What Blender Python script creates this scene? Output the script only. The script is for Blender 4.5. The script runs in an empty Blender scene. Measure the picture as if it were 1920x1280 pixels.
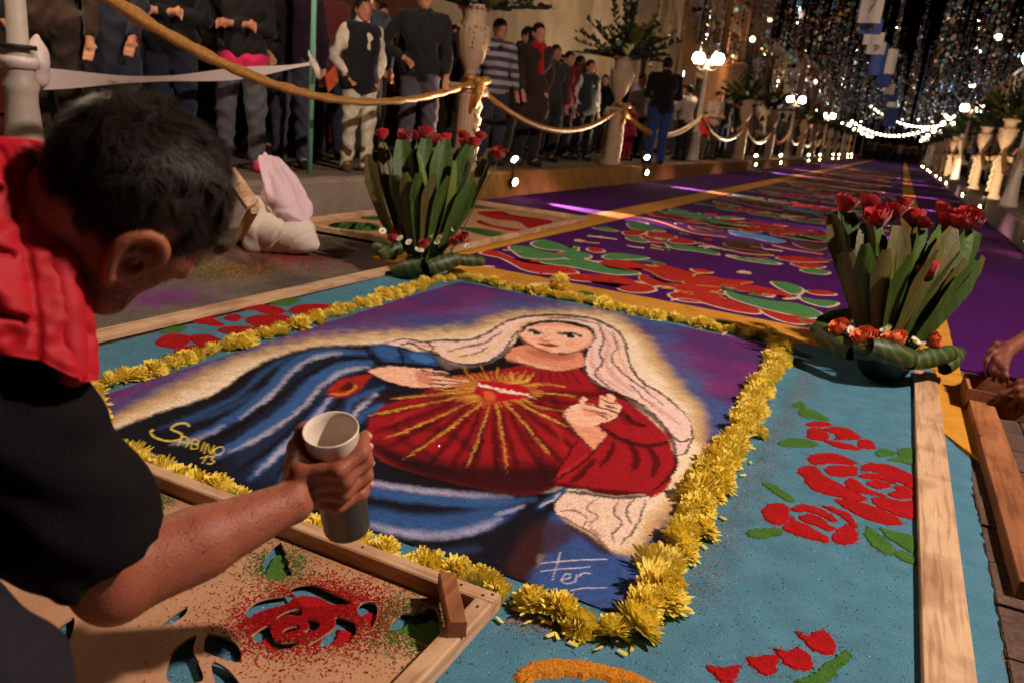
import bpy, math, random
import numpy as np
from mathutils import Vector, Matrix
rnd = random.Random(7)
rng = np.random.default_rng(7)
S = bpy.context.scene
COL = S.collection
# ------------------------------------------------------------------ camera
FPX, PITCH, ROLL, YAW, CH = 1489.0, .27826, .10269, -.4221, .9
cs, sn = math.cos, math.sin
FW = np.array([sn(YAW)*cs(PITCH), cs(YAW)*cs(PITCH), -sn(PITCH)])
_r = np.array([cs(YAW), -sn(YAW), 0.]); _u = np.cross(_r, FW)
RT = cs(ROLL)*_r + sn(ROLL)*_u
UP = -sn(ROLL)*_r + cs(ROLL)*_u
C0 = np.array([0, 0, CH])
cam = bpy.data.objects.new('camera', bpy.data.cameras.new('camera'))
COL.objects.link(cam)
cam.matrix_world = Matrix(((RT[0], UP[0], -FW[0], 0), (RT[1], UP[1], -FW[1], 0), (RT[2], UP[2], -FW[2], CH), (0, 0, 0, 1)))
cam.data.sensor_width = 36; cam.data.lens = FPX/1920*36
cam.data.clip_start = .05; cam.data.clip_end = 600
cam.data.dof.use_dof = True; cam.data.dof.focus_distance = 1.85; cam.data.dof.aperture_fstop = 5.0
S.camera = cam
def ray(x, y): return FW + RT*(x-960)/FPX - UP*(y-640)/FPX
def G(x, y, z=0.):
    d = ray(x, y); return C0 + d*((z-CH)/d[2])
def W(x, y, d): return C0 + ray(x, y)*d
def DX(x, y, X):
    d = ray(x, y); return C0 + d*(X/d[0])
def DY(x, y, Y):
    d = ray(x, y); return C0 + d*(Y/d[1])
def PX(P):
    q = np.asarray(P, float) - C0; z = q@FW
    return np.stack([960+FPX*(q@RT)/z, 640-FPX*(q@UP)/z], -1)
# ------------------------------------------------------------------ world, lights, exposure
wd = bpy.data.worlds.new('World'); S.world = wd; wd.use_nodes = True
wn = wd.node_tree.nodes; wl = wd.node_tree.links
sky = wn.new('ShaderNodeTexSky'); sky.sky_type = 'NISHITA'; sky.sun_disc = False
sky.sun_elevation = math.radians(-8); sky.sun_rotation = math.radians(200)
bg = wn['Background']
wl.new(sky.outputs[0], bg.inputs[0]); bg.inputs[1].default_value = .08
S.view_settings.view_transform = 'Standard'; S.view_settings.look = 'None'
S.view_settings.exposure = 0.0; S.view_settings.gamma = 1; S.view_settings.use_curve_mapping = False
S.render.engine = 'CYCLES'
cy = S.cycles
cy.use_denoising = True; cy.max_bounces = 5; cy.diffuse_bounces = 3; cy.glossy_bounces = 2; cy.transparent_max_bounces = 8
cy.caustics_reflective = False; cy.caustics_refractive = False
cy.sample_clamp_indirect = 2.0; cy.sample_clamp_direct = 0
def lamp(name, kind, loc, power, col=(1, .72, .45), size=.12, aim=None, spot=60, blend=.5):
    L = bpy.data.lights.new(name, kind); L.energy = power; L.color = col
    if kind in ('POINT', 'SPOT'): L.shadow_soft_size = size
    o = bpy.data.objects.new(name, L); COL.objects.link(o); o.location = loc
    if kind == 'SPOT': L.spot_size = math.radians(spot); L.spot_blend = blend
    if aim is not None:
        o.rotation_euler = (Vector(aim)-Vector(loc)).to_track_quat('-Z', 'Y').to_euler()
    return o
WARM = (1, .74, .50)
KEY_POS = (3.0, 2.3, 4.7)
KEY_W = 1760; LAMP_W = 130; SPOT_W = 200
# the tall street light and the twin lamps that stand round the camera (posts are built below)
lamp('street_light', 'POINT', KEY_POS, KEY_W, (1, .81, .67), .14)
# ------------------------------------------------------------------ materials
def c(r, g, b):
    f = lambda v: (v/255/12.92 if v/255 <= .04045 else ((v/255+.055)/1.055)**2.4)
    return (f(r), f(g), f(b), 1)
def nodes(m):
    m.use_nodes = True; return m.node_tree.nodes, m.node_tree.links, m.node_tree.nodes['Principled BSDF']
_M = {}
def mat(name, col, rough=.6, var=.15, scale=20., bump=0., bscale=None, metal=0., stretch=None, spec=.3, coat=0., sheen=0., col2=None, attr=False, detail=4., fine=0.):
    """principled with noise-mottled colour; col2: second colour mixed by noise; attr: colour comes from vertex paint"""
    if name in _M: return _M[name]
    m = bpy.data.materials.new(name); n, l, p = nodes(m)
    p.inputs['Roughness'].default_value = rough; p.inputs['Metallic'].default_value = metal
    p.inputs['Specular IOR Level'].default_value = spec
    if coat: p.inputs['Coat Weight'].default_value = coat
    if sheen: p.inputs['Sheen Weight'].default_value = sheen
    tc = n.new('ShaderNodeTexCoord'); mp = n.new('ShaderNodeMapping'); l.new(tc.outputs['Object'], mp.inputs[0])
    if stretch: mp.inputs['Scale'].default_value = stretch
    nz = n.new('ShaderNodeTexNoise'); nz.inputs['Scale'].default_value = scale; nz.inputs['Detail'].default_value = detail; nz.inputs['Roughness'].default_value = .65
    l.new(mp.outputs[0], nz.inputs['Vector'])
    if attr:
        at = n.new('ShaderNodeAttribute'); at.attribute_name = 'paint'; src = at.outputs['Color']
        mx = n.new('ShaderNodeMix'); mx.data_type = 'RGBA'; mx.blend_type = 'MULTIPLY'; mx.inputs[0].default_value = 1
        rp = n.new('ShaderNodeValToRGB'); rp.color_ramp.elements[0].position = .3; rp.color_ramp.elements[1].position = .7
        rp.color_ramp.elements[0].color = (1-var,)*3+(1,); rp.color_ramp.elements[1].color = (1+var*.6,)*3+(1,)
        l.new(nz.outputs[0], rp.inputs[0]); l.new(src, mx.inputs[6]); l.new(rp.outputs[0], mx.inputs[7]); out = mx.outputs[2]
    else:
        rp = n.new('ShaderNodeValToRGB'); rp.color_ramp.elements[0].position = .32; rp.color_ramp.elements[1].position = .68
        a = col; b = col2 or tuple(min(1, x*(1+var)) for x in col[:3])+(1,)
        if not col2: a = tuple(x*(1-var) for x in col[:3])+(1,)
        rp.color_ramp.elements[0].color = a; rp.color_ramp.elements[1].color = b
        l.new(nz.outputs[0], rp.inputs[0]); out = rp.outputs[0]
    if fine:
        n2 = n.new('ShaderNodeTexNoise'); n2.inputs['Scale'].default_value = bscale or 400; n2.inputs['Detail'].default_value = 2
        l.new(tc.outputs['Object'], n2.inputs['Vector'])
        r2 = n.new('ShaderNodeValToRGB'); r2.color_ramp.elements[0].position = .35; r2.color_ramp.elements[1].position = .65
        r2.color_ramp.elements[0].color = (1-fine,)*3+(1,); r2.color_ramp.elements[1].color = (1+fine,)*3+(1,)
        l.new(n2.outputs[0], r2.inputs[0])
        m2 = n.new('ShaderNodeMix'); m2.data_type = 'RGBA'; m2.blend_type = 'MULTIPLY'; m2.inputs[0].default_value = 1
        l.new(out, m2.inputs[6]); l.new(r2.outputs[0], m2.inputs[7]); out = m2.outputs[2]
    l.new(out, p.inputs['Base Color'])
    if bump:
        bn = n.new('ShaderNodeTexNoise'); bn.inputs['Scale'].default_value = bscale or scale*4; bn.inputs['Detail'].default_value = 3
        l.new(mp.outputs[0], bn.inputs['Vector'])
        bp = n.new('ShaderNodeBump'); bp.inputs['Strength'].default_value = bump; bp.inputs['Distance'].default_value = .01
        l.new(bn.outputs[0], bp.inputs['Height']); l.new(bp.outputs[0], p.inputs['Normal'])
    _M[name] = m; return m
def glow(name, col, strength, sample=True):
    if name in _M: return _M[name]
    m = bpy.data.materials.new(name); n, l, p = nodes(m)
    p.inputs['Base Color'].default_value = (*col, 1); p.inputs['Emission Color'].default_value = (*col, 1); p.inputs['Emission Strength'].default_value = strength
    if not sample: m.cycles.emission_sampling = 'NONE'
    _M[name] = m; return m
def saw(name, col, fine=.35, var=.12, rough=.95):
    return mat(name, col, rough, var, 11, .35, 420, fine=fine, spec=.1)
def wood(name, col, col2, ax=1):
    if name in _M: return _M[name]
    m = bpy.data.materials.new(name); n, l, p = nodes(m); p.inputs['Roughness'].default_value = .7; p.inputs['Specular IOR Level'].default_value = .2
    tc = n.new('ShaderNodeTexCoord'); mp = n.new('ShaderNodeMapping'); l.new(tc.outputs['Object'], mp.inputs[0]); mp.inputs['Scale'].default_value = (1, .07, 1) if ax else (.07, 1, 1)
    def nz(sc, det, vec):
        q = n.new('ShaderNodeTexNoise'); q.inputs['Scale'].default_value = sc; q.inputs['Detail'].default_value = det; q.inputs['Distortion'].default_value = .6; l.new(vec, q.inputs['Vector']); return q.outputs[0]
    def ramp(src, a, b, ca, cb):
        r = n.new('ShaderNodeValToRGB'); r.color_ramp.elements[0].position = a; r.color_ramp.elements[1].position = b; r.color_ramp.elements[0].color = ca; r.color_ramp.elements[1].color = cb; l.new(src, r.inputs[0]); return r.outputs[0]
    def mul(a, b):
        x = n.new('ShaderNodeMix'); x.data_type = 'RGBA'; x.blend_type = 'MULTIPLY'; x.inputs[0].default_value = 1; l.new(a, x.inputs[6]); l.new(b, x.inputs[7]); return x.outputs[2]
    o = ramp(nz(11, 5, mp.outputs[0]), .36, .64, col2, col)
    o = mul(o, ramp(nz(75, 3, mp.outputs[0]), .38, .5, (.74, .68, .62, 1), (1, 1, 1, 1)))
    o = mul(o, ramp(nz(5, 4, tc.outputs['Object']), .36, .52, (.72, .66, .62, 1), (1, 1, 1, 1)))
    vo = n.new('ShaderNodeTexVoronoi'); vo.inputs['Scale'].default_value = 5.5; l.new(tc.outputs['Object'], vo.inputs['Vector']); o = mul(o, ramp(vo.outputs['Distance'], .05, .11, (.38, .26, .18, 1), (1, 1, 1, 1)))
    l.new(o, p.inputs['Base Color'])
    bp = n.new('ShaderNodeBump'); bp.inputs['Strength'].default_value = .25; bp.inputs['Distance'].default_value = .004; l.new(nz(60, 3, mp.outputs[0]), bp.inputs['Height']); l.new(bp.outputs[0], p.inputs['Normal'])
    _M[name] = m; return m
# ------------------------------------------------------------------ object helpers
def tag(o, label=None, cat=None, group=None, kind=None):
    if label: o['label'] = label
    if cat: o['category'] = cat
    if group: o['group'] = group
    if kind: o['kind'] = kind
    return o
def mkmesh(name, v, f, smooth=False):
    me = bpy.data.meshes.new(name)
    v = np.asarray(v, np.float32).reshape(-1, 3)
    if isinstance(f, np.ndarray):
        k = f.shape[1]; nf = len(f)
        me.vertices.add(len(v)); me.vertices.foreach_set('co', v.ravel())
        me.loops.add(nf*k); me.loops.foreach_set('vertex_index', f.astype(np.int32).ravel())
        me.polygons.add(nf); me.polygons.foreach_set('loop_start', np.arange(0, nf*k, k, dtype=np.int32))
        me.update(calc_edges=True); me.validate()
    else:
        me.from_pydata(v.tolist(), [], [list(map(int, q)) for q in f])
        me.update()
    if smooth: me.polygons.foreach_set('use_smooth', np.ones(len(me.polygons), bool)); me.update()
    return me
def ob(name, me, m=None, parent=None, loc=None, rot=None, scale=None):
    o = bpy.data.objects.new(name, me); COL.objects.link(o)
    if m is not None and me is not None and len(me.materials) == 0: me.materials.append(m)
    if parent is not None: o.parent = parent
    if loc is not None: o.location = tuple(float(x) for x in loc)
    if rot is not None: o.rotation_euler = rot
    if scale is not None: o.scale = (scale,)*3 if isinstance(scale, (int, float)) else scale
    return o
def part(name, vf, m, parent, smooth=False, **k):
    return ob(name, mkmesh(name, vf[0], vf[1], smooth), m, parent, **k)
def thing(name, label, cat, loc=(0, 0, 0), rz=0, group=None):
    o = bpy.data.objects.new(name, None); COL.objects.link(o); o.empty_display_size = .1
    o.location = tuple(float(x) for x in loc); o.rotation_euler = (0, 0, rz)
    return tag(o, label, cat, group)
def dup(root, loc, rz=None, label=None, scale=None):
    r = root.copy(); COL.objects.link(r); r.location = tuple(float(x) for x in loc)
    if rz is not None: r.rotation_euler = (0, 0, rz)
    if scale: r.scale = (scale,)*3
    if label: r['label'] = label
    for ch in list(root.children):
        cc = ch.copy(); COL.objects.link(cc); cc.parent = r
        for g in ch.children:
            d = g.copy(); COL.objects.link(d); d.parent = cc
    return r
def box(x0, y0, z0, x1, y1, z1):
    v = [(x, y, z) for z in (z0, z1) for y in (y0, y1) for x in (x0, x1)]
    return v, [(0, 2, 3, 1), (4, 5, 7, 6), (0, 1, 5, 4), (2, 6, 7, 3), (0, 4, 6, 2), (1, 3, 7, 5)]
def bevbox(x0, y0, z0, x1, y1, z1, b=.003):
    """box with chamfered long top edges, subdivided"""
    v = []; f = []
    prof = [(x0, z0), (x1, z0), (x1, z1-b), (x1-b, z1), (x0+b, z1), (x0, z1-b)]
    for y in (y0, y1): v += [(x, y, z) for x, z in prof]
    n = 6
    for i in range(n): f.append((i, (i+1) % n, n+(i+1) % n, n+i))
    f += [tuple(range(n-1, -1, -1)), tuple(range(n, 2*n))]
    return v, f
def beam(a, b, w, h, up=(0, 0, 1), bev=.002):
    """bar from a to b, w wide, h high, its bottom centre line on a-b"""
    a = np.array(a, float); b = np.array(b, float); d = b-a; L = np.linalg.norm(d); d /= L
    s = np.cross(d, up); s /= np.linalg.norm(s); u = np.cross(s, d)
    vv, ff = bevbox(-w/2, 0, 0, w/2, L, h, bev)
    v = [a+s*x+d*y+u*z for x, y, z in vv]
    return v, ff
def join(*vfs):
    V = []; F = []
    for v, f in vfs:
        o = len(V); V += [tuple(p) for p in v]; F += [tuple(i+o for i in q) for q in f]
    return V, F
def tube(pts, r, n=8, caps=True):
    pts = np.asarray(pts, float); N = len(pts); rr = np.broadcast_to(np.asarray(r, float), (N,))
    t = np.gradient(pts, axis=0); t /= np.linalg.norm(t, axis=1, keepdims=True)+1e-12
    ref = np.array([0, 0, 1.]) if abs(t[0][2]) < .9 else np.array([1., 0, 0])
    V = []; F = []
    s = np.cross(t[0], ref); s /= np.linalg.norm(s)
    for i in range(N):
        s = s-t[i]*(s@t[i]); s /= np.linalg.norm(s); u = np.cross(t[i], s)
        for k in range(n):
            a = 2*math.pi*k/n; V.append(pts[i]+rr[i]*(s*cs(a)+u*sn(a)))
    for i in range(N-1):
        for k in range(n): F.append((i*n+k, i*n+(k+1) % n, (i+1)*n+(k+1) % n, (i+1)*n+k))
    if caps: F += [tuple(range(n-1, -1, -1)), tuple(range((N-1)*n, N*n))]
    return V, F
def lathe(prof, n=24, flute=0, nf=12):
    """prof: (r,z) list; flute: depth of fluting"""
    V = []; F = []
    for r, z in prof:
        for k in range(n):
            a = 2*math.pi*k/n; q = r*(1-flute*(.5+.5*cs(a*nf))); V.append((q*cs(a), q*sn(a), z))
    for i in range(len(prof)-1):
        for k in range(n): F.append((i*n+k, i*n+(k+1) % n, (i+1)*n+(k+1) % n, (i+1)*n+k))
    F += [tuple(range(n-1, -1, -1)), tuple(range((len(prof)-1)*n, len(prof)*n))]
    return V, F
def sphere(r=1., n=12, m=8, c0=(0, 0, 0), sq=(1, 1, 1)):
    V = [(c0[0], c0[1], c0[2]+r*sq[2])]; F = []
    for i in range(1, m):
        t = math.pi*i/m
        for k in range(n):
            a = 2*math.pi*k/n; V.append((c0[0]+r*sq[0]*sn(t)*cs(a), c0[1]+r*sq[1]*sn(t)*sn(a), c0[2]+r*sq[2]*cs(t)))
    V.append((c0[0], c0[1], c0[2]-r*sq[2]))
    for k in range(n): F.append((0, 1+k, 1+(k+1) % n))
    for i in range(m-2):
        for k in range(n): F.append((1+i*n+k, 1+(i+1)*n+k, 1+(i+1)*n+(k+1) % n, 1+i*n+(k+1) % n))
    o = 1+(m-2)*n
    for k in range(n): F.append((o+k, len(V)-1, o+(k+1) % n))
    return V, F
def crom(P, n=6, closed=False):
    P = np.asarray(P, float); N = len(P); out = []
    for i in range(N if closed else N-1):
        g = lambda j: P[j % N] if closed else P[min(max(j, 0), N-1)]
        p0, p1, p2, p3 = g(i-1), g(i), g(i+1), g(i+2)
        for k in range(n):
            t = k/n
            out.append(.5*((2*p1)+(-p0+p2)*t+(2*p0-5*p1+4*p2-p3)*t*t+(-p0+3*p1-3*p2+p3)*t**3))
    if not closed: out.append(P[-1])
    return np.array(out)
def heap(poly, z0, h, edge=.004, jit=.0015, smooth=4):
    """flat heap of sawdust with a ragged, sloping rim from a ground outline"""
    P = crom(poly, smooth, True)[:, :2] if smooth > 1 else np.asarray(poly)[:, :2]
    # resample
    Q = np.vstack([P, P[:1]]); L = np.r_[0, np.cumsum(np.linalg.norm(np.diff(Q, axis=0), axis=1))]
    n = int(min(160, max(10, L[-1]/.008))); s = np.linspace(0, L[-1], n, endpoint=False)
    P = np.stack([np.interp(s, L, Q[:, 0]), np.interp(s, L, Q[:, 1])], 1)
    P = P+rng.normal(size=P.shape)*jit
    area = .5*np.sum(P[:, 0]*np.roll(P[:, 1], -1)-P[:, 1]*np.roll(P[:, 0], -1))
    if area < 0: P = P[::-1]
    t = np.roll(P, -1, 0)-np.roll(P, 1, 0); t /= np.linalg.norm(t, axis=1, keepdims=True)+1e-9
    nrm = np.stack([t[:, 1], -t[:, 0]], 1)
    A = np.c_[P+nrm*edge*.4, np.full(n, z0)]; B = np.c_[P-nrm*edge*.6, np.full(n, z0+h)]
    V = np.vstack([A, B]); F = [(i, (i+1) % n, n+(i+1) % n, n+i) for i in range(n)]+[tuple(range(n, 2*n))]
    return V, F
def crease(seed, fr, amp, n=5, ex=3.):
    r = np.random.default_rng(seed); D = r.normal(size=(n, 3)); D /= np.linalg.norm(D, axis=1, keepdims=True); K = fr*(.6+r.random(n)*.9); P_ = r.random((n, 2))*6.28; E_ = r.normal(size=(n, 3))*fr*.45
    return lambda X: sum((1-np.abs(np.sin((X@D[i])*K[i]*.5+P_[i, 0]+1.3*np.sin(X@E_[i]+P_[i, 1]))))**ex*amp for i in range(n))
# ------------------------------------------------------------------ smooth bodies from blended primitives
def sdf_cone(a, b, ra, rb):
    return ('c', np.array(a, float), np.array(b, float), ra, rb)
def sdf_ell(p, r, rot=None):
    return ('e', np.array(p, float), np.array(r, float), np.array(rot if rot is not None else np.eye(3), float))
def _ev(pr, X):
    if pr[0] == 'c':
        a, b, ra, rb = pr[1:]; d = b-a; L2 = d@d+1e-12
        t = np.clip(((X-a)@d)/L2, 0, 1); q = X-a-t[..., None]*d
        return np.sqrt((q*q).sum(-1))-(ra+(rb-ra)*t)
    p, r, R = pr[1:]; q = (X-p)@R
    k0 = np.sqrt(((q/r)**2).sum(-1)); k1 = np.sqrt(((q/r**2)**2).sum(-1))
    return np.where(k1 > 1e-9, k0*(k0-1)/(k1+1e-9), -r.min())
def sdf_mesh(prims, res, k=.03, sub=(), noise=None):
    bb = []
    for pr in prims:
        if pr[0] == 'c':
            m = max(pr[3], pr[4]); bb.append((np.minimum(pr[1], pr[2])-m, np.maximum(pr[1], pr[2])+m))
        else:
            m = pr[2].max(); bb.append((pr[1]-m, pr[1]+m))
    lo = np.min([b[0] for b in bb], 0)-3*res-k*.3; hi = np.max([b[1] for b in bb], 0)+3*res+k*.3
    N = np.ceil((hi-lo)/res).astype(int)+1
    ax = [lo[i]+res*np.arange(N[i]) for i in range(3)]
    F = np.full(N, 9.)
    def blk(b, pad):
        i0 = np.maximum(0, np.floor((b[0]-pad-lo)/res).astype(int)); i1 = np.minimum(N, np.ceil((b[1]+pad-lo)/res).astype(int)+1)
        sl = tuple(slice(i0[i], i1[i]) for i in range(3))
        X = np.stack(np.meshgrid(*[ax[i][sl[i]] for i in range(3)], indexing='ij'), -1)
        return sl, X
    for pr, b in zip(prims, bb):
        sl, X = blk(b, k+2*res); d = _ev(pr, X); f = F[sl]
        h = np.clip(.5+.5*(f-d)/k, 0, 1); F[sl] = f*(1-h)+d*h-k*h*(1-h)
    for pr, ks in sub:
        m = max(pr[3], pr[4]) if pr[0] == 'c' else pr[2].max()
        b = (np.minimum(pr[1], pr[2])-m, np.maximum(pr[1], pr[2])+m) if pr[0] == 'c' else (pr[1]-m, pr[1]+m)
        sl, X = blk(b, ks+2*res); d = -_ev(pr, X); f = F[sl]
        h = np.clip(.5-.5*(f-d)/ks, 0, 1); F[sl] = f*(1-h)+d*h+ks*h*(1-h)
    if noise is not None:
        X = np.stack(np.meshgrid(*ax, indexing='ij'), -1); F = F+noise(X)
    return nets(F, lo, res)
def nets(F, lo, res):
    ins = F < 0
    c8 = [ins[i:F.shape[0]-1+i, j:F.shape[1]-1+j, k:F.shape[2]-1+k] for i in (0, 1) for j in (0, 1) for k in (0, 1)]
    s = sum(q.astype(np.int8) for q in c8); act = (s > 0) & (s < 8)
    idx = np.full(act.shape, -1, int); I = np.argwhere(act); idx[act] = np.arange(len(I))
    acc = np.zeros((len(I), 3)); cnt = np.zeros(len(I))
    for axs in range(3):
        o = [a for a in range(3) if a != axs]
        for da in (0, 1):
            for db in (0, 1):
                p = I.copy(); p[:, o[0]] += da; p[:, o[1]] += db; q = p.copy(); q[:, axs] += 1
                fa = F[tuple(p.T)]; fb = F[tuple(q.T)]; m = (fa < 0) != (fb < 0)
                t = fa/(fa-fb+1e-12); pt = p.astype(float); pt[:, axs] += t
                acc[m] += pt[m]; cnt[m] += 1
    V = lo+res*acc/cnt[:, None]
    Q = []
    for axs in range(3):
        o = [a for a in range(3) if a != axs]
        a = np.moveaxis(ins, axs, 0); d = a[:-1] != a[1:]
        E = np.argwhere(d)
        if not len(E): continue
        E2 = np.zeros_like(E); E2[:, axs] = E[:, 0]; E2[:, o[0]] = E[:, 1]; E2[:, o[1]] = E[:, 2]
        ok = (E2[:, o[0]] > 0) & (E2[:, o[1]] > 0) & (E2[:, o[0]] < F.shape[o[0]]-1) & (E2[:, o[1]] < F.shape[o[1]]-1); E2 = E2[ok]
        def at(da, db):
            p = E2.copy(); p[:, o[0]] -= da; p[:, o[1]] -= db; return idx[tuple(p.T)]
        q = np.stack([at(1, 1), at(0, 1), at(0, 0), at(1, 0)], 1)
        inside = ins[tuple(E2.T)]; flip = inside if axs != 1 else ~inside
        q[~flip] = q[~flip][:, ::-1]
        Q.append(q)
    return V, np.vstack(Q)
def crumple(seed, fr, amp, n=5):
    r = np.random.default_rng(seed); D = r.normal(size=(n, 3)); D /= np.linalg.norm(D, axis=1, keepdims=True); K = fr*(.6+r.random(n)*.9); P_ = r.random((n, 2))*6.28; E_ = r.normal(size=(n, 3))*fr*.5
    return lambda X: sum((np.abs(np.sin((X@D[i])*K[i]+P_[i, 0]+1.6*np.sin(X@E_[i]+P_[i, 1])))-.6)*amp/n**.6 for i in range(n))
# ------------------------------------------------------------------ setting: road, kerbs, pavements
KL, KR, KH = -3.9, 1.42, .27
ASPH = mat('asphalt', c(84, 74, 68), .9, 0, 3, .5, 120, col2=c(118, 104, 94), spec=.2, fine=.25)
CONC = mat('concrete', c(120, 106, 94), .85, 0, 2.5, .4, 70, col2=c(150, 134, 118), spec=.2, fine=.15)
KYEL = mat('kerb_yellow', c(172, 118, 44), .75, 0, 5, .4, 60, col2=c(118, 86, 48), spec=.2)
def slab(name, x0, y0, x1, y1, z, m, ny=1):
    ys = np.linspace(y0, y1, ny+1); V = [(x, y, z) for y in ys for x in (x0, x1)]
    o = ob(name, mkmesh(name, V, [(2*i, 2*i+1, 2*i+3, 2*i+2) for i in range(ny)]), m); return tag(o, kind='structure')
slab('ground', -80, -60, 80, 160, -.05, mat('far_ground', c(60, 54, 50), .95, .2, .5))
slab('road', KL, -20, KR, 140, -.012, ASPH, 16)
KY = 6.35
for nm, x0, x1, a, b, m in (('kerb', KL-.16, KL, -20, KY-.006, CONC), ('kerb', KL-.16, KL, KY, 140, KYEL), ('kerb', KR, KR+.16, -20, 140, CONC)):
    ys = np.arange(a, b, 1.2); pr = [(x0, -.05), (x0, KH), (x1, KH), (x1, -.05)]
    bb = .02
    if x0 < 0: pr = [(x0, -.05), (x0, KH), (x1-bb, KH), (x1-.004, KH-bb), (x1+.012, -.05)]
    else: pr = [(x0-.012, -.05), (x0+.004, KH-bb), (x0+bb, KH), (x1, KH), (x1, -.05)]
    n = len(pr); V = []; F = []
    ys = np.linspace(a, b, max(2, int((b-a)/.15)))
    for y in ys: V += [(x+rng.normal()*.0025, y, z+(rng.normal()*.003 if z > 0 else 0)) for x, z in pr]
    for i in range(len(ys)-1):
        for k in range(n-1): F.append((i*n+k, i*n+k+1, (i+1)*n+k+1, (i+1)*n+k))
    F += [tuple(range(n)), tuple(range((len(ys)-1)*n, len(ys)*n))[::-1]]
    tag(ob(nm, mkmesh(nm, V, F), m), kind='structure')
slab('pavement', KL-3.4, -20, KL-.158, 140, KH-.004, mat('pavement_left', c(94, 80, 70), .85, 0, 3, .35, 90, col2=c(122, 106, 92), spec=.25), 8)
slab('pavement', KR+.158, -20, KR+3.6, 140, KH-.004, mat('pavement_right', c(104, 90, 76), .85, 0, 3, .35, 90, col2=c(126, 110, 94), spec=.25), 8)
# ------------------------------------------------------------------ sawdust carpets
PURP = saw('purple_sawdust', c(72, 18, 90)); GOLD = saw('gold_sawdust', c(204, 142, 52)); BLUE = saw('blue_sawdust', c(78, 124, 146), .36, .14)
RED = saw('red_sawdust', c(158, 20, 24), .5); GRN = saw('green_sawdust', c(66, 104, 42), .45); WHT = saw('white_sawdust', c(214, 180, 160), .2)
SRED = saw('orange_red_sawdust', c(174, 42, 32), .4); SGRN = saw('sea_green_sawdust', c(74, 128, 76), .4); SBLU = saw('sky_blue_sawdust', c(74, 130, 160)); SBRN = saw('brown_sawdust', c(70, 44, 26)); ORNG = saw('orange_sawdust', c(190, 120, 36), .5)
def ragged(x0, y0, x1, y1, step=.05):
    P = []
    nx = max(2, int(abs(x1-x0)/step)); ny = max(2, min(700, int(abs(y1-y0)/step)))
    P += [(x, y0) for x in np.linspace(x0, x1, nx, endpoint=False)]; P += [(x1, y) for y in np.linspace(y0, y1, ny, endpoint=False)]
    P += [(x, y1) for x in np.linspace(x1, x0, nx, endpoint=False)]; P += [(x0, y) for y in np.linspace(y1, y0, ny, endpoint=False)]
    P = np.array(P)+rng.normal(size=(len(P), 2))*.003; return P
def flat(name, P, z0, z1, m, parent=None, e=.004):
    P = np.asarray(P)[:, :2]; n = len(P)
    V = np.vstack([np.c_[P, np.full(n, z0)], np.c_[P, np.full(n, z1)]]); F = [(i, (i+1) % n, n+(i+1) % n, n+i) for i in range(n)]+[tuple(range(n, 2*n))]
    return ob(name, mkmesh(name, V, F), m, parent)
st = thing('street_carpet', 'long purple and gold sawdust carpet with rows of red flowers running down the street', 'carpet', (0, 0, 0))
flat('purple_strip', ragged(KL+.03, 5.05, -2.705, 120), -.0115, -.001, PURP, st)
flat('gold_band', ragged(-2.70, 4.3, -2.385, 120), -.0115, .003, GOLD, st)
flat('purple_field', ragged(-2.38, 4.215, .155, 120), -.0115, 0, PURP, st)
flat('gold_band', ragged(.16, 3.862, .42, 120), -.0115, .003, GOLD, st)
flat('purple_strip', ragged(.425, 4.0, KR-.03, 120), -.0115, -.001, PURP, st)
flat('gold_band', ragged(-2.70, 3.86, .155, 4.21), -.0115, .003, GOLD, st)
bl = thing('blue_carpet', 'turquoise blue sawdust carpet bordered by boards, with red roses and a yellow flower square', 'carpet', (0, 0, 0))
eb = [(-2.30, .25), (.33, .25), (.362, .9), (.372, 1.35), (.366, 1.6), (.374, 2.0), (.37, 2.4), (.385, 2.75), (.315, 2.95), (.313, 3.855), (-2.36, 3.855)]
P = []
for i in range(len(eb)):
    a = np.array(eb[i]); b = np.array(eb[(i+1) % len(eb)]); n = max(2, int(np.linalg.norm(b-a)/.02))
    for k in range(n): P.append(a+(b-a)*k/n+rng.normal(size=2)*(.0022 if .3 < a[0] < .45 else .0015))
flat('blue_field', P, -.0115, 0, BLUE, bl)
flat('gold_patch', [(.318+rng.normal()*.002, y) for y in np.linspace(2.95, 3.855, 40)]+[(.42+rng.normal()*.003, y) for y in np.linspace(3.855, 3.3, 20)]+[(.46, 3.1), (.46, 2.95), (.44, 2.82), (.41, 2.76)], -.0115, .002, GOLD, bl)
def zf(s, ox, oy): return lambda L: [G(ox+x/s, oy+y/s) for x, y in L]
Z6 = zf(2.782, 1360, 620); Z5 = zf(1.882, 900, 860); Z7 = zf(2.743, 150, 540); ZA = zf(2.4, 840, 280); ZB = zf(3.84, 1100, 380); ZP = zf(1, 0, 0)
EDGE = {}
def motif(name, label, cat, polys, m, z=.0, h=.0032, pn='petal', group=None, edge=.004, smooth=4):
    for p in polys: EDGE.setdefault(m.name, []).append(crom(np.array(p)[:, :2], 5, True))
    P0 = np.array(polys[0])[:, :2].mean(0)
    t = thing(name, label, cat, (P0[0], P0[1], 0), 0, group)
    for p in polys:
        v, f = heap(np.array(p)[:, :2]-P0, z, h, edge, .0021, smooth); part(pn, (v, f), m, t)
    return t
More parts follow.
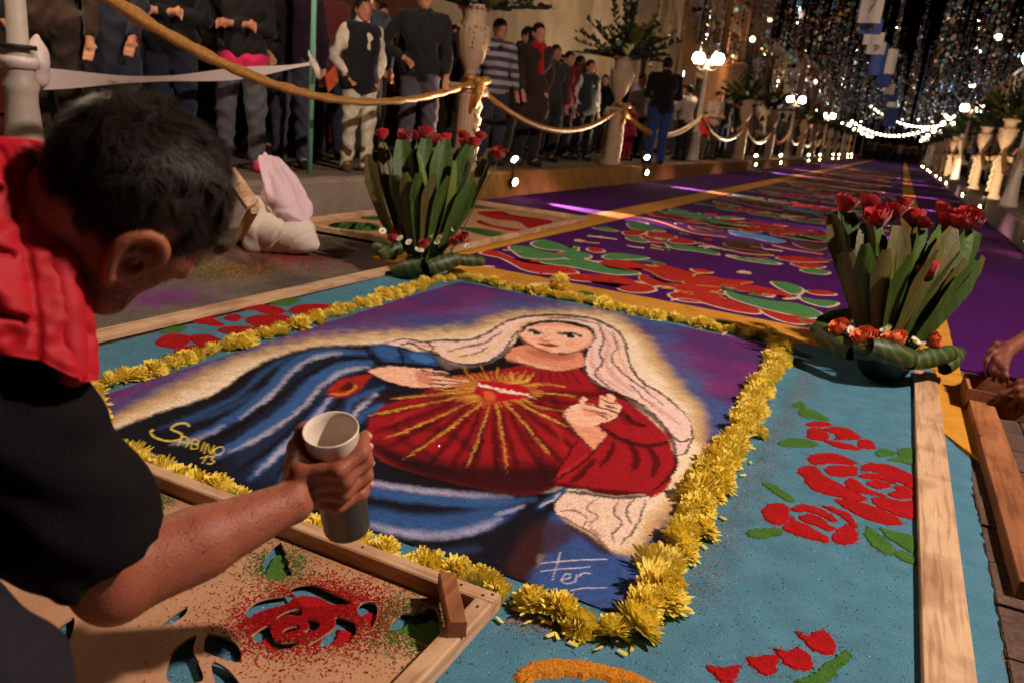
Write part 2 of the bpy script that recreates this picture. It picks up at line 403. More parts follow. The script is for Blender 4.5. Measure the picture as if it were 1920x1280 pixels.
R2 = [[(435, 660), (480, 640), (560, 640), (640, 665), (685, 690), (650, 698), (560, 690), (470, 698), (440, 685)], [(375, 735), (400, 710), (470, 708), (510, 750), (600, 800), (720, 860), (725, 880), (660, 885), (560, 860), (470, 835), (420, 800), (410, 765)], [(525, 715), (570, 703), (680, 710), (685, 745), (640, 760), (560, 755), (530, 738)], [(710, 705), (760, 690), (850, 700), (940, 735), (985, 760), (985, 825), (930, 800), (850, 765), (780, 735), (715, 730)], [(700, 755), (740, 742), (820, 755), (885, 785), (870, 795), (800, 775), (710, 768)], [(735, 790), (780, 778), (850, 795), (860, 815), (800, 822), (745, 805)], [(625, 785), (660, 768), (700, 790), (740, 825), (830, 855), (820, 862), (740, 850), (660, 830), (630, 805)], [(845, 850), (890, 830), (885, 805), (940, 815), (985, 845), (985, 862), (930, 875), (880, 868)], [(765, 875), (820, 868), (920, 890), (985, 890), (985, 978), (920, 970), (840, 940), (780, 910)], [(570, 880), (640, 880), (740, 905), (830, 940), (915, 985), (910, 1005), (850, 1010), (760, 990), (680, 955), (610, 915)]]
R1 = [[(427, 483), (480, 473), (545, 483), (530, 498), (440, 498)], [(425, 540), (440, 508), (500, 510), (540, 545), (530, 565), (470, 570), (430, 555)], [(520, 515), (570, 500), (650, 515), (700, 550), (690, 565), (620, 565), (560, 570), (580, 545)], [(510, 570), (560, 575), (640, 590), (700, 612), (690, 622), (600, 610), (540, 590)], [(690, 600), (700, 570), (750, 570), (780, 600), (770, 615), (720, 612)]]
R3 = [[(190, 940), (230, 905), (290, 898), (330, 925), (330, 965), (360, 975), (300, 1005), (260, 1010), (210, 985)], [(345, 930), (390, 905), (470, 918), (540, 950), (585, 985), (560, 995), (500, 965), (430, 942), (370, 945)], [(500, 915), (560, 920), (640, 950), (680, 1000), (680, 1030), (640, 1000), (590, 960)], [(380, 975), (430, 955), (500, 975), (545, 1015), (580, 1025), (540, 1045), (480, 1020), (420, 1000)], [(300, 1020), (350, 990), (410, 1005), (480, 1045), (540, 1080), (530, 1105), (460, 1090), (380, 1070), (320, 1045)], [(560, 1080), (580, 1040), (640, 1010), (685, 1040), (690, 1080), (650, 1112), (590, 1110)]]
RG = 'red sawdust roses on the blue carpet'
motif('sawdust_rose', 'largest red sawdust rose on blue, cut off by the bare board at the right', 'sawdust rose', [Z6(p) for p in R2], RED, group=RG)
motif('sawdust_rose', 'small red sawdust rose on blue, nearest the flower arrangement at the right', 'sawdust rose', [Z6(p) for p in R1], RED, group=RG)
motif('sawdust_rose', 'red sawdust rose on blue, between the largest rose and the yellow flower border', 'sawdust rose', [Z6(p) for p in R3], RED, group=RG)
motif('sawdust_rose', 'open red sawdust rose between the left wooden board and the yellow flowers', 'sawdust rose', [Z7(p) for p in ([(580, 170), (700, 125), (780, 115), (720, 135), (680, 155), (740, 190), (680, 195)], [(800, 110), (900, 88), (1000, 95), (1060, 125), (960, 135), (900, 115)], [(740, 152), (800, 135), (830, 150), (800, 172), (760, 167)], [(870, 150), (960, 140), (1040, 140), (1110, 165), (1060, 190), (960, 210), (860, 180)], [(710, 220), (760, 200), (860, 200), (930, 215), (880, 245), (780, 240)])], RED, group=RG)
motif('sawdust_rose', 'red sawdust rosebud touching the yellow flowers right of the open rose', 'sawdust rose', [Z7([(1070, 120), (1130, 90), (1250, 85), (1335, 105), (1260, 130), (1150, 138)])], RED, group=RG)
motif('sawdust_rose', 'red sawdust rose on blue just in front of the bent man\'s chin', 'sawdust rose', [Z7(p) for p in ([(390, 280), (450, 240), (560, 245), (560, 280), (500, 310), (420, 300)], [(580, 245), (680, 245), (730, 285), (640, 300), (580, 275)], [(480, 330), (540, 300), (640, 300), (600, 330), (520, 350)])], RED, group=RG)
LF = [('green sawdust leaf pair nearest the yellow flower corner at the right', [[(350, 390), (390, 370), (420, 395), (400, 405)], [(380, 420), (410, 405), (470, 420), (530, 455), (525, 470), (460, 460), (400, 445)]]),
      ('single green sawdust leaf left of the small red rose', [[(275, 585), (330, 565), (410, 565), (480, 590), (450, 605), (360, 605), (290, 597)]]),
      ('green sawdust leaves touching the bare board beside the small red rose', [[(785, 635), (820, 618), (875, 630), (870, 650), (800, 655)], [(890, 630), (940, 615), (980, 620), (980, 690), (920, 685), (840, 672), (900, 655)]]),
      ('slanting green sawdust leaf above the red rose next to the yellow flowers', [[(190, 795), (240, 800), (300, 835), (355, 875), (340, 893), (290, 870), (240, 835)]]),
      ('flat green sawdust leaf below the red rose next to the yellow flowers', [[(105, 1055), (160, 1035), (250, 1030), (300, 1045), (260, 1070), (160, 1082)]]),
      ('large green sawdust leaf spray under the largest rose', [[(725, 1060), (740, 1020), (800, 1060), (870, 1120), (885, 1160), (840, 1165), (770, 1130)], [(800, 1030), (850, 1040), (985, 1080), (985, 1160), (920, 1125), (860, 1085)], [(885, 1165), (920, 1150), (985, 1180), (985, 1215), (930, 1200)]])]
for lb, ps in LF: motif('sawdust_leaf', lb, 'sawdust leaf', [Z6(p) for p in ps], GRN, pn='leaf', group='green sawdust leaves on the blue carpet')
for lb, ps in (('green sawdust leaf nearest the bent man\'s chin', [[(410, 230), (460, 205), (550, 200), (500, 230)]]), ('green sawdust leaf between the open rose and the left board', [[(980, 75), (1050, 55), (1130, 60), (1080, 90), (1010, 90)]]),
               ('tiny green sawdust leaf between two left roses', [[(730, 275), (780, 260), (810, 262), (760, 285)]]), ('green sawdust leaf tucked at the yellow flowers left of the chin rose', [[(420, 355), (470, 340), (500, 355), (450, 370)]])):
    motif('sawdust_leaf', lb, 'sawdust leaf', [Z7(p) for p in ps], GRN, pn='leaf', group='green sawdust leaves on the blue carpet')
for lb, ps in (('green sawdust leaf behind the top yellow border, near its tall bloom', [[(585, 645), (620, 640), (700, 670), (660, 675)]]), ('green sawdust leaf behind the top yellow border, toward its right corner', [[(1155, 790), (1170, 770), (1230, 775), (1300, 795), (1240, 805)]])):
    motif('sawdust_leaf', lb, 'sawdust leaf', [ZA(p) for p in ps], GRN, pn='leaf', group='green sawdust leaves on the blue carpet')
TU = [([(797, 727), (870, 735), (920, 725), (900, 770), (870, 791), (840, 780)], 'red sawdust bud nearest the orange swirl'), ([(937, 705), (985, 700), (1040, 690), (1045, 740), (1010, 768), (970, 740)], 'second red sawdust bud from the orange swirl'), ([(1038, 670), (1090, 680), (1130, 665), (1180, 720), (1150, 743), (1090, 735)], 'third red sawdust bud from the orange swirl, above the green stem'), ([(1113, 610), (1160, 620), (1215, 605), (1255, 655), (1230, 692), (1170, 675)], 'topmost red sawdust bud of the row at the bottom edge')]
for p, lb in TU: motif('sawdust_bud', lb, 'sawdust bud', [Z5(p)], RED, pn='petal', group='red sawdust buds at the bottom edge', smooth=2)
motif('sawdust_sprig', 'curved green sawdust sprig beside the row of red buds', 'sawdust sprig', [Z5([(1110, 785), (1180, 760), (1250, 700), (1280, 675), (1305, 690), (1260, 745), (1200, 795)])], GRN, pn='stem')
_P = crom(np.array(Z5([(150, 815), (160, 765), (220, 742), (310, 736), (430, 752), (560, 788), (660, 835)]))[:, :2], 4); _t = np.gradient(_P, axis=0); _t /= np.linalg.norm(_t, axis=1, keepdims=True); _o = np.c_[-_t[:, 1], _t[:, 0]]*.021*np.sin(np.linspace(.5, 2.7, len(_P)))[:, None]
motif('sawdust_swirl', 'orange sawdust swirl on blue at the bottom edge', 'sawdust swirl', [np.vstack([_P+_o, (_P-_o)[::-1]])], ORNG, h=.006, pn='swirl', edge=.008, smooth=1)
# grains strewn past the edges of the shapes, and darker and paler grains in the blue
def strew(name, label, P, m, s0=.0012, s1=.0026, z=.0005):
    P = np.asarray(P); n = len(P); s = s0+(s1-s0)*rng.random(n)**2; a = rng.random(n)*6.28; V = np.zeros((n, 3, 3))
    for k in range(3): V[:, k, 0] = P[:, 0]+s*np.cos(a+k*2.1); V[:, k, 1] = P[:, 1]+s*np.sin(a+k*2.1); V[:, k, 2] = z+.0018*(k == 0)
    return tag(ob(name, mkmesh(name, V.reshape(-1, 3), np.arange(3*n).reshape(-1, 3)), m), label, 'dust', kind='stuff')
for mn, m, lb in (('red_sawdust', RED, 'red grains strewn past the edges of the red sawdust roses'), ('green_sawdust', GRN, 'green grains strewn past the edges of the sawdust leaves')):
    pts = []
    for p in EDGE[mn]:
        L_ = np.linalg.norm(np.roll(p, -1, 0)-p, axis=1).sum(); k = int(L_*420); i = rng.integers(len(p), size=k); t = rng.random((k, 1)); pts.append(p[i]*(1-t)+np.roll(p, -1, 0)[i]*t+rng.normal(size=(k, 2))*.0055)
    strew('sawdust_grains', lb, np.vstack(pts), m)
n_ = 26000; P_ = np.stack([rng.uniform(-2.28, .33, n_), .75+3.05*rng.random(n_)**1.5], 1); P_ = P_[~((P_[:, 0] > -1.98) & (P_[:, 0] < -.3) & (P_[:, 1] > 1.35) & (P_[:, 1] < 3.66))]
q_ = rng.random(len(P_))
strew('sawdust_grains', 'darker blue grains all over the blue sawdust', P_[q_ < .5], saw('deep_blue_sawdust', c(44, 92, 120), .4))
strew('sawdust_grains', 'paler blue grains all over the blue sawdust', P_[(q_ >= .5) & (q_ < .86)], saw('pale_blue_sawdust', c(134, 178, 188), .3))
strew('sawdust_grains', 'brown grains scattered over the blue sawdust', P_[q_ >= .93], saw('brown_grain', c(96, 78, 66), .3))
a_, b_ = G(1500, 700)[:2], G(1270, 1130)[:2]; t_ = rng.random((5200, 1)); e_ = np.abs(rng.normal(size=(5200, 1)))*.045
strew('sawdust_grains', 'pinkish grey dust along the outside of the right flower border', a_+(b_-a_)*t_+np.array([1, .0])*e_+rng.normal(size=(5200, 2))*.01, saw('grey_pink_dust', c(150, 124, 120), .3))
a_, b_ = G(1200, 1190)[:2], G(960, 1150)[:2]; t_ = rng.random((2200, 1))
strew('sawdust_grains', 'pinkish dust along the outside of the near flower border', a_+(b_-a_)*t_-np.array([0, 1.])*np.abs(rng.normal(size=(2200, 1)))*.025, saw('grey_pink_dust', c(150, 124, 120), .3))
# rows of the street carpet: white or gold rim under each coloured piece
ROW1 = [('r', ZA, 'w', p) for p in ([(150, 470), (200, 460), (260, 480), (330, 510), (420, 525), (520, 530), (580, 555), (540, 560), (430, 560), (350, 545), (300, 520), (240, 490)], [(630, 450), (670, 445), (700, 460), (660, 465)], [(530, 570), (600, 565), (760, 575), (850, 600), (930, 630), (880, 645), (800, 640), (770, 620), (830, 615), (700, 600), (570, 590)], [(1000, 655), (1060, 645), (1180, 650), (1280, 690), (1390, 720), (1390, 740), (1300, 730), (1180, 700), (1090, 670), (1140, 690), (1040, 680)], [(1410, 725), (1500, 745), (1600, 760), (1660, 780), (1560, 785), (1470, 760)], [(1620, 640), (1700, 640), (1740, 655), (1660, 655)])]
ROW1 += [('g', ZA, 'w', p) for p in ([(280, 440), (350, 440), (420, 460), (500, 475), (520, 490), (450, 495), (350, 490), (310, 470)], [(380, 425), (430, 410), (500, 430), (550, 450), (580, 440), (570, 460), (480, 455), (410, 445)], [(500, 470), (570, 460), (640, 480), (600, 500), (540, 495)], [(390, 500), (480, 505), (600, 500), (700, 525), (800, 545), (860, 560), (760, 565), (660, 550), (560, 530), (450, 515)], [(700, 485), (750, 470), (830, 478), (900, 490), (830, 497), (740, 497)], [(1255, 640), (1320, 660), (1450, 685), (1580, 700), (1680, 745), (1620, 760), (1500, 735), (1380, 705), (1280, 670)], [(1460, 600), (1530, 605), (1590, 630), (1570, 655), (1520, 640)], [(1590, 670), (1650, 680), (1750, 690), (1700, 710), (1620, 690)])]
ROW1 += [('r', ZA, 'o', [(680, 510), (720, 500), (800, 505), (890, 525), (900, 540), (800, 535), (860, 555), (760, 545), (700, 530)])]
ROW1 += [('r', ZB, 'o', p) for p in ([(410, 480), (470, 500), (560, 550), (690, 570), (770, 520), (650, 480), (490, 440), (510, 465)], [(385, 535), (420, 520), (470, 550), (560, 585), (640, 590), (600, 620), (480, 600), (400, 565)], [(700, 580), (790, 535), (900, 535), (1000, 555), (1190, 572), (1110, 585), (1110, 610), (980, 610), (850, 600)], [(620, 625), (690, 590), (800, 605), (960, 625), (900, 645), (760, 645)], [(1060, 630), (1130, 600), (1250, 610), (1380, 640), (1440, 660), (1480, 691), (1380, 670), (1300, 680), (1180, 660), (1260, 650)])]
ROW1 += [('r', ZB, 'w', [(760, 482), (830, 485), (900, 503), (840, 508), (790, 500)])]
ROW2 = [('r', ZB, 'w', p) for p in ([(265, 215), (340, 205), (430, 205), (380, 235), (300, 240)], [(440, 225), (540, 220), (640, 245), (580, 265), (460, 250)], [(590, 280), (680, 255), (780, 290), (700, 300)], [(390, 250), (480, 265), (560, 290), (470, 285)], [(1370, 400), (1450, 390), (1560, 395), (1730, 425), (1560, 430), (1440, 420)], [(1480, 440), (1600, 440), (1710, 460), (1640, 475), (1540, 465)], [(460, 95), (540, 90), (640, 95), (760, 125), (700, 130), (600, 115)])]
ROW2 += [('g', ZB, 'w', p) for p in ([(300, 150), (380, 145), (480, 175), (560, 210), (440, 205), (330, 190)], [(290, 255), (360, 255), (440, 285), (340, 280)], [(580, 300), (700, 315), (900, 350), (940, 378), (780, 350), (640, 335)], [(50, 185), (140, 180), (220, 205), (150, 205)], [(1050, 395), (1150, 400), (1330, 415), (1380, 445), (1250, 435), (1120, 415)], [(1550, 485), (1640, 480), (1740, 500), (1700, 518), (1590, 505)], [(820, 130), (950, 150), (1080, 180), (1180, 195), (1020, 185), (900, 165)], [(1420, 235), (1560, 250), (1730, 285), (1600, 275), (1470, 260)])]
ROW2 += [('b', ZB, 'o', [(1030, 215), (1100, 210), (1200, 225), (1330, 250), (1430, 280), (1340, 290), (1200, 260), (1080, 240)]), ('n', ZB, 'o', [(990, 300), (1100, 275), (1240, 295), (1270, 340), (1340, 378), (1230, 350), (1060, 328)]), ('n', ZB, 'o', [(740, 170), (850, 180), (980, 205), (900, 212), (780, 200)]), ('n', ZB, 'o', [(1490, 290), (1600, 295), (1720, 325), (1640, 345), (1540, 320)])]
MM = dict(r=SRED, g=SGRN, b=SBLU, n=SBRN, w=WHT, o=GOLD)
PNM = dict(r='red_petal', g='green_leaf', b='blue_petal', n='brown_leaf')
def strokep(L, z, w=8):
    P = crom(np.array(L(*[]) if callable(L) else L), w); return P
def build_row(Y0, specs, x0=-1.1):
    pcs = []
    for k, Z, rim, p in specs:
        q = np.array(Z(p))[:, :2]-[x0, Y0]; pcs.append((k, rim, q))
    return pcs
def thick(line, w, z, h):
    P = crom(np.array(line), 5)[:, :2]; t = np.gradient(P, axis=0); t /= np.linalg.norm(t, axis=1, keepdims=True); n = np.c_[-t[:, 1], t[:, 0]]
    q = np.vstack([P+n*w/2, (P-n*w/2)[::-1]]); return q
rows = {1: build_row(4.75, ROW1), 2: build_row(6.6, ROW2)}
SW = [np.array(ZB([(160, 95), (380, 110), (560, 150), (760, 220), (1010, 252)]))[:, :2]-[-1.1, 6.6], np.array(ZB([(800, 290), (1000, 340), (1150, 370), (1350, 385)]))[:, :2]-[-1.1, 6.6], np.array(ZB([(1340, 310), (1500, 345), (1700, 375)]))[:, :2]-[-1.1, 6.6]]
PER = 3.9; nrow = 0
ORD = ['nearest', 'second', 'third', 'fourth', 'fifth', 'sixth', 'seventh', 'eighth', 'ninth', 'tenth', 'eleventh', 'twelfth', 'thirteenth', 'fourteenth', 'fifteenth', 'sixteenth', 'seventeenth', 'eighteenth']
cnt = {1: 0, 2: 0}; JO = {}
for i in range(18):
    kind = 1 if i % 2 == 0 else 2
    Y = (4.75 if kind == 1 else 6.6)+PER*(i//2)
    lb = {1: '%s row of one large red flower with green scrolls across the purple carpet', 2: '%s row of small roses round a blue medallion across the purple carpet'}[kind] % ORD[cnt[kind]]
    cnt[kind] += 1
    t = thing('flower_row', lb, 'flower row', (-1.1, Y, 0), 0, 'flower rows across the street carpet')
    near = i < 4
    extra = []
    for j in range(34 if near else 22):
        xx, yy = rng.uniform(-1.15, 1.12), rng.normal()*.42; a = rng.normal()*.5+(0 if rng.random() < .7 else 1.2); L = .05+.09*rng.random(); k_ = rng.normal()*.9
        q = np.array([[xx+cs(a+k_*t)*L*t, yy+sn(a+k_*t)*L*t] for t in np.linspace(-1, 1, 5)]); w_ = .010+.012*rng.random()
        col = 'wrgwo'[rng.integers(5)] if kind == 1 else 'wrogw'[rng.integers(5)]
        extra.append((col, heap(thick(q, w_, 0, 0), .001, .0062, .003, .0008, 1)))
    for k in 'wrgo':
        L_ = [v for c_, v in extra if c_ == k]
        if L_: tag(part({'w': 'white_curls', 'r': 'red_curls', 'g': 'green_curls', 'o': 'gold_curls'}[k], join(*L_), MM[k], t), kind='stuff')
    if near:
        for k, rim, q in rows[kind]:
            part('rim', heap(q, .0005, .003, .052 if rim == 'w' else .036, .001, 3), MM[rim], t)
            part(PNM[k], heap(q, .001, .0055, .004, .001, 3), MM[k], t)
        if kind == 2:
            for s in SW: part('gold_scroll', heap(thick(s, .035, 0, 0), .001, .004, .004, .001, 1), GOLD, t)
    else:
        if kind not in JO:
            D = {}
            for k, rim, q in rows[kind]:
                D.setdefault(rim, []).append(heap(q, .0005, .003, .034, .001, 2)); D.setdefault(k, []).append(heap(q, .001, .0055, .004, .001, 2))
            if kind == 2:
                for s in SW: D.setdefault('o', []).append(heap(thick(s, .035, 0, 0), .001, .004, .004, .001, 1))
            JO[kind] = {k: mkmesh('petals', *join(*vs)) for k, vs in D.items()}
        for k, me in JO[kind].items():
            tag(ob({'w': 'white_rim', 'o': 'gold_rim'}.get(k, PNM.get(k)), me, MM[k], t), kind='stuff')
# coloured dust left on the bare road
def stain(name, px, n, sig, cols, label):
    P0 = G(*px); V = []; F = []
    for i in range(n):
        x, y = P0[0]+rng.normal()*sig[0], P0[1]+rng.normal()*sig[1]; s = .002+.006*rng.random(); a = rng.random()*6.28; z = -.0105
        o = len(V); V += [(x+s*cs(a+k*2.1), y+s*sn(a+k*2.1), z+.0015*(k == 0)) for k in range(3)]; F.append((o, o+1, o+2))
    tag(ob(name, mkmesh(name, V, F), cols), label, 'dust', kind='stuff')
stain('sawdust_dust', (540, 480), 2600, (.22, .16), RED, 'spilt red dust on the road in front of the sack')
stain('sawdust_dust', (440, 500), 1200, (.13, .16), ORNG, 'spilt orange dust on the road beside the man\'s head')
stain('sawdust_dust', (400, 505), 700, (.08, .1), GRN, 'spilt green dust on the road beside the man\'s forehead')
stain('sawdust_dust', (305, 553), 1500, (.09, .12), saw('violet_dust', c(140, 60, 150)), 'spilt violet dust on the road under the man\'s nose')
# ------------------------------------------------------------------ boards and stencils
PINE = wood('pine', c(216, 180, 146), c(194, 154, 120)); PINEX = wood('pine_crosswise', c(216, 180, 146), c(194, 154, 120), 0); PINE2 = wood('pine_dark', c(170, 110, 72), c(140, 88, 58)); PLY = mat('pressed_board', c(188, 142, 108), .75, .1, 6, .2, 200, col2=c(168, 122, 90), spec=.2)
def board(name, label, a, b, w, h, m, z=0., cat='board', group=None):
    a = np.array([a[0], a[1], z]); b = np.array([b[0], b[1], z])
    v, f = beam((0, 0, 0), b-a, w, h); t = ob(name, mkmesh(name, v, f), m, loc=a); return tag(t, label, cat, group)
board('wooden_board', 'long bare board edging the blue carpet on the left, beside the road', (-2.405, 1.3), (-2.405, 3.72), .09, .018, PINE, 0.0)
board('wooden_board', 'wide pale board lying on the blue carpet along its right side', (.262, .7), (.272, 3.72), .088, .019, PINE, .001)
board('wooden_beam', 'dark edged wooden beam lying on the pavers at the far right', G(1945, 1130), G(1835, 770), .085, .045, PINE2, -.005, 'beam')
# pavers at the right edge
PAV = mat('paver_stone', c(104, 78, 66), .85, 0, 7, .6, 90, col2=c(74, 58, 50), spec=.25, fine=.2)
pv = thing('paver_road', 'dull brown rectangular pavers at the right edge beside the blue carpet', 'pavers', (0, 0, 0))
for i in range(5):
    for j in range(24):
        x0 = .372+i*.105; y0 = .6+j*.205+(i % 2)*.1
        if y0+.2 > 3.95: continue
        dz = rng.normal()*.0015
        v, f = bevbox(x0+.003, y0+.003, -.0118, x0+.101, y0+.2, -.0035+dz, .004)
        part('paver', (v, f), PAV, pv)
from mathutils.geometry import tessellate_polygon
def plate(outer, holes, z0, z1, loops_smooth=4):
    Ls = [np.array(outer)[:, :2]]+[crom(np.array(h)[:, :2], loops_smooth, True) for h in holes]
    allp = np.vstack(Ls); tri = tessellate_polygon([[Vector((p[0], p[1], 0)) for p in L] for L in Ls])
    n = len(allp); V = np.vstack([np.c_[allp, np.full(n, z1)], np.c_[allp, np.full(n, z0)]]); F = []
    for t in tri:
        a, b, d = [allp[i] for i in t]; cr = (b[0]-a[0])*(d[1]-a[1])-(b[1]-a[1])*(d[0]-a[0])
        t = tuple(t) if cr > 0 else tuple(t[::-1]); F.append(t); F.append(tuple(i+n for i in t[::-1]))
    o = 0
    for L in Ls:
        m = len(L)
        for k in range(m): F.append((o+k, o+(k+1) % m, n+o+(k+1) % m, n+o+k))
        o += m
    return V, F
Z4 = zf(2.182, 80, 960); Z3 = zf(2.0, 0, 640)
SZ = .012   # underside of the stencil board
def Zs(L, s=2.182, ox=80, oy=960): return [G(ox+x/s, oy+y/s, SZ+.005) for x, y in L]
HR = [[(1015, 308), (1100, 292), (1190, 330), (1268, 372), (1180, 382), (1080, 388), (1040, 352)], [(842, 388), (900, 352), (1020, 337), (1000, 375), (900, 402), (842, 432), (832, 420)], [(860, 500), (925, 460), (955, 525), (1050, 525), (1000, 562), (920, 547), (870, 525)], [(955, 430), (1000, 402), (1058, 390), (1060, 424), (1000, 425), (965, 445)], [(978, 492), (1000, 470), (1050, 460), (1050, 476), (1000, 494)], [(1082, 430), (1140, 455), (1110, 490), (1062, 490), (1090, 470)], [(1085, 545), (1150, 502), (1196, 464), (1202, 424), (1268, 445), (1285, 480), (1250, 530), (1150, 547)], [(1285, 402), (1310, 365), (1358, 370), (1370, 405), (1350, 470), (1318, 440)]]
HL = [[(905, 205), (930, 155), (970, 122), (985, 150), (1000, 172), (992, 182), (1012, 205), (1003, 216), (1022, 250), (1000, 262), (960, 280), (912, 260)], [(1420, 475), (1445, 430), (1462, 425), (1470, 408), (1520, 412), (1540, 402), (1560, 405), (1575, 388), (1612, 402), (1625, 470), (1605, 540), (1530, 522), (1470, 492)]]
HB = [[(400, 40), (430, 58), (540, 68), (470, 95), (440, 105)], [(660, 552), (680, 497), (770, 520), (808, 560), (804, 612), (720, 592), (672, 572)], [(527, 580), (570, 532), (628, 502), (615, 560), (640, 620), (650, 690), (512, 690)], [(692, 612), (760, 642), (812, 720), (720, 720)], [(470, 468), (582, 384), (586, 412), (540, 447)], [(60, 470), (130, 430), (100, 540), (20, 520)]]
H3 = [[(470, 582), (520, 570), (560, 590), (600, 594), (560, 616), (490, 606)]]
holes = [Zs(p) for p in HR+HL+HB]+[Zs(p, 2.0, 0, 640) for p in H3]
cR = G(938, 1131, .03); tl = G(150, 832, .03)
e1 = (tl-cR)[:2]; e1 /= np.linalg.norm(e1); e2 = np.array([-e1[1], e1[0]])
if e2[1] > 0: e2 = -e2
def sp(u, v): return np.array([cR[0], cR[1]])+e1*u+e2*v
UW, VW = 1.42, .86
sten = thing('rose_stencil', 'framed board stencil with rose cut-outs, dusted red and green, under the man\'s arm', 'stencil', (cR[0], cR[1], 0))
o2 = np.array([cR[0], cR[1]])
sh = plate([sp(.004, .004)-o2, sp(UW-.004, .004)-o2, sp(UW-.004, VW-.004)-o2, sp(.004, VW-.004)-o2], [np.array(h)[:, :2]-o2 for h in holes], SZ, SZ+.005)
part('stencil_board', sh, PLY, sten)
def bar3(u0, v0, u1, v1, w, h, z): 
    a = sp(u0, v0)-o2; b = sp(u1, v1)-o2; return beam((a[0], a[1], z), (b[0], b[1], z), w, h, bev=.003)
bz = SZ+.0052
part('frame_bar', bar3(0, .018, UW, .018, .036, .034, bz), PINEX, sten)
part('frame_bar', bar3(.018, .0365, .018, VW-.001, .036, .034, bz), PINE, sten)
part('frame_bar', bar3(UW-.018, .0365, UW-.018, VW-.001, .036, .034, bz), PINE, sten)
part('frame_bar', bar3(.037, VW-.018, UW-.037, VW-.018, .036, .034, bz), PINEX, sten)
NAILM = mat('nail_steel', c(96, 88, 84), .4, .2, 30, metal=.8)
for u_, v_ in ((.012, .012), (.026, .024), (.018, .06), (.075, .018), (.30, .017), (.62, .02), (.95, .018), (.018, .3), (.019, .55)):
    q_ = sp(u_, v_)-o2; part('nail_head', lathe([(.0001, .0), (.0032, .0002), (.003, .0010), (.0001, .0012)], 10), NAILM, sten, loc=(q_[0], q_[1], bz+.0342))
ga = G(838, 1078, .075)[:2]; gb = G(858, 1172, .075)[:2]
v, f = beam((ga[0]-o2[0], ga[1]-o2[1], bz+.0345), (gb[0]-o2[0], gb[1]-o2[1], bz+.0345), .032, .03, bev=.003)
part('corner_brace', (v, f), PINE2, sten)
def inpoly(P, poly):
    r = np.zeros(len(P), bool)
    for a, b in zip(poly, np.roll(poly, -1, 0)): r ^= ((a[1] > P[:, 1]) != (b[1] > P[:, 1])) & (P[:, 0] < (b[0]-a[0])*(P[:, 1]-a[1])/(b[1]-a[1]+1e-12)+a[0])
    return r
HOLEP = [crom(np.array(h)[:, :2], 4, True) for h in holes]
def dust(name, label, cents, n, m, zt, smin=.0012, smax=.003, clip=True):
    V = []; F = []
    for (P, sx, w) in cents:
        k = int(n*w)
        q = P[:2]+rng.normal(size=(k, 2))*np.array(sx)
        for hh in (HOLEP if clip else []): q = q[~inpoly(q, hh)]
        u_ = (q-o2)@e1; v_ = (q-o2)@e2; q = q[(u_ > .037) & (v_ > .037)]
        for x, y in q:
            s = smin+(smax-smin)*rng.random()**2; a = rng.random()*6.28; o = len(V)
            V += [(x+s*cs(a+i*2.1), y+s*sn(a+i*2.1), zt+.0004+.0016*(i == 0)) for i in range(3)]; F.append((o, o+1, o+2))
    return tag(ob(name, mkmesh(name, V, F), m), label, 'dust', kind='stuff')
g4 = lambda x, y: G(80+x/2.182, 960+y/2.182, SZ+.005)
zt = SZ+.005
dust('sawdust_grains', 'red sawdust scattered over the rose cut-out of the stencil', [(g4(1060, 420), (.055, .05), .55), (g4(1200, 400), (.045, .05), .3), (g4(950, 460), (.035, .035), .25), (g4(1250, 430), (.05, .05), .15), (g4(1090, 450), (.15, .12), .16), (g4(1000, 400), (.02, .02), .12), (g4(1100, 420), (.02, .02), .12)], 15000, RED, zt)
dust('sawdust_grains', 'green sawdust scattered over the leaf cut-outs of the stencil', [(g4(965, 215), (.035, .035), .4), (g4(1500, 480), (.04, .04), .4), (g4(1640, 430), (.03, .02), .06), (g4(1480, 400), (.03, .03), .12), (G(280, 935, zt), (.03, .02), .25), (g4(1780, 390), (.02, .02), .05)], 5200, GRN, zt)
def fill(name, polys, m, label, shift=(.012, -.012), sc=.97, h=.006):
    P0 = np.array(polys[0]).mean(0)
    t = thing(name, label, 'sawdust', (P0[0], P0[1], 0))
    for p in polys:
        q = np.array(p)[:, :2]; cc = q.mean(0); q = cc+(q-cc)*sc+np.array(shift)-P0[:2]; part('heap', heap(q, 0.0005, h, .006, .001, 3), m, t)
fill('red_sawdust', [Zs(p) for p in HR], RED, 'red sawdust filling the rose holes under the stencil')
fill('green_sawdust', [Zs(p) for p in HL]+[Zs(p, 2., 0, 640) for p in H3], GRN, 'green sawdust filling the leaf holes under the stencil')
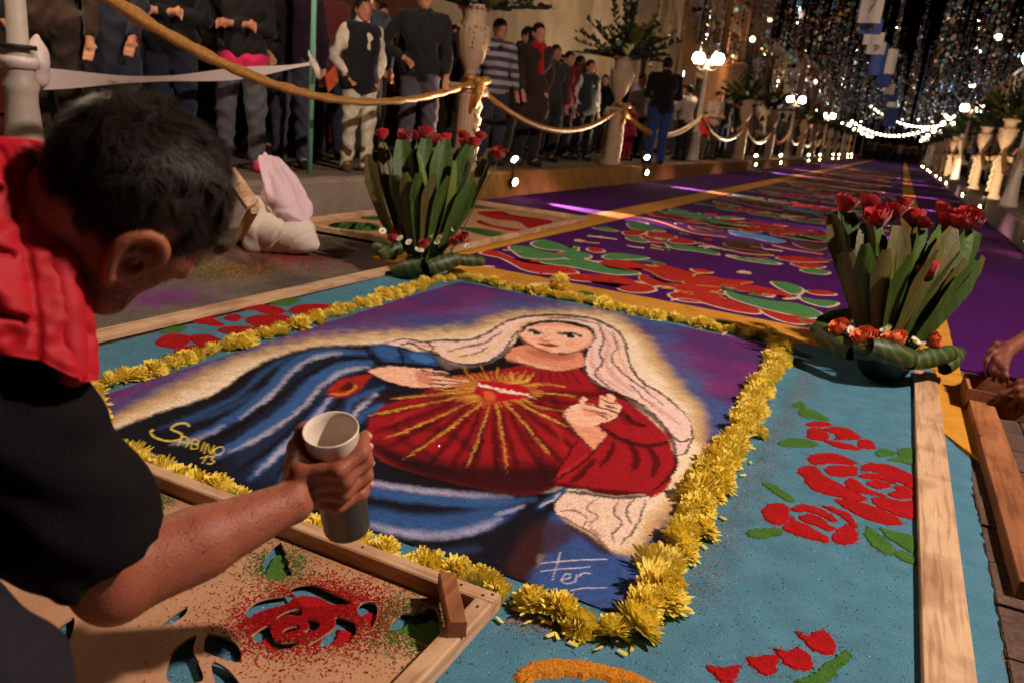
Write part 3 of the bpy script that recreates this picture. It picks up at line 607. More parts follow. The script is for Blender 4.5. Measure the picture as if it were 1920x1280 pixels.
# second framed stencil lying behind the left arrangement
A, B, C_, D_ = [G(x, y, .03)[:2] for x, y in ((790, 486), (592, 408), (892, 377), (1086, 407))]
fr = thing('rose_stencil', 'framed stencil with red and green dust lying on the road behind the left arrangement', 'stencil', (A[0], A[1], 0))
ctr = (A+B+C_+D_)/4
ex = ((D_-A)+(C_-B))/2; ey = ((B-A)+(C_-D_))/2
lx, ly = np.linalg.norm(ex), np.linalg.norm(ey); ex /= lx; ey = np.array([-ex[1], ex[0]]) if np.dot([-ex[1], ex[0]], ey) > 0 else np.array([ex[1], -ex[0]])
def q2(u, v): return ctr+ex*(u-.5)*lx+ey*(v-.5)*ly-A
pl2 = lambda L: [q2(u, v) for u, v in L]
h2 = [pl2(p) for p in ([(.08, .12), (.2, .08), (.3, .3), (.26, .5), (.32, .72), (.2, .62), (.12, .38)], [(.60, .1), (.74, .06), (.86, .2), (.82, .42), (.9, .6), (.78, .68), (.68, .45), (.7, .28)], [(.34, .1), (.42, .06), (.46, .3), (.40, .42), (.36, .28)], [(.10, .66), (.16, .62), (.24, .78), (.18, .92), (.08, .84)], [(.88, .74), (.93, .68), (.95, .86), (.88, .93), (.84, .84)], [(.38, .55), (.46, .46), (.52, .6), (.56, .82), (.48, .92), (.42, .74)], [(.5, .08), (.56, .1), (.55, .32), (.6, .46), (.54, .42), (.5, .26)], [(.28, .86), (.36, .8), (.4, .93), (.3, .96)], [(.62, .78), (.72, .76), (.78, .9), (.66, .95)])]
part('stencil_board', plate([q2(.01, .01), q2(.99, .01), q2(.99, .99), q2(.01, .99)], h2, .004, .009), PLY, fr)
for i, m in enumerate((SRED, RED, GRN, GRN, GRN, SRED, SRED, GRN, GRN)): part('sawdust_fill', heap(h2[i], -.008, .018, .05, .004, 4), m, fr)
def b2(u0, v0, u1, v1): a = q2(u0, v0); b = q2(u1, v1); return beam((a[0], a[1], .0095), (b[0], b[1], .0095), .04, .034)
e = .02/lx; e_ = .02/ly
for q in ((0, e_, 1, e_), (0, 1-e_, 1, 1-e_), (e, 2.05*e_, e, 1-2.05*e_), (1-e, 2.05*e_, 1-e, 1-2.05*e_)): part('frame_bar', b2(*q), PINE, fr)
# frames leaning behind the sack
lean = thing('stacked_frames', 'bare wooden frames leaning in a stack behind the white sack', 'frames', G(425, 455))
p0 = G(425, 455)
for i in range(3):
    dx = -.05*i; dy = .06*i
    a = G(440, 452)-p0+[dx, dy, 0]; b = W(470, 392, 3.72)-p0+[dx, dy, 0]; c_ = W(425, 330, 3.75)-p0+[dx, dy, 0]; d_ = G(380, 452)-p0+[dx-.05, dy, 0]
    part('frame_bar', beam(a, b, .05, .03, (1, .4, .3)), PINE, lean); part('frame_bar', beam(b, c_, .05, .03, (0, -.3, 1)), PINE, lean)
    part('frame_bar', beam(c_, d_, .05, .03, (1, .4, .3)), PINE, lean)
# open wooden box at the right edge
bx = G(1806, 766); WB = wood('box_wood', c(150, 96, 66), c(120, 76, 54))
tb = thing('wooden_box', 'shallow open wooden box held by hands at the right edge', 'box', (bx[0], bx[1], -.004), math.radians(0))
L_, D2, Hh, t_ = .46, .26, .085, .012
part('side', box(0, 0, 0, L_, t_, Hh), WB, tb); part('side', box(0, D2-t_, 0, L_, D2, Hh), WB, tb)
part('end', box(0, t_+.0005, 0, t_, D2-t_-.0005, Hh), wood('box_end', c(196, 138, 104), c(170, 116, 84)), tb); part('end', box(L_-t_, t_+.0005, 0, L_, D2-t_-.0005, Hh), WB, tb)
part('bottom', box(t_+.0005, t_+.0005, .002, L_-t_-.0005, D2-t_-.0005, .012), WB, tb)
# ------------------------------------------------------------------ the sawdust portrait: colours of the sawdust painted piece by piece on a fine ground mesh
PC = [G(861, 527)[:2], G(1447, 648)[:2], G(1196, 1166)[:2], G(186, 826)[:2], G(163, 752)[:2]]
X0, X1, Y0p, Y1p = -2.0, -.255, 1.27, 3.71
NXP, NYP = 600, 560
gx = np.linspace(X0, X1, NXP); gy = Y0p+(Y1p-Y0p)*np.linspace(0, 1, NYP)**1.05
GX, GY = np.meshgrid(gx, gy)
px = PX(np.stack([GX, GY, np.zeros_like(GX)], -1)).reshape(-1, 2)
gpt = np.stack([GX.ravel(), GY.ravel()], -1)
def vnoise(P, s, seed, oc=3):
    out = 0; a = 1.; tot = 0
    for o in range(oc):
        r = np.random.default_rng(seed+o).random((64, 64)); q = P*s*2**o; i = np.floor(q).astype(int); f = q-i; f = f*f*(3-2*f)
        g = lambda di, dj: r[(i[:, 0]+di) % 64, (i[:, 1]+dj) % 64]
        v = (g(0, 0)*(1-f[:, 0])+g(1, 0)*f[:, 0])*(1-f[:, 1])+(g(0, 1)*(1-f[:, 0])+g(1, 1)*f[:, 0])*f[:, 1]
        out = out+a*v; tot += a; a *= .55
    return out/tot
nA = vnoise(gpt, 3.1, 1); nB = vnoise(gpt, 9, 5); nC = vnoise(gpt, 60, 9, 2); nD = vnoise(gpt, 25, 12, 3)
# grains push the outlines about a little, more so where the drawing is close
wx = (nD-.5)*6+(nC-.5)*6+rng.normal(size=len(nD))*1.1; wy = (vnoise(gpt, 25, 31, 3)-.5)*3+(vnoise(gpt, 60, 41, 2)-.5)*3+rng.normal(size=len(nD))*.6
q = px+np.stack([wx, wy], -1)
def lc(t): return np.array(c(*t)[:3])
paint = np.zeros((len(px), 3))
def L3(col): paint[:] = lc(col)
def blend(m, col, idx=slice(None)):
    paint[idx] = paint[idx]*(1-m[:, None])+lc(col)*m[:, None]
def mask(poly, soft, pts, n=5, smooth=True):
    P = crom(poly, n, True) if smooth else np.asarray(poly, float)
    lo = P.min(0)-soft*3; hi = P.max(0)+soft*3
    I = np.where((pts[:, 0] > lo[0]) & (pts[:, 0] < hi[0]) & (pts[:, 1] > lo[1]) & (pts[:, 1] < hi[1]))[0]
    X = pts[I]; d2 = np.full(len(I), 1e9); ins = np.zeros(len(I), bool)
    for a, b in zip(P, np.roll(P, -1, 0)):
        e = b-a; t = np.clip(((X-a)@e)/(e@e+1e-9), 0, 1); r = X-a-t[:, None]*e; d2 = np.minimum(d2, (r*r).sum(1))
        cr = ((a[1] > X[:, 1]) != (b[1] > X[:, 1])); ins ^= cr & (X[:, 0] < (b[0]-a[0])*(X[:, 1]-a[1])/(b[1]-a[1]+1e-12)+a[0])
    d = np.sqrt(d2)*np.where(ins, 1, -1)
    m = np.clip(.5+d/(2*soft), 0, 1); return I, m*m*(3-2*m)
def fillp(poly, col, soft=2., op=1., pts=None, tex=0., smooth=True):
    I, m = mask(poly, soft, q if pts is None else pts, smooth=smooth); m = m*op
    if tex: m = m*np.clip(1-tex*(1.6*nB[I]+.6*nC[I]-.6), 0, 1)
    blend(m, col, I)
def stroke(line, w, col, soft=1.2, op=1., tex=0., taper=True, asp=1.0, n=6):
    P = crom(line, n); N = len(P); ww = np.full(N, w, float)
    if taper: ww *= np.clip(np.minimum(np.arange(N), np.arange(N)[::-1])/(N*.25)+.35, 0, 1)
    lo = P.min(0)-w-soft*3; hi = P.max(0)+w+soft*3
    I = np.where((q[:, 0] > lo[0]) & (q[:, 0] < hi[0]) & (q[:, 1] > lo[1]) & (q[:, 1] < hi[1]))[0]
    X = q[I]; best = np.full(len(I), 1e9)
    for i in range(N-1):
        a, b = P[i], P[i+1]; e = b-a; t = np.clip(((X-a)@e)/(e@e+1e-9), 0, 1); r = X-a-t[:, None]*e
        best = np.minimum(best, np.sqrt(r[:, 0]**2+(r[:, 1]*asp)**2)-(ww[i]*(1-t)+ww[i+1]*t)*.5)
    m = np.clip(.5-best/(2*soft), 0, 1); m = m*m*(3-2*m)*op
    if tex: m = m*np.clip(1-tex*(1.8*nC[I]+.9*nD[I]-.9), 0, 1)
    blend(m, col, I)
k2 = lambda L: [(640+x/2.743, 560+y/2.743) for x, y in L]
k1 = lambda L: [(150+x/1.6, 500+y/1.6) for x, y in L]
k7 = lambda L: [(150+x/2.743, 540+y/2.743) for x, y in L]
PUR, PBL, MAG, CRE, AUR, WH = (92, 46, 104), (64, 96, 156), (150, 58, 122), (250, 224, 196), (226, 182, 104), (236, 196, 178)
NAV, BLU, LBL, DRK = (24, 22, 32), (58, 96, 158), (176, 172, 206), (24, 14, 16)
RD, DRD, SKN, SKD = (158, 26, 34), (58, 10, 16), (250, 192, 164), (206, 124, 96)
L3(PUR)
blend(np.clip((nA-.38)*2.0, 0, 1)*.8, MAG); blend(np.clip((.5-nA)*3, 0, 1)*.55, (74, 56, 124))
# blue ring, gold rim and cream glow round the figure
aura = [(150, 842), (190, 800), (300, 735), (440, 672), (540, 643), (640, 628), (760, 622), (880, 612), (930, 594), (1000, 584), (1080, 581), (1150, 590), (1205, 622), (1240, 668), (1275, 725), (1318, 775), (1328, 850), (1285, 935), (1225, 1000), (1170, 1050), (1060, 1000), (900, 1120), (500, 960), (300, 880)]
ringp = [(140, 850), (170, 790), (300, 715), (440, 650), (560, 622), (700, 606), (850, 592), (930, 570), (1010, 558), (1090, 556), (1180, 570), (1250, 610), (1300, 680), (1350, 745), (1380, 800), (1370, 880), (1310, 985), (1230, 1060), (1160, 1120), (1000, 1110), (500, 960), (300, 880)]
wob = px+np.stack([(nB-.5)*46+(nA-.5)*30, (vnoise(gpt, 9, 55)-.5)*26], -1)
fillp(ringp, PBL, 22, .7, wob, .6); fillp(ringp, (44, 96, 142), 26, .35, wob, .8)
fillp(aura, AUR, 13, .75, px+np.stack([(nB-.5)*26, (nD-.5)*14], -1))
aur2 = [(150, 850), (200, 812), (320, 748), (450, 686), (560, 655), (660, 640), (780, 634), (890, 626), (945, 606), (1010, 597), (1080, 594), (1140, 602), (1185, 632), (1222, 680), (1255, 735), (1298, 785), (1306, 850), (1265, 925), (1205, 985), (1160, 1035), (1060, 1000), (900, 1120), (500, 960), (300, 880)]
fillp(aur2, CRE, 16, .98, px+np.stack([(nB-.5)*30, (nD-.5)*18], -1), .08)
# cloak
cloak = [(205, 812), (290, 778), (385, 748), (430, 722), (462, 698), (520, 672), (590, 655), (690, 648), (760, 652), (850, 700), (870, 720), (760, 780), (690, 830), (760, 880), (1000, 925), (1062, 915), (1042, 965), (1110, 1010), (1150, 1050), (1100, 1070), (1010, 1040), (980, 1120), (700, 1040), (500, 950), (350, 880), (240, 838), (190, 824)]
fillp(cloak, NAV, 4)
fillp([(560, 700), (640, 690), (700, 740), (640, 820), (560, 900), (470, 900), (430, 850), (500, 770)], (44, 72, 120), 30, .3)
for ln, w, op in (([(690, 664), (600, 662), (540, 690), (500, 735), (430, 790), (360, 822)], 20, .85), ([(700, 682), (640, 690), (590, 716), (540, 770), (470, 820), (400, 860)], 24, .95), ([(670, 712), (620, 740), (580, 790), (520, 850), (470, 900)], 22, .85), ([(560, 660), (500, 694), (450, 740), (380, 775), (300, 805)], 9, .6), ([(615, 800), (580, 840), (545, 895), (520, 930)], 30, .75), ([(645, 790), (660, 755), (720, 728)], 12, .8), ([(720, 760), (690, 775), (670, 790)], 16, .9), ([(330, 800), (420, 770), (480, 735)], 9, .5)):
    stroke(ln, w*.9, (60, 100, 162), 5.5, op, .15)
for ln, w, op in (([(640, 664), (590, 672), (548, 698), (510, 740), (450, 785)], 6, .7), ([(690, 690), (640, 700), (600, 728), (560, 772), (500, 815), (430, 850)], 7, .75), ([(620, 745), (590, 785), (540, 838), (480, 890)], 7, .65), ([(705, 740), (675, 765), (660, 780)], 7, .8), ([(600, 820), (570, 860), (545, 905)], 8, .6), ([(420, 800), (370, 825), (320, 835)], 6, .5), ([(560, 810), (520, 850), (500, 880)], 6, .5)):
    stroke(ln, w*1.15, (196, 194, 220), 4.5, min(1, op*1.15), .25)
for ln, w in (([(700, 652), (600, 654), (530, 670), (465, 700), (420, 735), (340, 765)], 7), ([(715, 672), (640, 676), (575, 706), (520, 750), (440, 805), (380, 830)], 9), ([(690, 700), (640, 718), (600, 752), (545, 810), (480, 862), (440, 890)], 10), ([(650, 735), (620, 775), (570, 830), (520, 895)], 10), ([(640, 800), (615, 850), (590, 910)], 12)):
    stroke(ln, w, DRK, 4, .9, .12)
# folds across the lap
stroke([(668, 905), (760, 918), (850, 928), (960, 934)], 12, LBL, 5, .95, .2); stroke([(665, 918), (760, 934), (880, 944), (1000, 938)], 18, BLU, 6, .9, .15)
stroke([(665, 962), (760, 985), (860, 985), (960, 960)], 40, BLU, 10, .85, .2); stroke([(690, 985), (780, 1005), (870, 1000), (940, 975)], 14, LBL, 7, .8, .25); stroke([(930, 968), (985, 950)], 8, LBL, 3, .7, .3)
stroke([(1060, 918), (1035, 935), (1010, 955)], 12, BLU, 4, .9); stroke([(1050, 925), (1030, 942), (1012, 953)], 5, (210, 205, 220), 2, .9, .3); stroke([(700, 1030), (800, 1040), (900, 1030)], 14, (52, 78, 124), 9, .5, .3)
fillp([(1040, 965), (1090, 995), (1140, 1040), (1195, 1080), (1170, 1150), (1060, 1120), (990, 1100), (1015, 1030)], (56, 84, 146), 9, .95, wob); fillp([(1010, 980), (1080, 1000), (1020, 1050), (985, 1090), (950, 1060)], (66, 34, 32), 14, .8)
stroke([(1060, 985), (1110, 1015), (1150, 1040)], 14, (70, 44, 38), 6, .7)
fillp([(1140, 1150), (1190, 1090), (1230, 1040), (1260, 1010), (1225, 1120), (1180, 1165)], MAG, 14, .7, wob)
# red dress
dress = [(848, 708), (875, 696), (930, 690), (985, 684), (1040, 694), (1092, 688), (1112, 706), (1168, 745), (1228, 795), (1261, 838), (1268, 872), (1248, 918), (1208, 938), (1140, 936), (1062, 908), (1000, 930), (900, 918), (800, 895), (720, 868), (688, 836), (690, 795), (720, 762), (790, 738), (845, 722)]
fillp(dress, RD, 3)
fillp([(690, 830), (760, 850), (860, 870), (980, 870), (1050, 870), (1060, 910), (1000, 935), (880, 922), (760, 890)], DRK, 18, .9); fillp([(1120, 920), (1180, 905), (1240, 900), (1200, 935), (1120, 932)], DRD, 8, .7)
for a0, r0, r1, w in [(x, 60, 240, 9) for x in np.linspace(.05, 3.05, 17)]:
    ca, sa = cs(a0), sn(a0); stroke([(925+ca*r0*1.1, 735+sa*r0*.55), (925+ca*r1*.62, 735+sa*r1*.42), (925+ca*r1*1.05, 735+sa*r1*.72)], w*1.15, DRD, 5, .8, .2)
stroke([(1110, 715), (1150, 760), (1180, 800), (1170, 830)], 12, DRD, 6, .6)
for ln, w in (([(760, 800), (840, 812), (900, 860)], 10), ([(730, 790), (760, 830), (830, 870)], 9), ([(980, 800), (1010, 850), (1020, 895)], 10), ([(900, 800), (890, 850), (860, 890)], 8), ([(1030, 740), (1060, 790), (1080, 820)], 8), ([(930, 810), (935, 850), (925, 890)], 9), ([(700, 840), (760, 868), (850, 885)], 12)): stroke(ln, w*1.5, DRK, 6, .6, .3)
for ln, w in (([(1000, 760), (1040, 800), (1060, 850)], 7), ([(800, 760), (760, 780), (720, 800)], 7), ([(1200, 870), (1230, 850), (1240, 830)], 8), ([(1140, 900), (1190, 880), (1215, 860)], 8)): stroke(ln, w, (196, 48, 50), 5, .6, .3)
# hair and veil
hair = [(978, 612), (1005, 600), (1050, 598), (1095, 606), (1118, 626), (1116, 660), (1100, 688), (1095, 700), (1112, 716), (1085, 690), (1080, 660), (960, 690), (900, 700), (850, 705), (840, 694), (900, 688), (945, 668), (965, 640)]
fillp(hair, DRK, 2.5)
fillp([(845, 640), (900, 650), (960, 650), (950, 680), (880, 700), (800, 690), (760, 680)], DRK, 6, .85)
veil = k2([(230, 235), (300, 215), (420, 225), (520, 222), (620, 218), (700, 195), (790, 150), (880, 108), (990, 93), (1120, 92), (1260, 100), (1370, 140), (1440, 195), (1465, 260), (1480, 340), (1540, 430), (1650, 490), (1730, 560), (1800, 640), (1800, 720), (1760, 800), (1715, 815), (1690, 750), (1680, 680), (1560, 560), (1420, 490), (1310, 440), (1255, 380), (1250, 320), (1275, 260), (1308, 190), (1270, 145), (1180, 120), (1080, 116), (980, 126), (915, 160), (880, 210), (850, 260), (790, 310), (700, 340), (600, 345), (530, 320), (495, 280), (420, 262), (300, 250)])
fillp(veil, (246, 208, 198), 2.2)
for ln, w, col, op in (([(520, 250), (600, 290), (700, 300), (780, 260), (860, 190), (960, 130), (1080, 112)], 16, (236, 200, 120), .6), ([(560, 300), (650, 312), (720, 290)], 14, (236, 200, 120), .7), ([(1320, 150), (1370, 240), (1360, 330), (1400, 400), (1500, 480)], 22, (206, 140, 120), .55), ([(1390, 190), (1420, 280), (1430, 360), (1500, 440)], 14, (236, 196, 110), .55), ([(1290, 260), (1290, 340), (1350, 420)], 14, (230, 170, 160), .6), ([(1560, 520), (1660, 590), (1740, 650)], 16, (206, 136, 126), .6), ([(1350, 160), (1420, 230), (1440, 320), (1480, 400)], 8, (200, 130, 110), .6), ([(1280, 300), (1310, 380), (1390, 440), (1500, 510)], 10, (214, 140, 130), .6), ([(900, 150), (1000, 112), (1120, 102), (1260, 112)], 6, (206, 146, 110), .6), ([(640, 250), (720, 240), (800, 190)], 10, (196, 130, 120), .6), ([(330, 235), (420, 245), (500, 250)], 8, (200, 130, 110), .7)):
    stroke(k2(ln), w/2.743*1.3, col, 2.6, op, .15)
for ln, w in (([(235, 232), (320, 213), (420, 226), (540, 218), (660, 218), (760, 180), (860, 118), (980, 93), (1120, 90), (1270, 104), (1380, 146), (1445, 200), (1465, 260), (1482, 340), (1545, 430), (1660, 500), (1740, 570), (1795, 640)], 7), ([(1320, 140), (1350, 210), (1325, 280), (1345, 330), (1300, 380), (1330, 420), (1400, 470)], 6), ([(1390, 170), (1415, 250), (1390, 300), (1420, 360), (1490, 420), (1560, 470), (1650, 550)], 5), ([(1310, 200), (1265, 260), (1250, 330), (1260, 390), (1320, 440), (1430, 495), (1560, 560), (1680, 680)], 7), ([(1690, 690), (1740, 740), (1800, 720)], 6), ([(495, 285), (540, 320), (620, 342), (720, 338), (800, 300), (850, 250), (900, 180), (960, 135)], 6), ([(290, 250), (350, 232), (400, 255), (440, 270)], 5), ([(430, 230), (470, 250), (460, 285), (510, 300)], 5), ([(540, 280), (640, 250), (740, 230), (830, 170)], 4), ([(600, 300), (680, 290), (760, 250)], 4), ([(1060, 104), (1200, 108), (1330, 140)], 4), ([(1716, 815), (1765, 800), (1800, 730), (1800, 650)], 6), ([(1480, 440), (1540, 500), (1600, 560)], 4)):
    stroke(k2(ln), w/2.743*1.75, DRK, 1.0, .95, .1)
# blue shoulder knot
fillp(k2([(150, 250), (220, 235), (280, 250), (340, 275), (440, 280), (500, 320), (490, 350), (400, 350), (320, 335), (240, 330), (180, 300)]), (40, 72, 128), 2.5); fillp(k2([(170, 265), (240, 250), (290, 280), (280, 315), (220, 305)]), BLU, 3, .9); fillp(k2([(350, 290), (440, 295), (480, 330), (400, 335)]), (70, 116, 184), 3, .9)
stroke(k2([(290, 255), (310, 290), (320, 335)]), 5, DRK, 1.6); stroke(k2([(130, 270), (180, 330), (300, 340), (500, 356)]), 5, DRK, 1.6)
# face and neck
fillp(k2([(870, 270), (960, 240), (1180, 270), (1240, 290), (1245, 350), (1170, 372), (1080, 374), (960, 345), (850, 318)]), (226, 146, 116), 2.2); fillp(k2([(960, 262), (1150, 285), (1210, 300), (1130, 320), (1000, 300)]), (176, 92, 70), 6, .75); stroke(k2([(900, 300), (960, 340), (1080, 360)]), 7, (244, 190, 156), 3, .7)
face = k2([(912, 190), (935, 150), (990, 128), (1070, 122), (1160, 130), (1250, 150), (1292, 185), (1290, 225), (1250, 262), (1180, 282), (1120, 285), (1040, 268), (960, 235)])
fillp(face, SKN, 1.6)
fillp(k2([(915, 190), (950, 215), (1000, 250), (1060, 275), (1000, 262), (930, 225)]), SKD, 4, .6); fillp(k2([(1290, 190), (1270, 235), (1200, 270), (1240, 265), (1290, 230)]), SKD, 4, .55); fillp(k2([(930, 150), (1000, 132), (1180, 135), (1280, 165), (1180, 150), (1020, 145)]), SKD, 3, .5)
fillp(k2([(980, 205), (1020, 205), (1030, 222), (990, 222)]), (236, 150, 128), 5, .6); fillp(k2([(1150, 225), (1230, 225), (1220, 250), (1160, 250)]), (236, 150, 128), 5, .6)
for ex_, s in ((0, 1), (1, 1)):
    if ex_ == 0: stroke(k2([(950, 168), (985, 166), (1040, 182)]), 3.0, (60, 30, 26), .9); fillp(k2([(958, 180), (985, 173), (1020, 178), (1036, 188), (1000, 190), (972, 186)]), (236, 214, 206), .8); fillp(k2([(985, 173), (1010, 174), (1014, 188), (990, 188)]), (36, 22, 22), .8); stroke(k2([(952, 178), (985, 170), (1020, 175), (1042, 188)]), 2.0, (26, 14, 14), .7)
    else: stroke(k2([(1112, 182), (1170, 181), (1245, 200)]), 3.2, (60, 30, 26), .9); fillp(k2([(1128, 192), (1165, 188), (1205, 193), (1230, 204), (1190, 208), (1150, 203)]), (236, 214, 206), .8); fillp(k2([(1158, 187), (1190, 188), (1192, 206), (1164, 204)]), (36, 22, 22), .8); stroke(k2([(1122, 192), (1165, 185), (1205, 190), (1240, 206)]), 2.1, (26, 14, 14), .7)
stroke(k2([(1072, 182), (1048, 200), (1022, 216), (1042, 222), (1070, 226), (1088, 222)]), 2.2, (190, 104, 84), 1.1, .85); stroke(k2([(1030, 218), (1050, 225), (1078, 226)]), 2, (120, 56, 48), .8, .8)
fillp(k2([(1000, 232), (1030, 231), (1055, 236), (1080, 235), (1118, 246), (1080, 252), (1040, 248)]), (176, 50, 52), 1.0); stroke(k2([(1002, 233), (1050, 241), (1116, 246)]), 1.4, (84, 22, 26), .7); stroke(k2([(1040, 262), (1080, 266)]), 2, (206, 130, 104), 1.2, .7)
stroke(k2([(912, 188), (930, 215), (990, 252), (1060, 278), (1130, 287), (1200, 280), (1262, 256)]), 2.6, (60, 26, 22), 1, .85); stroke(k2([(918, 180), (945, 150), (1000, 130), (1080, 122), (1180, 130), (1270, 156), (1296, 190)]), 5, DRK, 1.4)
stroke(k2([(850, 318), (960, 348), (1080, 376), (1170, 374), (1245, 352)]), 2.6, DRK, 1.2, .8)
for x in range(6): stroke(k2([(990+x*38, 380), (985+x*44, 410), (975+x*50, 440)]), 3.2, DRD, 1.6, .7)
# her right hand laid towards the heart
fillp(k2([(140, 380), (200, 352), (300, 352), (400, 360), (520, 376), (540, 386), (480, 390), (560, 405), (640, 415), (650, 430), (600, 440), (640, 446), (560, 458), (440, 462), (340, 456), (240, 430)]), SKN, 1.8)
for ln in ([(400, 366), (470, 384), (530, 384)], [(420, 390), (520, 402), (640, 420)], [(440, 418), (540, 424), (645, 434)], [(430, 440), (540, 446), (630, 446)]): stroke(k2(ln), 2.8, (70, 24, 20), .9, .95)
fillp(k2([(380, 375), (440, 390), (470, 440), (400, 440)]), (206, 110, 84), 5, .7); stroke(k2([(140, 385), (240, 434), (340, 458), (470, 466), (590, 460)]), 2.6, DRK, 1.2, .9); stroke(k2([(150, 370), (210, 350), (330, 352), (420, 360)]), 2.2, DRK, 1, .8)
fillp(k7([(1270, 555), (1300, 500), (1370, 465), (1500, 450), (1480, 480), (1430, 540), (1350, 568)]), (170, 40, 30), 3); stroke(k7([(1290, 545), (1350, 552), (1420, 520), (1400, 490)]), 4, (220, 150, 60), 2, .8); fillp(k7([(1330, 530), (1370, 490), (1410, 490), (1400, 525)]), (40, 14, 16), 3, .8)
# her left hand, raised
fillp(k2([(1160, 640), (1190, 630), (1260, 650), (1300, 650), (1365, 700), (1350, 730), (1300, 782), (1260, 750), (1200, 690)]), (236, 160, 128), 1.8)
fillp(k2([(1145, 590), (1170, 560), (1215, 540), (1225, 512), (1245, 505), (1258, 520), (1248, 540), (1290, 548), (1330, 560), (1325, 510), (1345, 500), (1390, 525), (1420, 540), (1440, 560), (1430, 600), (1390, 630), (1330, 655), (1250, 660), (1190, 645), (1150, 620)]), SKN, 1.5); fillp(k2([(1365, 500), (1390, 492), (1412, 510), (1405, 530), (1380, 520)]), SKN, 1.2)
for ln in ([(1250, 545), (1310, 560), (1390, 580), (1430, 600)], [(1240, 575), (1310, 585), (1390, 610)], [(1330, 512), (1370, 535), (1420, 545)], [(1350, 545), (1385, 560), (1420, 570)], [(1145, 590), (1170, 558), (1215, 538), (1228, 510)], [(1146, 595), (1160, 630), (1200, 690), (1260, 752), (1300, 784)], [(1310, 655), (1370, 640), (1430, 600), (1445, 555)], [(1300, 590), (1350, 610), (1370, 625)]): stroke(k2(ln), 2.8, (60, 20, 20), .9, .95)
fillp(k2([(1230, 560), (1290, 570), (1330, 600), (1260, 610)]), (222, 136, 112), 4, .6)
# right sleeve
slv = k2([(1085, 945), (1120, 890), (1160, 800), (1215, 730), (1300, 785), (1365, 710), (1450, 730), (1560, 755), (1680, 790), (1715, 850), (1700, 900), (1640, 970), (1570, 1010), (1440, 1010), (1250, 985), (1130, 970)])
fillp(slv, (158, 26, 34), 2); fillp(k2([(1330, 660), (1450, 650), (1580, 670), (1690, 690), (1680, 740), (1560, 745), (1420, 720), (1350, 690)]), (164, 26, 36), 4, .9)
for ln, w in (([(1085, 945), (1125, 880), (1165, 800), (1215, 728)], 3.4), ([(1085, 948), (1200, 880), (1290, 800), (1360, 715)], 3.4), ([(1085, 948), (1200, 975), (1350, 995), (1480, 1010), (1580, 1010)], 7), ([(1330, 660), (1430, 725), (1560, 760), (1690, 740)], 6), ([(1290, 440), (1420, 500), (1560, 580), (1680, 690), (1715, 800), (1700, 900), (1600, 1000)], 6), ([(1480, 740), (1520, 820), (1500, 880)], 10), ([(1580, 770), (1620, 840), (1600, 920)], 9), ([(1400, 740), (1380, 800), (1330, 870)], 7), ([(1300, 830), (1240, 900), (1180, 950)], 8), ([(1460, 600), (1500, 640), (1560, 660)], 6)): stroke(k2(ln), w*1.3, DRD if w > 6.5 else DRK, 2.2 if w > 6.5 else 1.2, .85, .1)
stroke(k2([(1110, 920), (1180, 870), (1260, 800)]), 4, (190, 50, 44), 2, .7)
# white hem under the sleeve
hem = [(1040, 962), (1062, 925), (1110, 925), (1160, 932), (1215, 930), (1205, 965), (1185, 1000), (1160, 1025), (1140, 1030), (1110, 1000)]
fillp(hem, (240, 205, 186), 2.2)
for ln, w, col in (([(1062, 925), (1110, 928), (1160, 935), (1218, 930)], 6, DRK), ([(1045, 960), (1080, 960), (1100, 975), (1090, 995)], 3.4, (150, 70, 60)), ([(1120, 935), (1100, 955), (1120, 970), (1105, 990), (1130, 1010)], 3.6, (170, 90, 76)), ([(1160, 940), (1150, 965), (1165, 980), (1150, 1005), (1155, 1020)], 4, DRK), ([(1190, 935), (1175, 960), (1185, 985)], 4, DRK), ([(1040, 965), (1080, 985), (1110, 1002), (1142, 1032)], 4, (110, 60, 50)), ([(1210, 940), (1195, 985), (1165, 1022)], 4, DRK), ([(1140, 955), (1135, 985)], 3, (236, 196, 120))): stroke(ln, w, col, 1.4, .85)
# heart with rays of gold sawdust
hc = np.array([925., 733.])
for k_ in range(46):
    a = k_/46*2*math.pi; r1 = (62+26*rng.random()); stroke([(hc[0]+cs(a)*36, hc[1]+sn(a)*16), (hc[0]+cs(a+.02)*r1*1.15, hc[1]+sn(a+.02)*r1*.44)], 3.0, (206, 150, 62), 1.6, .85, .6)
for a, b, w in (((895, 742), (690, 781), 6), ((900, 748), (722, 824), 6), ((908, 752), (757, 864), 7), ((920, 756), (876, 880), 6), ((930, 755), (952, 888), 7), ((945, 752), (1028, 852), 7), ((958, 748), (1062, 800), 6), ((966, 742), (1074, 774), 5), ((972, 735), (1078, 744), 5), ((970, 728), (1062, 727), 4), ((890, 735), (730, 748), 5), ((885, 728), (800, 728), 4), ((900, 720), (868, 690), 4), ((915, 716), (902, 686), 4), ((935, 714), (935, 690), 4)):
    m_ = ((a[0]+b[0])/2+rng.normal()*3, (a[1]+b[1])/2+rng.normal()*3); stroke([a, m_, b], w*.72, (222, 168, 70), 1.8, .95, .75)
fillp(k2([(690, 440), (740, 428), (800, 440), (850, 432), (930, 450), (975, 480), (960, 512), (880, 525), (790, 532), (740, 528), (710, 490)]), (186, 22, 36), 1.6); fillp(k2([(730, 480), (780, 490), (790, 525), (745, 522)]), (226, 120, 60), 3, .7)
stroke(k2([(700, 445), (760, 458), (830, 480), (900, 492), (960, 500)]), 4.6, (244, 220, 206), 1.3, .95)
for t_ in np.linspace(0, 1, 7): stroke(k2([(705+250*t_, 440+55*t_), (725+250*t_, 458+52*t_)]), 3, (250, 236, 226), 1)
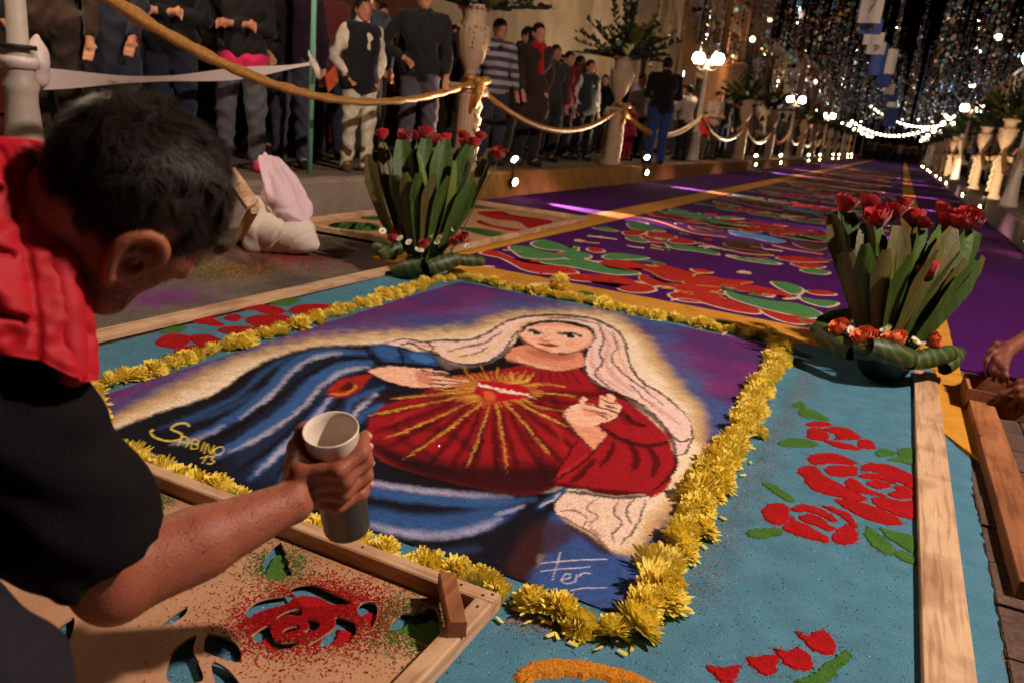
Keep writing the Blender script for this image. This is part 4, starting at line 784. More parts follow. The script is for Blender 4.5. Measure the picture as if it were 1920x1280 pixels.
for dx, dy, ex2 in ((850, 425, -20), (880, 415, 10), (910, 420, 30), (940, 420, 50), (870, 400, -8), (960, 410, 60), (935, 395, 25)): stroke(k2([(880, 440), (dx, dy+10), (dx+ex2*.5, dy-25)]), 3.4, (224, 172, 74), 1.2, .9, .25)
# signatures in sawdust
q = px+np.stack([wx, wy], -1)*.22
ZS = lambda L: k7(L)
YS = (232, 208, 90)
for ln, w in (([(560, 712), (540, 700), (490, 706), (470, 730), (500, 745), (525, 760), (515, 785), (450, 792), (385, 772), (362, 745), (375, 735)], 4.2),
              ([(505, 815), (530, 770), (560, 790), (545, 822)], 2.8), ([(520, 795), (550, 802)], 2.2), ([(570, 832), (580, 785), (610, 790), (600, 806), (580, 806), (606, 812), (598, 832), (572, 832)], 2.6), ([(622, 842), (640, 798)], 2.6), ([(640, 855), (655, 806), (672, 858), (690, 815)], 2.6), ([(715, 822), (690, 838), (692, 860), (715, 862), (738, 842), (735, 824), (715, 822)], 2.6),
              ([(632, 905), (655, 868)], 2.6), ([(665, 872), (690, 872), (675, 886), (690, 895), (675, 910), (655, 908)], 2.6), ([(622, 880), (648, 872)], 2.2)):
    stroke(ZS(ln), w*.92, YS, .8, .95, .1, taper=False)
k5 = lambda L: [(900+x/1.882, 860+y/1.882) for x, y in L]
for ln in ([(212, 374), (330, 362), (445, 358)], [(215, 402), (300, 392), (385, 386)], [(282, 335), (268, 390), (255, 430)], [(285, 432), (310, 425), (318, 412), (300, 412), (288, 432), (300, 445), (330, 440)], [(340, 412), (335, 440)], [(338, 425), (360, 408), (388, 408)], [(320, 468), (380, 460), (445, 460)]):
    stroke(k5(ln), 2.1, (226, 212, 216), .8, .9, .35, taper=False)
# trim to the outline, lift the grains
Iq, mq = mask(np.array(PC), .02, gpt, smooth=False)
keep = np.zeros(len(gpt), bool); keep[Iq] = mq > .5
keep = keep.reshape(NYP, NXP)
ii = np.arange(NXP*NYP).reshape(NYP, NXP)
quad = np.stack([ii[:-1, :-1], ii[:-1, 1:], ii[1:, 1:], ii[1:, :-1]], -1)
kq = keep[:-1, :-1] & keep[:-1, 1:] & keep[1:, 1:] & keep[1:, :-1]
quad = quad[kq]; used = np.unique(quad); remap = np.full(NXP*NYP, -1); remap[used] = np.arange(len(used))
hz = .004+(nD-.5)*.003+(nC-.5)*.002+rng.normal(size=len(gpt))*.0004
V = np.c_[gpt, hz][used]
me = mkmesh('portrait_field', V, remap[quad])
ca = me.color_attributes.new('paint', 'FLOAT_COLOR', 'POINT')
spk = 1+rng.normal(size=len(used))*.10
ca.data.foreach_set('color', np.c_[np.clip(paint[used]*spk[:, None], 0, 1), np.ones(len(used))].astype(np.float32).ravel())
pt_ = thing('sawdust_portrait', 'sawdust picture of a veiled woman in red with a glowing heart, framed by yellow flowers', 'sawdust portrait', (0, 0, 0))
ob('portrait_field', me, mat('portrait_sawdust', c(255, 255, 255), .95, .12, 30, .4, 420, attr=True, fine=.28, spec=.08), pt_)
# ------------------------------------------------------------------ yellow blooms round the portrait
YEL = mat('yellow_petal', c(255, 230, 96), .7, .1, 30, 0, col2=c(255, 240, 132), spec=.1)
n, l, p = nodes(YEL); tb_n = n.new('ShaderNodeBsdfTranslucent'); tb_n.inputs[0].default_value = c(255, 226, 84); mxs = n.new('ShaderNodeMixShader'); mxs.inputs[0].default_value = .25; l.new(p.outputs[0], mxs.inputs[1]); l.new(tb_n.outputs[0], mxs.inputs[2]); l.new(mxs.outputs[0], n['Material Output'].inputs[0])
def bloom(seed, R=.042):
    r = np.random.default_rng(seed); V = []; F = []
    for layer, (n, el, ln) in enumerate(((30, .0, 1.05), (30, .18, 1.05), (30, .38, 1.02), (28, .6, .97), (24, .83, .9), (18, 1.06, .82), (12, 1.3, .72))):
        for k in range(n):
            a = 2*math.pi*(k+r.random()*.8)/n+layer*.4; e = el+r.normal()*.1; L = R*ln*(1+r.normal()*.12); w = R*.112
            d = np.array([cs(a)*cs(e), sn(a)*cs(e), sn(e)]); s = np.array([-sn(a), cs(a), 0]); u = np.cross(d, s); u = u*np.sign(u[2]+1e-6)
            b = np.array([0, 0, .008+.004*layer]); o = len(V); curl = r.normal()*.12+.10
            for t, ww, up in ((.08, .5, 0), (.55, .95, .03), (.86, 1.0, curl*.4+.03), (1.0, .45, curl*.7+.05)):
                m = b+d*L*t+u*L*up; V += [m-s*w*ww+u*w*.35*ww, m-u*w*.1, m+s*w*ww+u*w*.35*ww]
            for i in range(3):
                for j in range(2): q = o+i*3+j; F.append((q, q+1, q+4, q+3))
    sv, sf = sphere(R*.42, 10, 6, (0, 0, R*.42)); o = len(V); V += sv; F += [tuple(i+o for i in q) for q in sf]
    V = np.array(V); V[:, 2] -= V[:, 2].min(); return mkmesh('yellow_bloom', V, F)
BM = [bloom(i) for i in range(7)]
core = mkmesh('bloom_core', *sphere(.012, 8, 5, (0, 0, .014)), smooth=True)
def lay(a, b, sp, lab, jit, sc, rows=1, z=.004, grp='yellow chrysanthemum heads edging the portrait'):
    a = np.array(a[:2]); b = np.array(b[:2]); L = np.linalg.norm(b-a); n = int(L/sp); d = (b-a)/L; nn = np.array([-d[1], d[0]])
    for r_ in range(rows):
        for i in range(n+1):
            p = a+d*(L*(i+rng.normal()*.15)/n)+nn*(rng.normal()*jit+(r_-(rows-1)/2)*.03)
            s = sc*(1+rng.normal()*.17); o = ob('chrysanthemum', BM[rng.integers(7)], YEL, None, (p[0], p[1], z+(.003 if rows == 1 else .008*rng.random())), (rng.normal()*.45, rng.normal()*.45, rng.random()*6.28), (s, s, s*(.6+.35*rng.random())))
            tag(o, lab, 'flower', grp)
TLp, TRp, BRp, BRb, BLp, LLp = G(850, 520), G(1462, 642), G(1240, 1135), G(1185, 1186), G(184, 850), G(158, 742)
lay(TLp, TRp, .041, 'yellow chrysanthemum head in the far edge of the flower border', .010, .86, z=-.002)
lay(G(1470, 655), G(1228, 1135), .034, 'yellow chrysanthemum head in the right edge of the flower border', .014, .98)
lay(BRp, BRb, .05, 'yellow chrysanthemum head at the near right corner of the flower border', .01, 1.05)
lay(G(1145, 1196), BLp, .054, 'yellow chrysanthemum head in the near edge of the flower border', .008, .9)
lay(BLp, LLp, .05, 'yellow chrysanthemum head at the near left corner of the flower border', .01, .95)
lay(LLp, TLp, .048, 'yellow chrysanthemum head in the left edge of the flower border', .008, .86, z=-.002)
pp = G(1047, 548)
tag(ob('chrysanthemum', BM[2], YEL, None, (pp[0], pp[1], .03), (-.9, .1, .5), 1.35), 'largest upturned yellow bloom standing proud of the far flower border', 'flower', 'yellow chrysanthemum heads edging the portrait')
lay(G(1462, 668), G(1222, 1120), .05, 'yellow chrysanthemum head in the right edge of the flower border', .02, .72, z=.002)
# loose yellow petals that fell beside the border
V = []; F = []
for i in range(40):
    a_, b_ = ((TRp+[.05, 0, 0], BRp+[.05, 0, 0]), (BRb-[0, .05, 0], G(960, 1160)))[i % 2]; t_ = rng.random(); p_ = (a_+(b_-a_)*t_)[:2]+rng.normal(size=2)*.022; an = rng.random()*6.28; d_ = np.array([cs(an), sn(an)]); s_ = np.array([-sn(an), cs(an)])*.0035; l_ = .02; o = len(V); V += [(*(p_-s_), .006), (*(p_+s_), .0075), (*(p_+d_*l_+s_), .009), (*(p_+d_*l_-s_), .006)]; F.append((o, o+1, o+2, o+3))
tag(ob('fallen_petals', mkmesh('fallen_petals', V, F), YEL), 'loose yellow petals fallen beside the flower border', 'petals', kind='stuff')
# loose glitter flecks
V = []; F = []
for i in range(420):
    P = np.array([rng.uniform(-2.3, .35), rng.uniform(.7, 6.5), .006]); s = .0012+.0012*rng.random(); a = rng.random()*6; o = len(V)
    t1 = rng.normal()*.4; V += [P+[s*cs(a), s*sn(a), t1*s], P+[s*cs(a+2.1), s*sn(a+2.1), 0], P+[s*cs(a+4.2), s*sn(a+4.2), s]]; F.append((o, o+1, o+2))
tag(ob('glitter', mkmesh('glitter', V, F), mat('glitter_foil', c(250, 250, 255), .12, .02, 5, metal=1.)), 'loose silver glitter flecks sprinkled over the sawdust carpets', 'glitter', kind='stuff')
# ------------------------------------------------------------------ flower arrangements
LEAFA = mat('cordyline_leaf', c(74, 96, 38), .5, 0, 70, .25, 160, stretch=(1, 1, .03), col2=c(46, 70, 24), spec=.35)
LEAFB = mat('cordyline_leaf_bronze', c(108, 88, 46), .5, 0, 60, .25, 160, stretch=(1, 1, .03), col2=c(66, 76, 32), spec=.45)
LEAFC = mat('leaf_underside', c(98, 112, 40), .5, 0, 4, .1, 60, stretch=(1, 1, .12), col2=c(70, 90, 32), spec=.3)
ROLL = mat('striped_leaf', c(52, 78, 28), .35, 0, 26, .1, 80, stretch=(.3, .3, 1), col2=c(112, 92, 40), spec=.5)
ROLL2 = bpy.data.materials.new('striped_leaf_bands'); n, l, p = nodes(ROLL2); p.inputs['Roughness'].default_value = .5
tc = n.new('ShaderNodeTexCoord'); wv = n.new('ShaderNodeTexWave'); wv.bands_direction = 'DIAGONAL'; wv.inputs['Scale'].default_value = 9; wv.inputs['Distortion'].default_value = 7; wv.inputs['Detail'].default_value = 2; l.new(tc.outputs['Object'], wv.inputs[0]); rp = n.new('ShaderNodeValToRGB'); rp.color_ramp.elements[0].color = c(44, 66, 26); rp.color_ramp.elements[1].color = c(88, 88, 40); rp.color_ramp.elements[0].position = .55; rp.color_ramp.elements[1].position = .95; l.new(wv.outputs[0], rp.inputs[0]); l.new(rp.outputs[0], p.inputs['Base Color'])
BOWL = mat('dark_bowl', c(46, 54, 58), .35, .1, 8, spec=.5)
ROSE = mat('red_rose', c(176, 10, 24), .55, .25, 18, .1, 60, spec=.3, sheen=.3); PEACH = mat('peach_rose', c(240, 146, 92), .55, .12, 18, spec=.3, col2=c(236, 120, 84)); DKGRN = mat('dark_leaf', c(34, 52, 28), .5, .2, 12); STEM = mat('green_stem', c(58, 84, 34), .6, .2, 10)
DWH = mat('white_petal', c(238, 232, 214), .6, .05, 20); DYE = mat('daisy_eye', c(200, 180, 40), .8, .1, 40)
def rose_mesh(seed, R=.034):
    r = np.random.default_rng(seed); V = []; F = []
    for ring, (n, rr, hh, lean) in enumerate(((3, .18, 1.06, -.10), (3, .36, 1.10, -.10), (4, .56, 1.08, -.08), (5, .76, 1.02, -.02), (5, .92, .92, .10))):
        for k in range(n):
            a0 = 2*math.pi*k/n+ring*.7+r.normal()*.1; wd_ = 2*math.pi/n*.72; o = len(V); nu, nv = 6, 5
            for j in range(nv):
                t = j/(nv-1)
                for i in range(nu):
                    u = (i/(nu-1)-.5)*2; a = a0+u*wd_*(.55+.45*sn(math.pi*min(1, t*.9+.1)))
                    rad = R*rr*(.42+.75*sn(t*math.pi*.62))+R*lean*t*t+R*.035*abs(u)**2*(-1)**k; z = R*1.55*hh*(t-.10*u*u*t)+R*(r.normal()*.012)
                    if j == nv-1: rad += R*(.10+.05*r.normal())*(ring > 1); z -= R*.06*(ring > 1)
                    V.append((rad*cs(a), rad*sn(a), z))
            for j in range(nv-1):
                for i in range(nu-1): q = o+j*nu+i; F.append((q, q+1, q+nu+1, q+nu))
    return mkmesh('rose_petals', V, F, True)
RM = [rose_mesh(i) for i in range(5)]
def daisy_mesh(seed, R=.013):
    r = np.random.default_rng(seed); V = []; F = []
    for lay_, n in ((0, 14), (1, 11)):
        for k in range(n):
            a = 2*math.pi*(k+.5*lay_)/n; o = len(V); w = R*.2; d = np.array([cs(a), sn(a), .15+.25*lay_]); s = np.array([-sn(a), cs(a), 0])
            V += [d*R*.2, d*R*.6+s*w, d*R*.6-s*w, d*R*.98+s*w*.7, d*R*.98-s*w*.7]; F += [(o, o+2, o+1), (o+1, o+2, o+4, o+3)]
    return mkmesh('daisy_petals', V, F)
DM = [daisy_mesh(i) for i in range(3)]; DE = mkmesh('daisy_eye', *sphere(.0045, 8, 5, (0, 0, .002)), smooth=True)
CAL = mkmesh('sepal', *lathe([(.002, -.012), (.006, -.01), (.013, -.002), (.017, .004), (.006, .002)], 8), smooth=True)
def blade(base, tip, w, bow, side, fold=.3, blunt=.5, n=9):
    """long leaf: two halves folded along the midrib; side = across-leaf direction"""
    base = np.array(base, float); tip = np.array(tip, float); d = tip-base; L = np.linalg.norm(d); d /= L
    side = np.array(side, float); side -= d*(side@d); side /= np.linalg.norm(side); nn = np.cross(side, d)
    V = []; F = []
    for i in range(n):
        t = i/(n-1); ww = 1.0*w*(.22+.78*min(1, t/.72)**.8)*(1-.02*sn(t*23+w*400))
        if t > .78: ww *= max(.06, 1-((t-.78)/.22)**1.3*(1-blunt*.6))
        m = base+d*L*t+nn*bow*sn(math.pi*t*.9)+nn*bow*.5*t*t
        zz = .06*ww*sn(t*17+bow*300); V += [m-side*ww+nn*(fold*ww+zz), m-side*ww*.5+nn*(fold*ww*.55), m-nn*.06*ww, m+side*ww*.5+nn*(fold*ww*.55), m+side*ww+nn*(fold*ww-zz)]
    for i in range(n-1):
        for j in range(4): q = i*5+j; F.append((q, q+1, q+6, q+5))
    return V, F
def put_rose(t, P, m, sc, tilt, rz, name='rose', i=0):
    o = ob(name, RM[i % 5], None, t, P, (tilt[0], tilt[1], rz), sc*(1.03 if name == 'rose' else .85)); 
    if not o.data.materials: o.data.materials.append(m)
    o.material_slots[0].link = 'OBJECT'; o.material_slots[0].material = m
    ob('sepal', CAL, STEM, o); return o
def arrangement(base, label, D, leaves, roses, low, daisies, rolls, bowl_r, bowl_h, cr):
    """pixel-traced points at depth D give the outline; leaves/roses get their own depth offset"""
    t = thing('flower_arrangement', label, 'flower arrangement', base)
    inv = lambda x, y, dd=0.: W(x, y, D+dd)-base
    part('bowl', lathe([(bowl_r*.62, 0.001), (bowl_r*.8, bowl_h*.3), (bowl_r, bowl_h*.85), (bowl_r*1.03, bowl_h), (bowl_r*.92, bowl_h), (bowl_r*.85, bowl_h*.7)], 28), BOWL, t, True)
    part('foam', lathe([(bowl_r*.9, bowl_h*.72), (bowl_r*.9, bowl_h*.95), (bowl_r*.4, bowl_h*1.1)], 16), DKGRN, t, True)
    side0 = RT.copy()
    for (bx_, by_, tx, ty, w, dd, m, fold, tw) in leaves:
        b = inv(bx_, by_, dd*.25); e = inv(tx, ty, dd)
        sd = side0*cs(tw)+FW*sn(tw)
        o = part('leaf', blade(b, e, w, (.03 if dd <= 0 else -.03)*(1+rng.random()), sd, fold, .5+.5*rng.random()), m, t, True)
        vv = np.array(o.data.vertices.foreach_get('co', np.zeros(0)) if False else [tuple(q.co) for q in o.data.vertices]); part('midrib', tube(vv[2::5][:-1]-FW*.0015, np.linspace(.004, .0015, 8), 5), LEAFC, o, True)
    for i, (x, y, s, dd) in enumerate(roses):
        P = inv(x, y, dd); P = P-np.array([0, 0, .025*s])
        o = put_rose(t, P, ROSE, s, (rng.normal()*.25+.25, rng.normal()*.3), rng.random()*6, 'rose', i)
        bot = np.array([P[0]*.35, P[1]*.35, bowl_h]); 
        part('stem', tube([P-[0, 0, .01], (P*.6+bot*.4), bot], .0035, 5), STEM, t)
    for i, (x, y, s, dd) in enumerate(low):
        put_rose(t, inv(x, y, dd)-np.array([0, 0, .02*s]), cr, s, (.45+rng.normal()*.2, rng.normal()*.3), rng.normal()*.6, 'small_rose', i+2)
    for i, (x, y, s, dd) in enumerate(daisies):
        o = ob('daisy', DM[i % 3], DWH, t, inv(x, y, dd), (.7+rng.normal()*.3, rng.normal()*.4, rng.normal()*.5), s*(1.35 if D > 4 else 1.1)); ob('daisy_eye', DE, DYE, o)
    for (x0, y0, x1, y1, r0, dd0, dd1) in rolls:
        a = inv(x0, y0, dd0); b = inv(x1, y1, dd1); ax_ = (b-a); L = np.linalg.norm(ax_); ax_ /= L
        s_ = np.cross(ax_, [0, 0, 1]); s_ /= np.linalg.norm(s_); u_ = np.cross(s_, ax_); V = []; F = []
        for i in range(9):
            tt = i/8; rr = r0*(.55+.45*sn(math.pi*(.15+.7*tt)))
            for k in range(17): an = -2.4+k/16*(2*math.pi*1.12); q = rr*(1-.012*k); V.append(a+ax_*L*tt+s_*q*cs(an)+u_*q*sn(an))
        for i in range(8):
            for k in range(16): z = i*17+k; F.append((z, z+1, z+18, z+17))
        part('leaf_roll', (V, F), ROLL2, t, True)
    for i in range(15):
        a = i/15*5.6+.15; b = np.array([bowl_r*.6*cs(a), bowl_r*.5*sn(a), bowl_h]); d_ = RT*cs(a)*(.17 if D > 4 else .2)+FW*.10*sn(a)+np.array([0, 0, .40+.05*rng.random()]); part('leaf', blade(b, b+d_, .045, .02, RT*cs(.3*i)+FW*sn(.3*i), .3, .6), (LEAFA, LEAFB)[i % 2], t, True)
    # small filler foliage
    V = []; F = []
    for i in range(90):
        a = rng.random()*6.28; rr = bowl_r*(.5+.8*rng.random()); P = np.array([rr*cs(a), rr*sn(a), bowl_h*(1.0+rng.random()*.6)]); v_, f_ = blade(P, P+np.array([cs(a)*.03, sn(a)*.03, .03+.03*rng.random()]), .008, .004, [-sn(a), cs(a), 0], .2, .2, 3); o = len(V); V += list(v_); F += [tuple(k+o for k in q_) for q_ in f_]
    tag(part('filler_leaves', (V, F), DKGRN, t), kind='stuff')
    return t
pl = G(795, 516)
dL = float((pl-C0)@FW)
Lz = [(760, 472, 722, 262, .055, .10, LEAFB, .3, .5), (752, 478, 700, 292, .05, .0, LEAFB, .35, -.5), (764, 474, 752, 266, .056, -.02, LEAFA, .4, .2), (772, 478, 788, 270, .06, .03, LEAFA, .35, 0), (783, 478, 796, 262, .055, -.08, LEAFA, .3, .3), (792, 480, 815, 268, .055, .1, LEAFB, .3, -.3), (798, 480, 832, 262, .062, -.06, LEAFA, .35, .25), (806, 478, 852, 275, .055, .05, LEAFB, .4, .4), (814, 478, 868, 262, .05, .12, LEAFA, .3, 0), (818, 480, 890, 266, .055, -.04, LEAFA, .35, -.35), (826, 478, 910, 272, .05, .06, LEAFB, .35, -.6), (778, 480, 770, 290, .03, -.12, LEAFC, .5, 1.0), (808, 480, 842, 300, .03, -.12, LEAFC, .5, .9), (846, 470, 917, 300, .04, .04, LEAFB, .4, .9), (790, 470, 740, 275, .05, .16, LEAFA, .3, 0), (810, 470, 880, 262, .05, .18, LEAFA, .3, 0)]
arrangement(pl, 'tall arrangement of red roses and green leaves at the carpet\'s far left corner', dL, Lz,
    [(718, 252, 1.0, .05), (752, 255, 1.1, 0), (782, 254, .9, .05), (798, 248, 1.0, .02), (812, 262, 1.15, -.08), (838, 260, .95, .0), (865, 254, .95, .06), (888, 268, 1.0, -.05), (900, 256, .9, .03), (868, 268, .7, -.02), (935, 288, 1.05, -.02)],
    [(740, 447, .9, -.1), (798, 458, .95, -.16), (853, 452, .95, -.14), (872, 445, 1.0, -.12), (745, 432, .8, -.02)],
    [(717, 434, 1.2, -.05), (751, 448, 1.2, -.13), (767, 455, 1.1, -.15), (782, 425, 1.3, -.08), (786, 470, 1.5, -.18), (809, 445, 1.3, -.16), (826, 446, 1.4, -.16), (820, 455, 1.0, -.16), (851, 430, .9, -.1), (877, 462, 1.1, -.14), (753, 385, .9, .02), (752, 362, .8, .05)],
    [(740, 508, 795, 498, .05, -.12, -.2), (800, 502, 860, 484, .05, -.2, -.12), (850, 486, 906, 490, .035, -.12, -.02), (712, 480, 752, 462, .042, -.08, -.04), (704, 462, 740, 478, .045, .06, .0)], .105, .09, ROSE)
pr_ = G(1650, 706)
dR = float((pr_-C0)@FW)
Rz = [(1612, 618, 1556, 400, .046, .02, LEAFB, .4, -.5), (1618, 618, 1580, 392, .05, .08, LEAFA, .35, .1), (1622, 622, 1600, 395, .058, .10, LEAFA, .35, .2), (1632, 626, 1618, 420, .046, -.02, LEAFB, .4, -.3), (1640, 628, 1630, 425, .045, -.06, LEAFA, .35, .5), (1654, 630, 1680, 424, .05, -.08, LEAFB, .3, -.1), (1660, 630, 1712, 430, .045, -.03, LEAFA, .35, .4), (1652, 628, 1652, 430, .04, .1, LEAFA, .35, 0), (1668, 632, 1752, 425, .055, .0, LEAFC, .3, .2), (1675, 632, 1778, 428, .058, -.06, LEAFB, .3, 0), (1684, 634, 1806, 430, .055, -.02, LEAFA, .35, .2), (1692, 634, 1836, 430, .055, .04, LEAFA, .35, -.3), (1690, 632, 1825, 470, .045, -.09, LEAFB, .45, .6), (1672, 626, 1740, 420, .05, .14, LEAFA, .3, 0), (1630, 620, 1600, 415, .05, .16, LEAFA, .3, 0), (1645, 632, 1640, 470, .028, -.12, LEAFC, .5, .9), (1700, 630, 1790, 440, .05, .12, LEAFA, .3, 0)]
arrangement(pr_, 'arrangement of red and peach roses with bronze leaves by the right wooden board', dR, Rz,
    [(1583, 382, 1.25, .03), (1626, 380, 1.15, .05), (1652, 408, 1.4, -.06), (1676, 398, 1.15, -.02), (1694, 385, .95, .06), (1716, 408, 1.2, -.03), (1726, 416, .8, -.08), (1764, 394, 1.0, .04), (1772, 416, 1.1, -.02), (1798, 418, 1.0, -.06), (1815, 404, 1.2, 0), (1826, 412, 1.1, -.04), (1748, 506, 1.15, -.1)],
    [(1581, 612, 1.15, -.1), (1628, 632, 1.45, -.18), (1684, 640, 1.5, -.2), (1740, 632, 1.15, -.12)],
    [(1594, 620, 1.4, -.14), (1662, 618, 1.7, -.14), (1716, 640, 1.5, -.19), (1728, 646, 1.3, -.19)],
    [(1530, 615, 1600, 660, .052, .02, -.16), (1600, 655, 1650, 652, .048, -.18, -.22), (1628, 648, 1710, 672, .05, -.24, -.2), (1705, 678, 1785, 660, .045, -.2, -.08), (1770, 690, 1798, 660, .04, -.1, .0), (1540, 605, 1590, 590, .045, .1, .16)], .118, .10, PEACH)
# ------------------------------------------------------------------ white woven sack with its mouth rolled down
sb = G(528, 472); sD = float((sb-C0)@FW)
SACK = mat('woven_sack', c(226, 210, 198), .8, .06, 5, .35, 160, stretch=(1, 1, 3), spec=.2); SACKP = mat('sack_lining', c(224, 192, 202), .7, .06, 6, .2, 60, spec=.25)
def spt(x, y, dd=0): return W(x, y, sD+dd)-sb
tk = thing('sack', 'white woven sack with its pinkish mouth folded down, on the road by the kerb', 'sack', sb)
fold = crumple(4, 34, .009)
prim = [sdf_cone(spt(494, 432, -.02), spt(560, 440, -.02), .105, .10), sdf_cone(spt(492, 392), spt(540, 400), .085, .09), sdf_ell(spt(527, 430), (.188, .135, .105)), sdf_cone(spt(472, 462, -.02), spt(588, 460, -.02), .034, .034), sdf_cone(spt(474, 386, .0), spt(468, 455, -.03), .035, .035)]
v, f = sdf_mesh(prim, .0075, .05, noise=(lambda a_, b_: (lambda X: a_(X)+b_(X)))(crease(14, 17, .007, 3, 5.), crumple(15, 44, .0018))); v[:, 2] = np.maximum(v[:, 2], -.011); part('sack_body', (v, f), SACK, tk, True)
# the rolled mouth: a cloth hood lofted from rings, pleated towards its drawn top
rings = [((532, 398, -.02), .150, .0), ((540, 384, -.03), .168, .1), ((540, 366, -.02), .165, .3), ((533, 346, 0), .150, .6), ((524, 326, .02), .134, .8), ((514, 310, .03), .112, 1.), ((507, 298, .03), .076, 1.), ((503, 294, .03), .012, 1.)]
tilt = Matrix.Rotation(.42, 3, 'Y'); V = []; F = []; NR = 72; rp_i = []
for i in range(len(rings)-1):
    for k in range(5):
        t = k/5; rp_i.append((np.array(rings[i][0])*(1-t)+np.array(rings[i+1][0])*t, rings[i][1]*(1-t)+rings[i+1][1]*t, rings[i][2]*(1-t)+rings[i+1][2]*t))
crv2 = crease(23, 26, .012, 4, 3.)
for (pc, r_, pl_) in rp_i:
    c0 = spt(*pc)
    for j in range(NR):
        a_ = j/NR*2*math.pi; rr = r_*(1+pl_*(.07*sn(a_*9+1.3*sn(a_*2))+.05*sn(a_*5+r_*40))+.05*sn(a_*3+r_*22)); d_ = np.array(tilt @ Vector((rr*cs(a_), rr*.82*sn(a_), .012*sn(a_*4+r_*30)))); V.append(c0+d_)
V = np.array(V); dv = crv2(V); cc_ = V.reshape(-1, NR, 3).mean(1).repeat(NR, 0); nn_ = V-cc_; nn_ /= np.linalg.norm(nn_, axis=1, keepdims=True)+1e-9; V = V-nn_*dv[:, None]
for i in range(len(rp_i)-1):
    for j in range(NR): F.append((i*NR+j, i*NR+(j+1) % NR, (i+1)*NR+(j+1) % NR, (i+1)*NR+j))
F.append(tuple(range(NR-1, -1, -1))); F.append(tuple((len(rp_i)-1)*NR+j for j in range(NR)))
part('rolled_mouth', (V, F), SACKP, tk, True)
part('seam', tube([spt(508, 462, -.135), spt(530, 440, -.15), spt(556, 415, -.13)], .002, 5), SACK, tk)
# ------------------------------------------------------------------ the man bending over the stencil
SKIN = mat('skin', c(138, 74, 54), .52, .10, 14, .18, 240, spec=.3, col2=c(156, 88, 64)); SKIN.node_tree.nodes['Principled BSDF'].inputs['Subsurface Weight'].default_value = .08
SKIN.node_tree.nodes['Principled BSDF'].inputs['Subsurface Radius'].default_value = (.012, .005, .003)
HAIR = mat('black_hair', c(32, 23, 19), .52, .35, 40, spec=.2); HAIRC = mat('hair_base', c(20, 15, 13), .7, .2, 40)
REDV = mat('red_quilted_nylon', c(160, 11, 26), .65, .08, 14, .12, 50, spec=.25); BLK = mat('black_cotton', c(17, 14, 16), .9, .2, 20, .25, 260, spec=.1); JEAN = mat('dark_jeans', c(32, 29, 36), .9, .2, 30, .25, 300, spec=.15)
man = thing('person', 'man in a red quilted vest and black shirt, bent over the stencil with a cup', 'person', (-1.1, .5, 0))
MB0 = np.array([-1.1, .5, 0.])
Wm = lambda x, y, d: W(x, y, d)-MB0
tt = math.radians(53); fi = .62*RT-.78*UP; hu = .78*RT+.62*UP; hf = cs(tt)*fi+sn(tt)*FW; hr = np.cross(hf, hu)
E_ = Wm(250, 480, .82)
HK = .85
HC = E_-(hr*.074-hu*.036+hf*.012)*HK
hp = lambda f, r, u: HC+(hf*f+hr*r+hu*u)*HK
Rh = np.stack([hf, hr, hu], 1)
head = [sdf_ell(hp(-.012, 0, .022), (.100, .080, .094), Rh), sdf_ell(hp(.035, 0, -.02), (.066, .064, .085), Rh), sdf_cone(hp(.055, 0, -.085), hp(.072, 0, -.118), .04, .028), sdf_cone(hp(.0, .048, -.06), hp(.058, .024, -.115), .032, .030), sdf_cone(hp(.0, -.045, -.055), hp(.055, -.02, -.095), .026, .026),
        sdf_cone(hp(.092, 0, .005), hp(.118, 0, -.035), .011, .016), sdf_cone(hp(.085, .03, .018), hp(.085, -.03, .018), .016, .016), sdf_cone(hp(.085, .012, -.065), hp(.085, -.012, -.065), .014, .014), sdf_ell(hp(.06, .045, -.02), (.03, .025, .025), Rh), sdf_ell(hp(.06, -.045, -.02), (.03, .025, .025), Rh)]
nk0 = hp(-.045, 0, -.05); nk1 = Wm(50, 545, .99)
def hs(pr): return ('c', pr[1], pr[2], pr[3]*HK, pr[4]*HK) if pr[0] == 'c' else ('e', pr[1], pr[2]*HK, pr[3])
head = [hs(q_) for q_ in head]
neck = [sdf_cone(nk0, nk1, .048, .052)]
EB = fi*.86+FW*.5; EB /= np.linalg.norm(EB); EN = np.cross(EB, hu)
def earp(b, a, n): return E_+(EB*b*.95+hu*a+EN*(n*.8+.008))*.98
epath = [(.012, .0, .003), (.019, .014, .004), (.014, .029, .010), (.0, .036, .016), (-.014, .030, .021), (-.021, .014, .023), (-.019, -.004, .021), (-.011, -.019, .015), (-.002, -.030, .008)]
epath = [tuple(p_) for p_ in crom(np.array(epath), 5)]
ear = [sdf_cone(earp(*epath[i]), earp(*epath[i+1]), .0047+.0014*i/len(epath), .0047+.0014*(i+1)/len(epath)) for i in range(len(epath)-1)]
ear += [sdf_cone(earp(-.002, -.030, .007), earp(.004, -.024, .003), .0085, .006), sdf_ell(earp(-.003, .004, .006), (.018, .030, .006), np.stack([EB, hu, EN], 1)), sdf_cone(earp(.012, -.010, .004), earp(.012, -.002, .006), .005, .005), sdf_cone(earp(-.004, .02, .013), earp(-.011, -.006, .015), .004, .004)]
esub = [(sdf_ell(earp(.003, -.003, .012), (.008, .011, .008)), .004), (sdf_ell(earp(-.001, .020, .016), (.006, .007, .005)), .003)]
hv, hf_ = sdf_mesh(head+neck, .0042, .022, [(sdf_ell(hp(.098, .03, .0), (.012, .014, .009), Rh), .01), (sdf_ell(hp(.098, -.03, .0), (.012, .014, .009), Rh), .01)])
ev, ef_ = sdf_mesh(ear, .0017, .0045, esub)
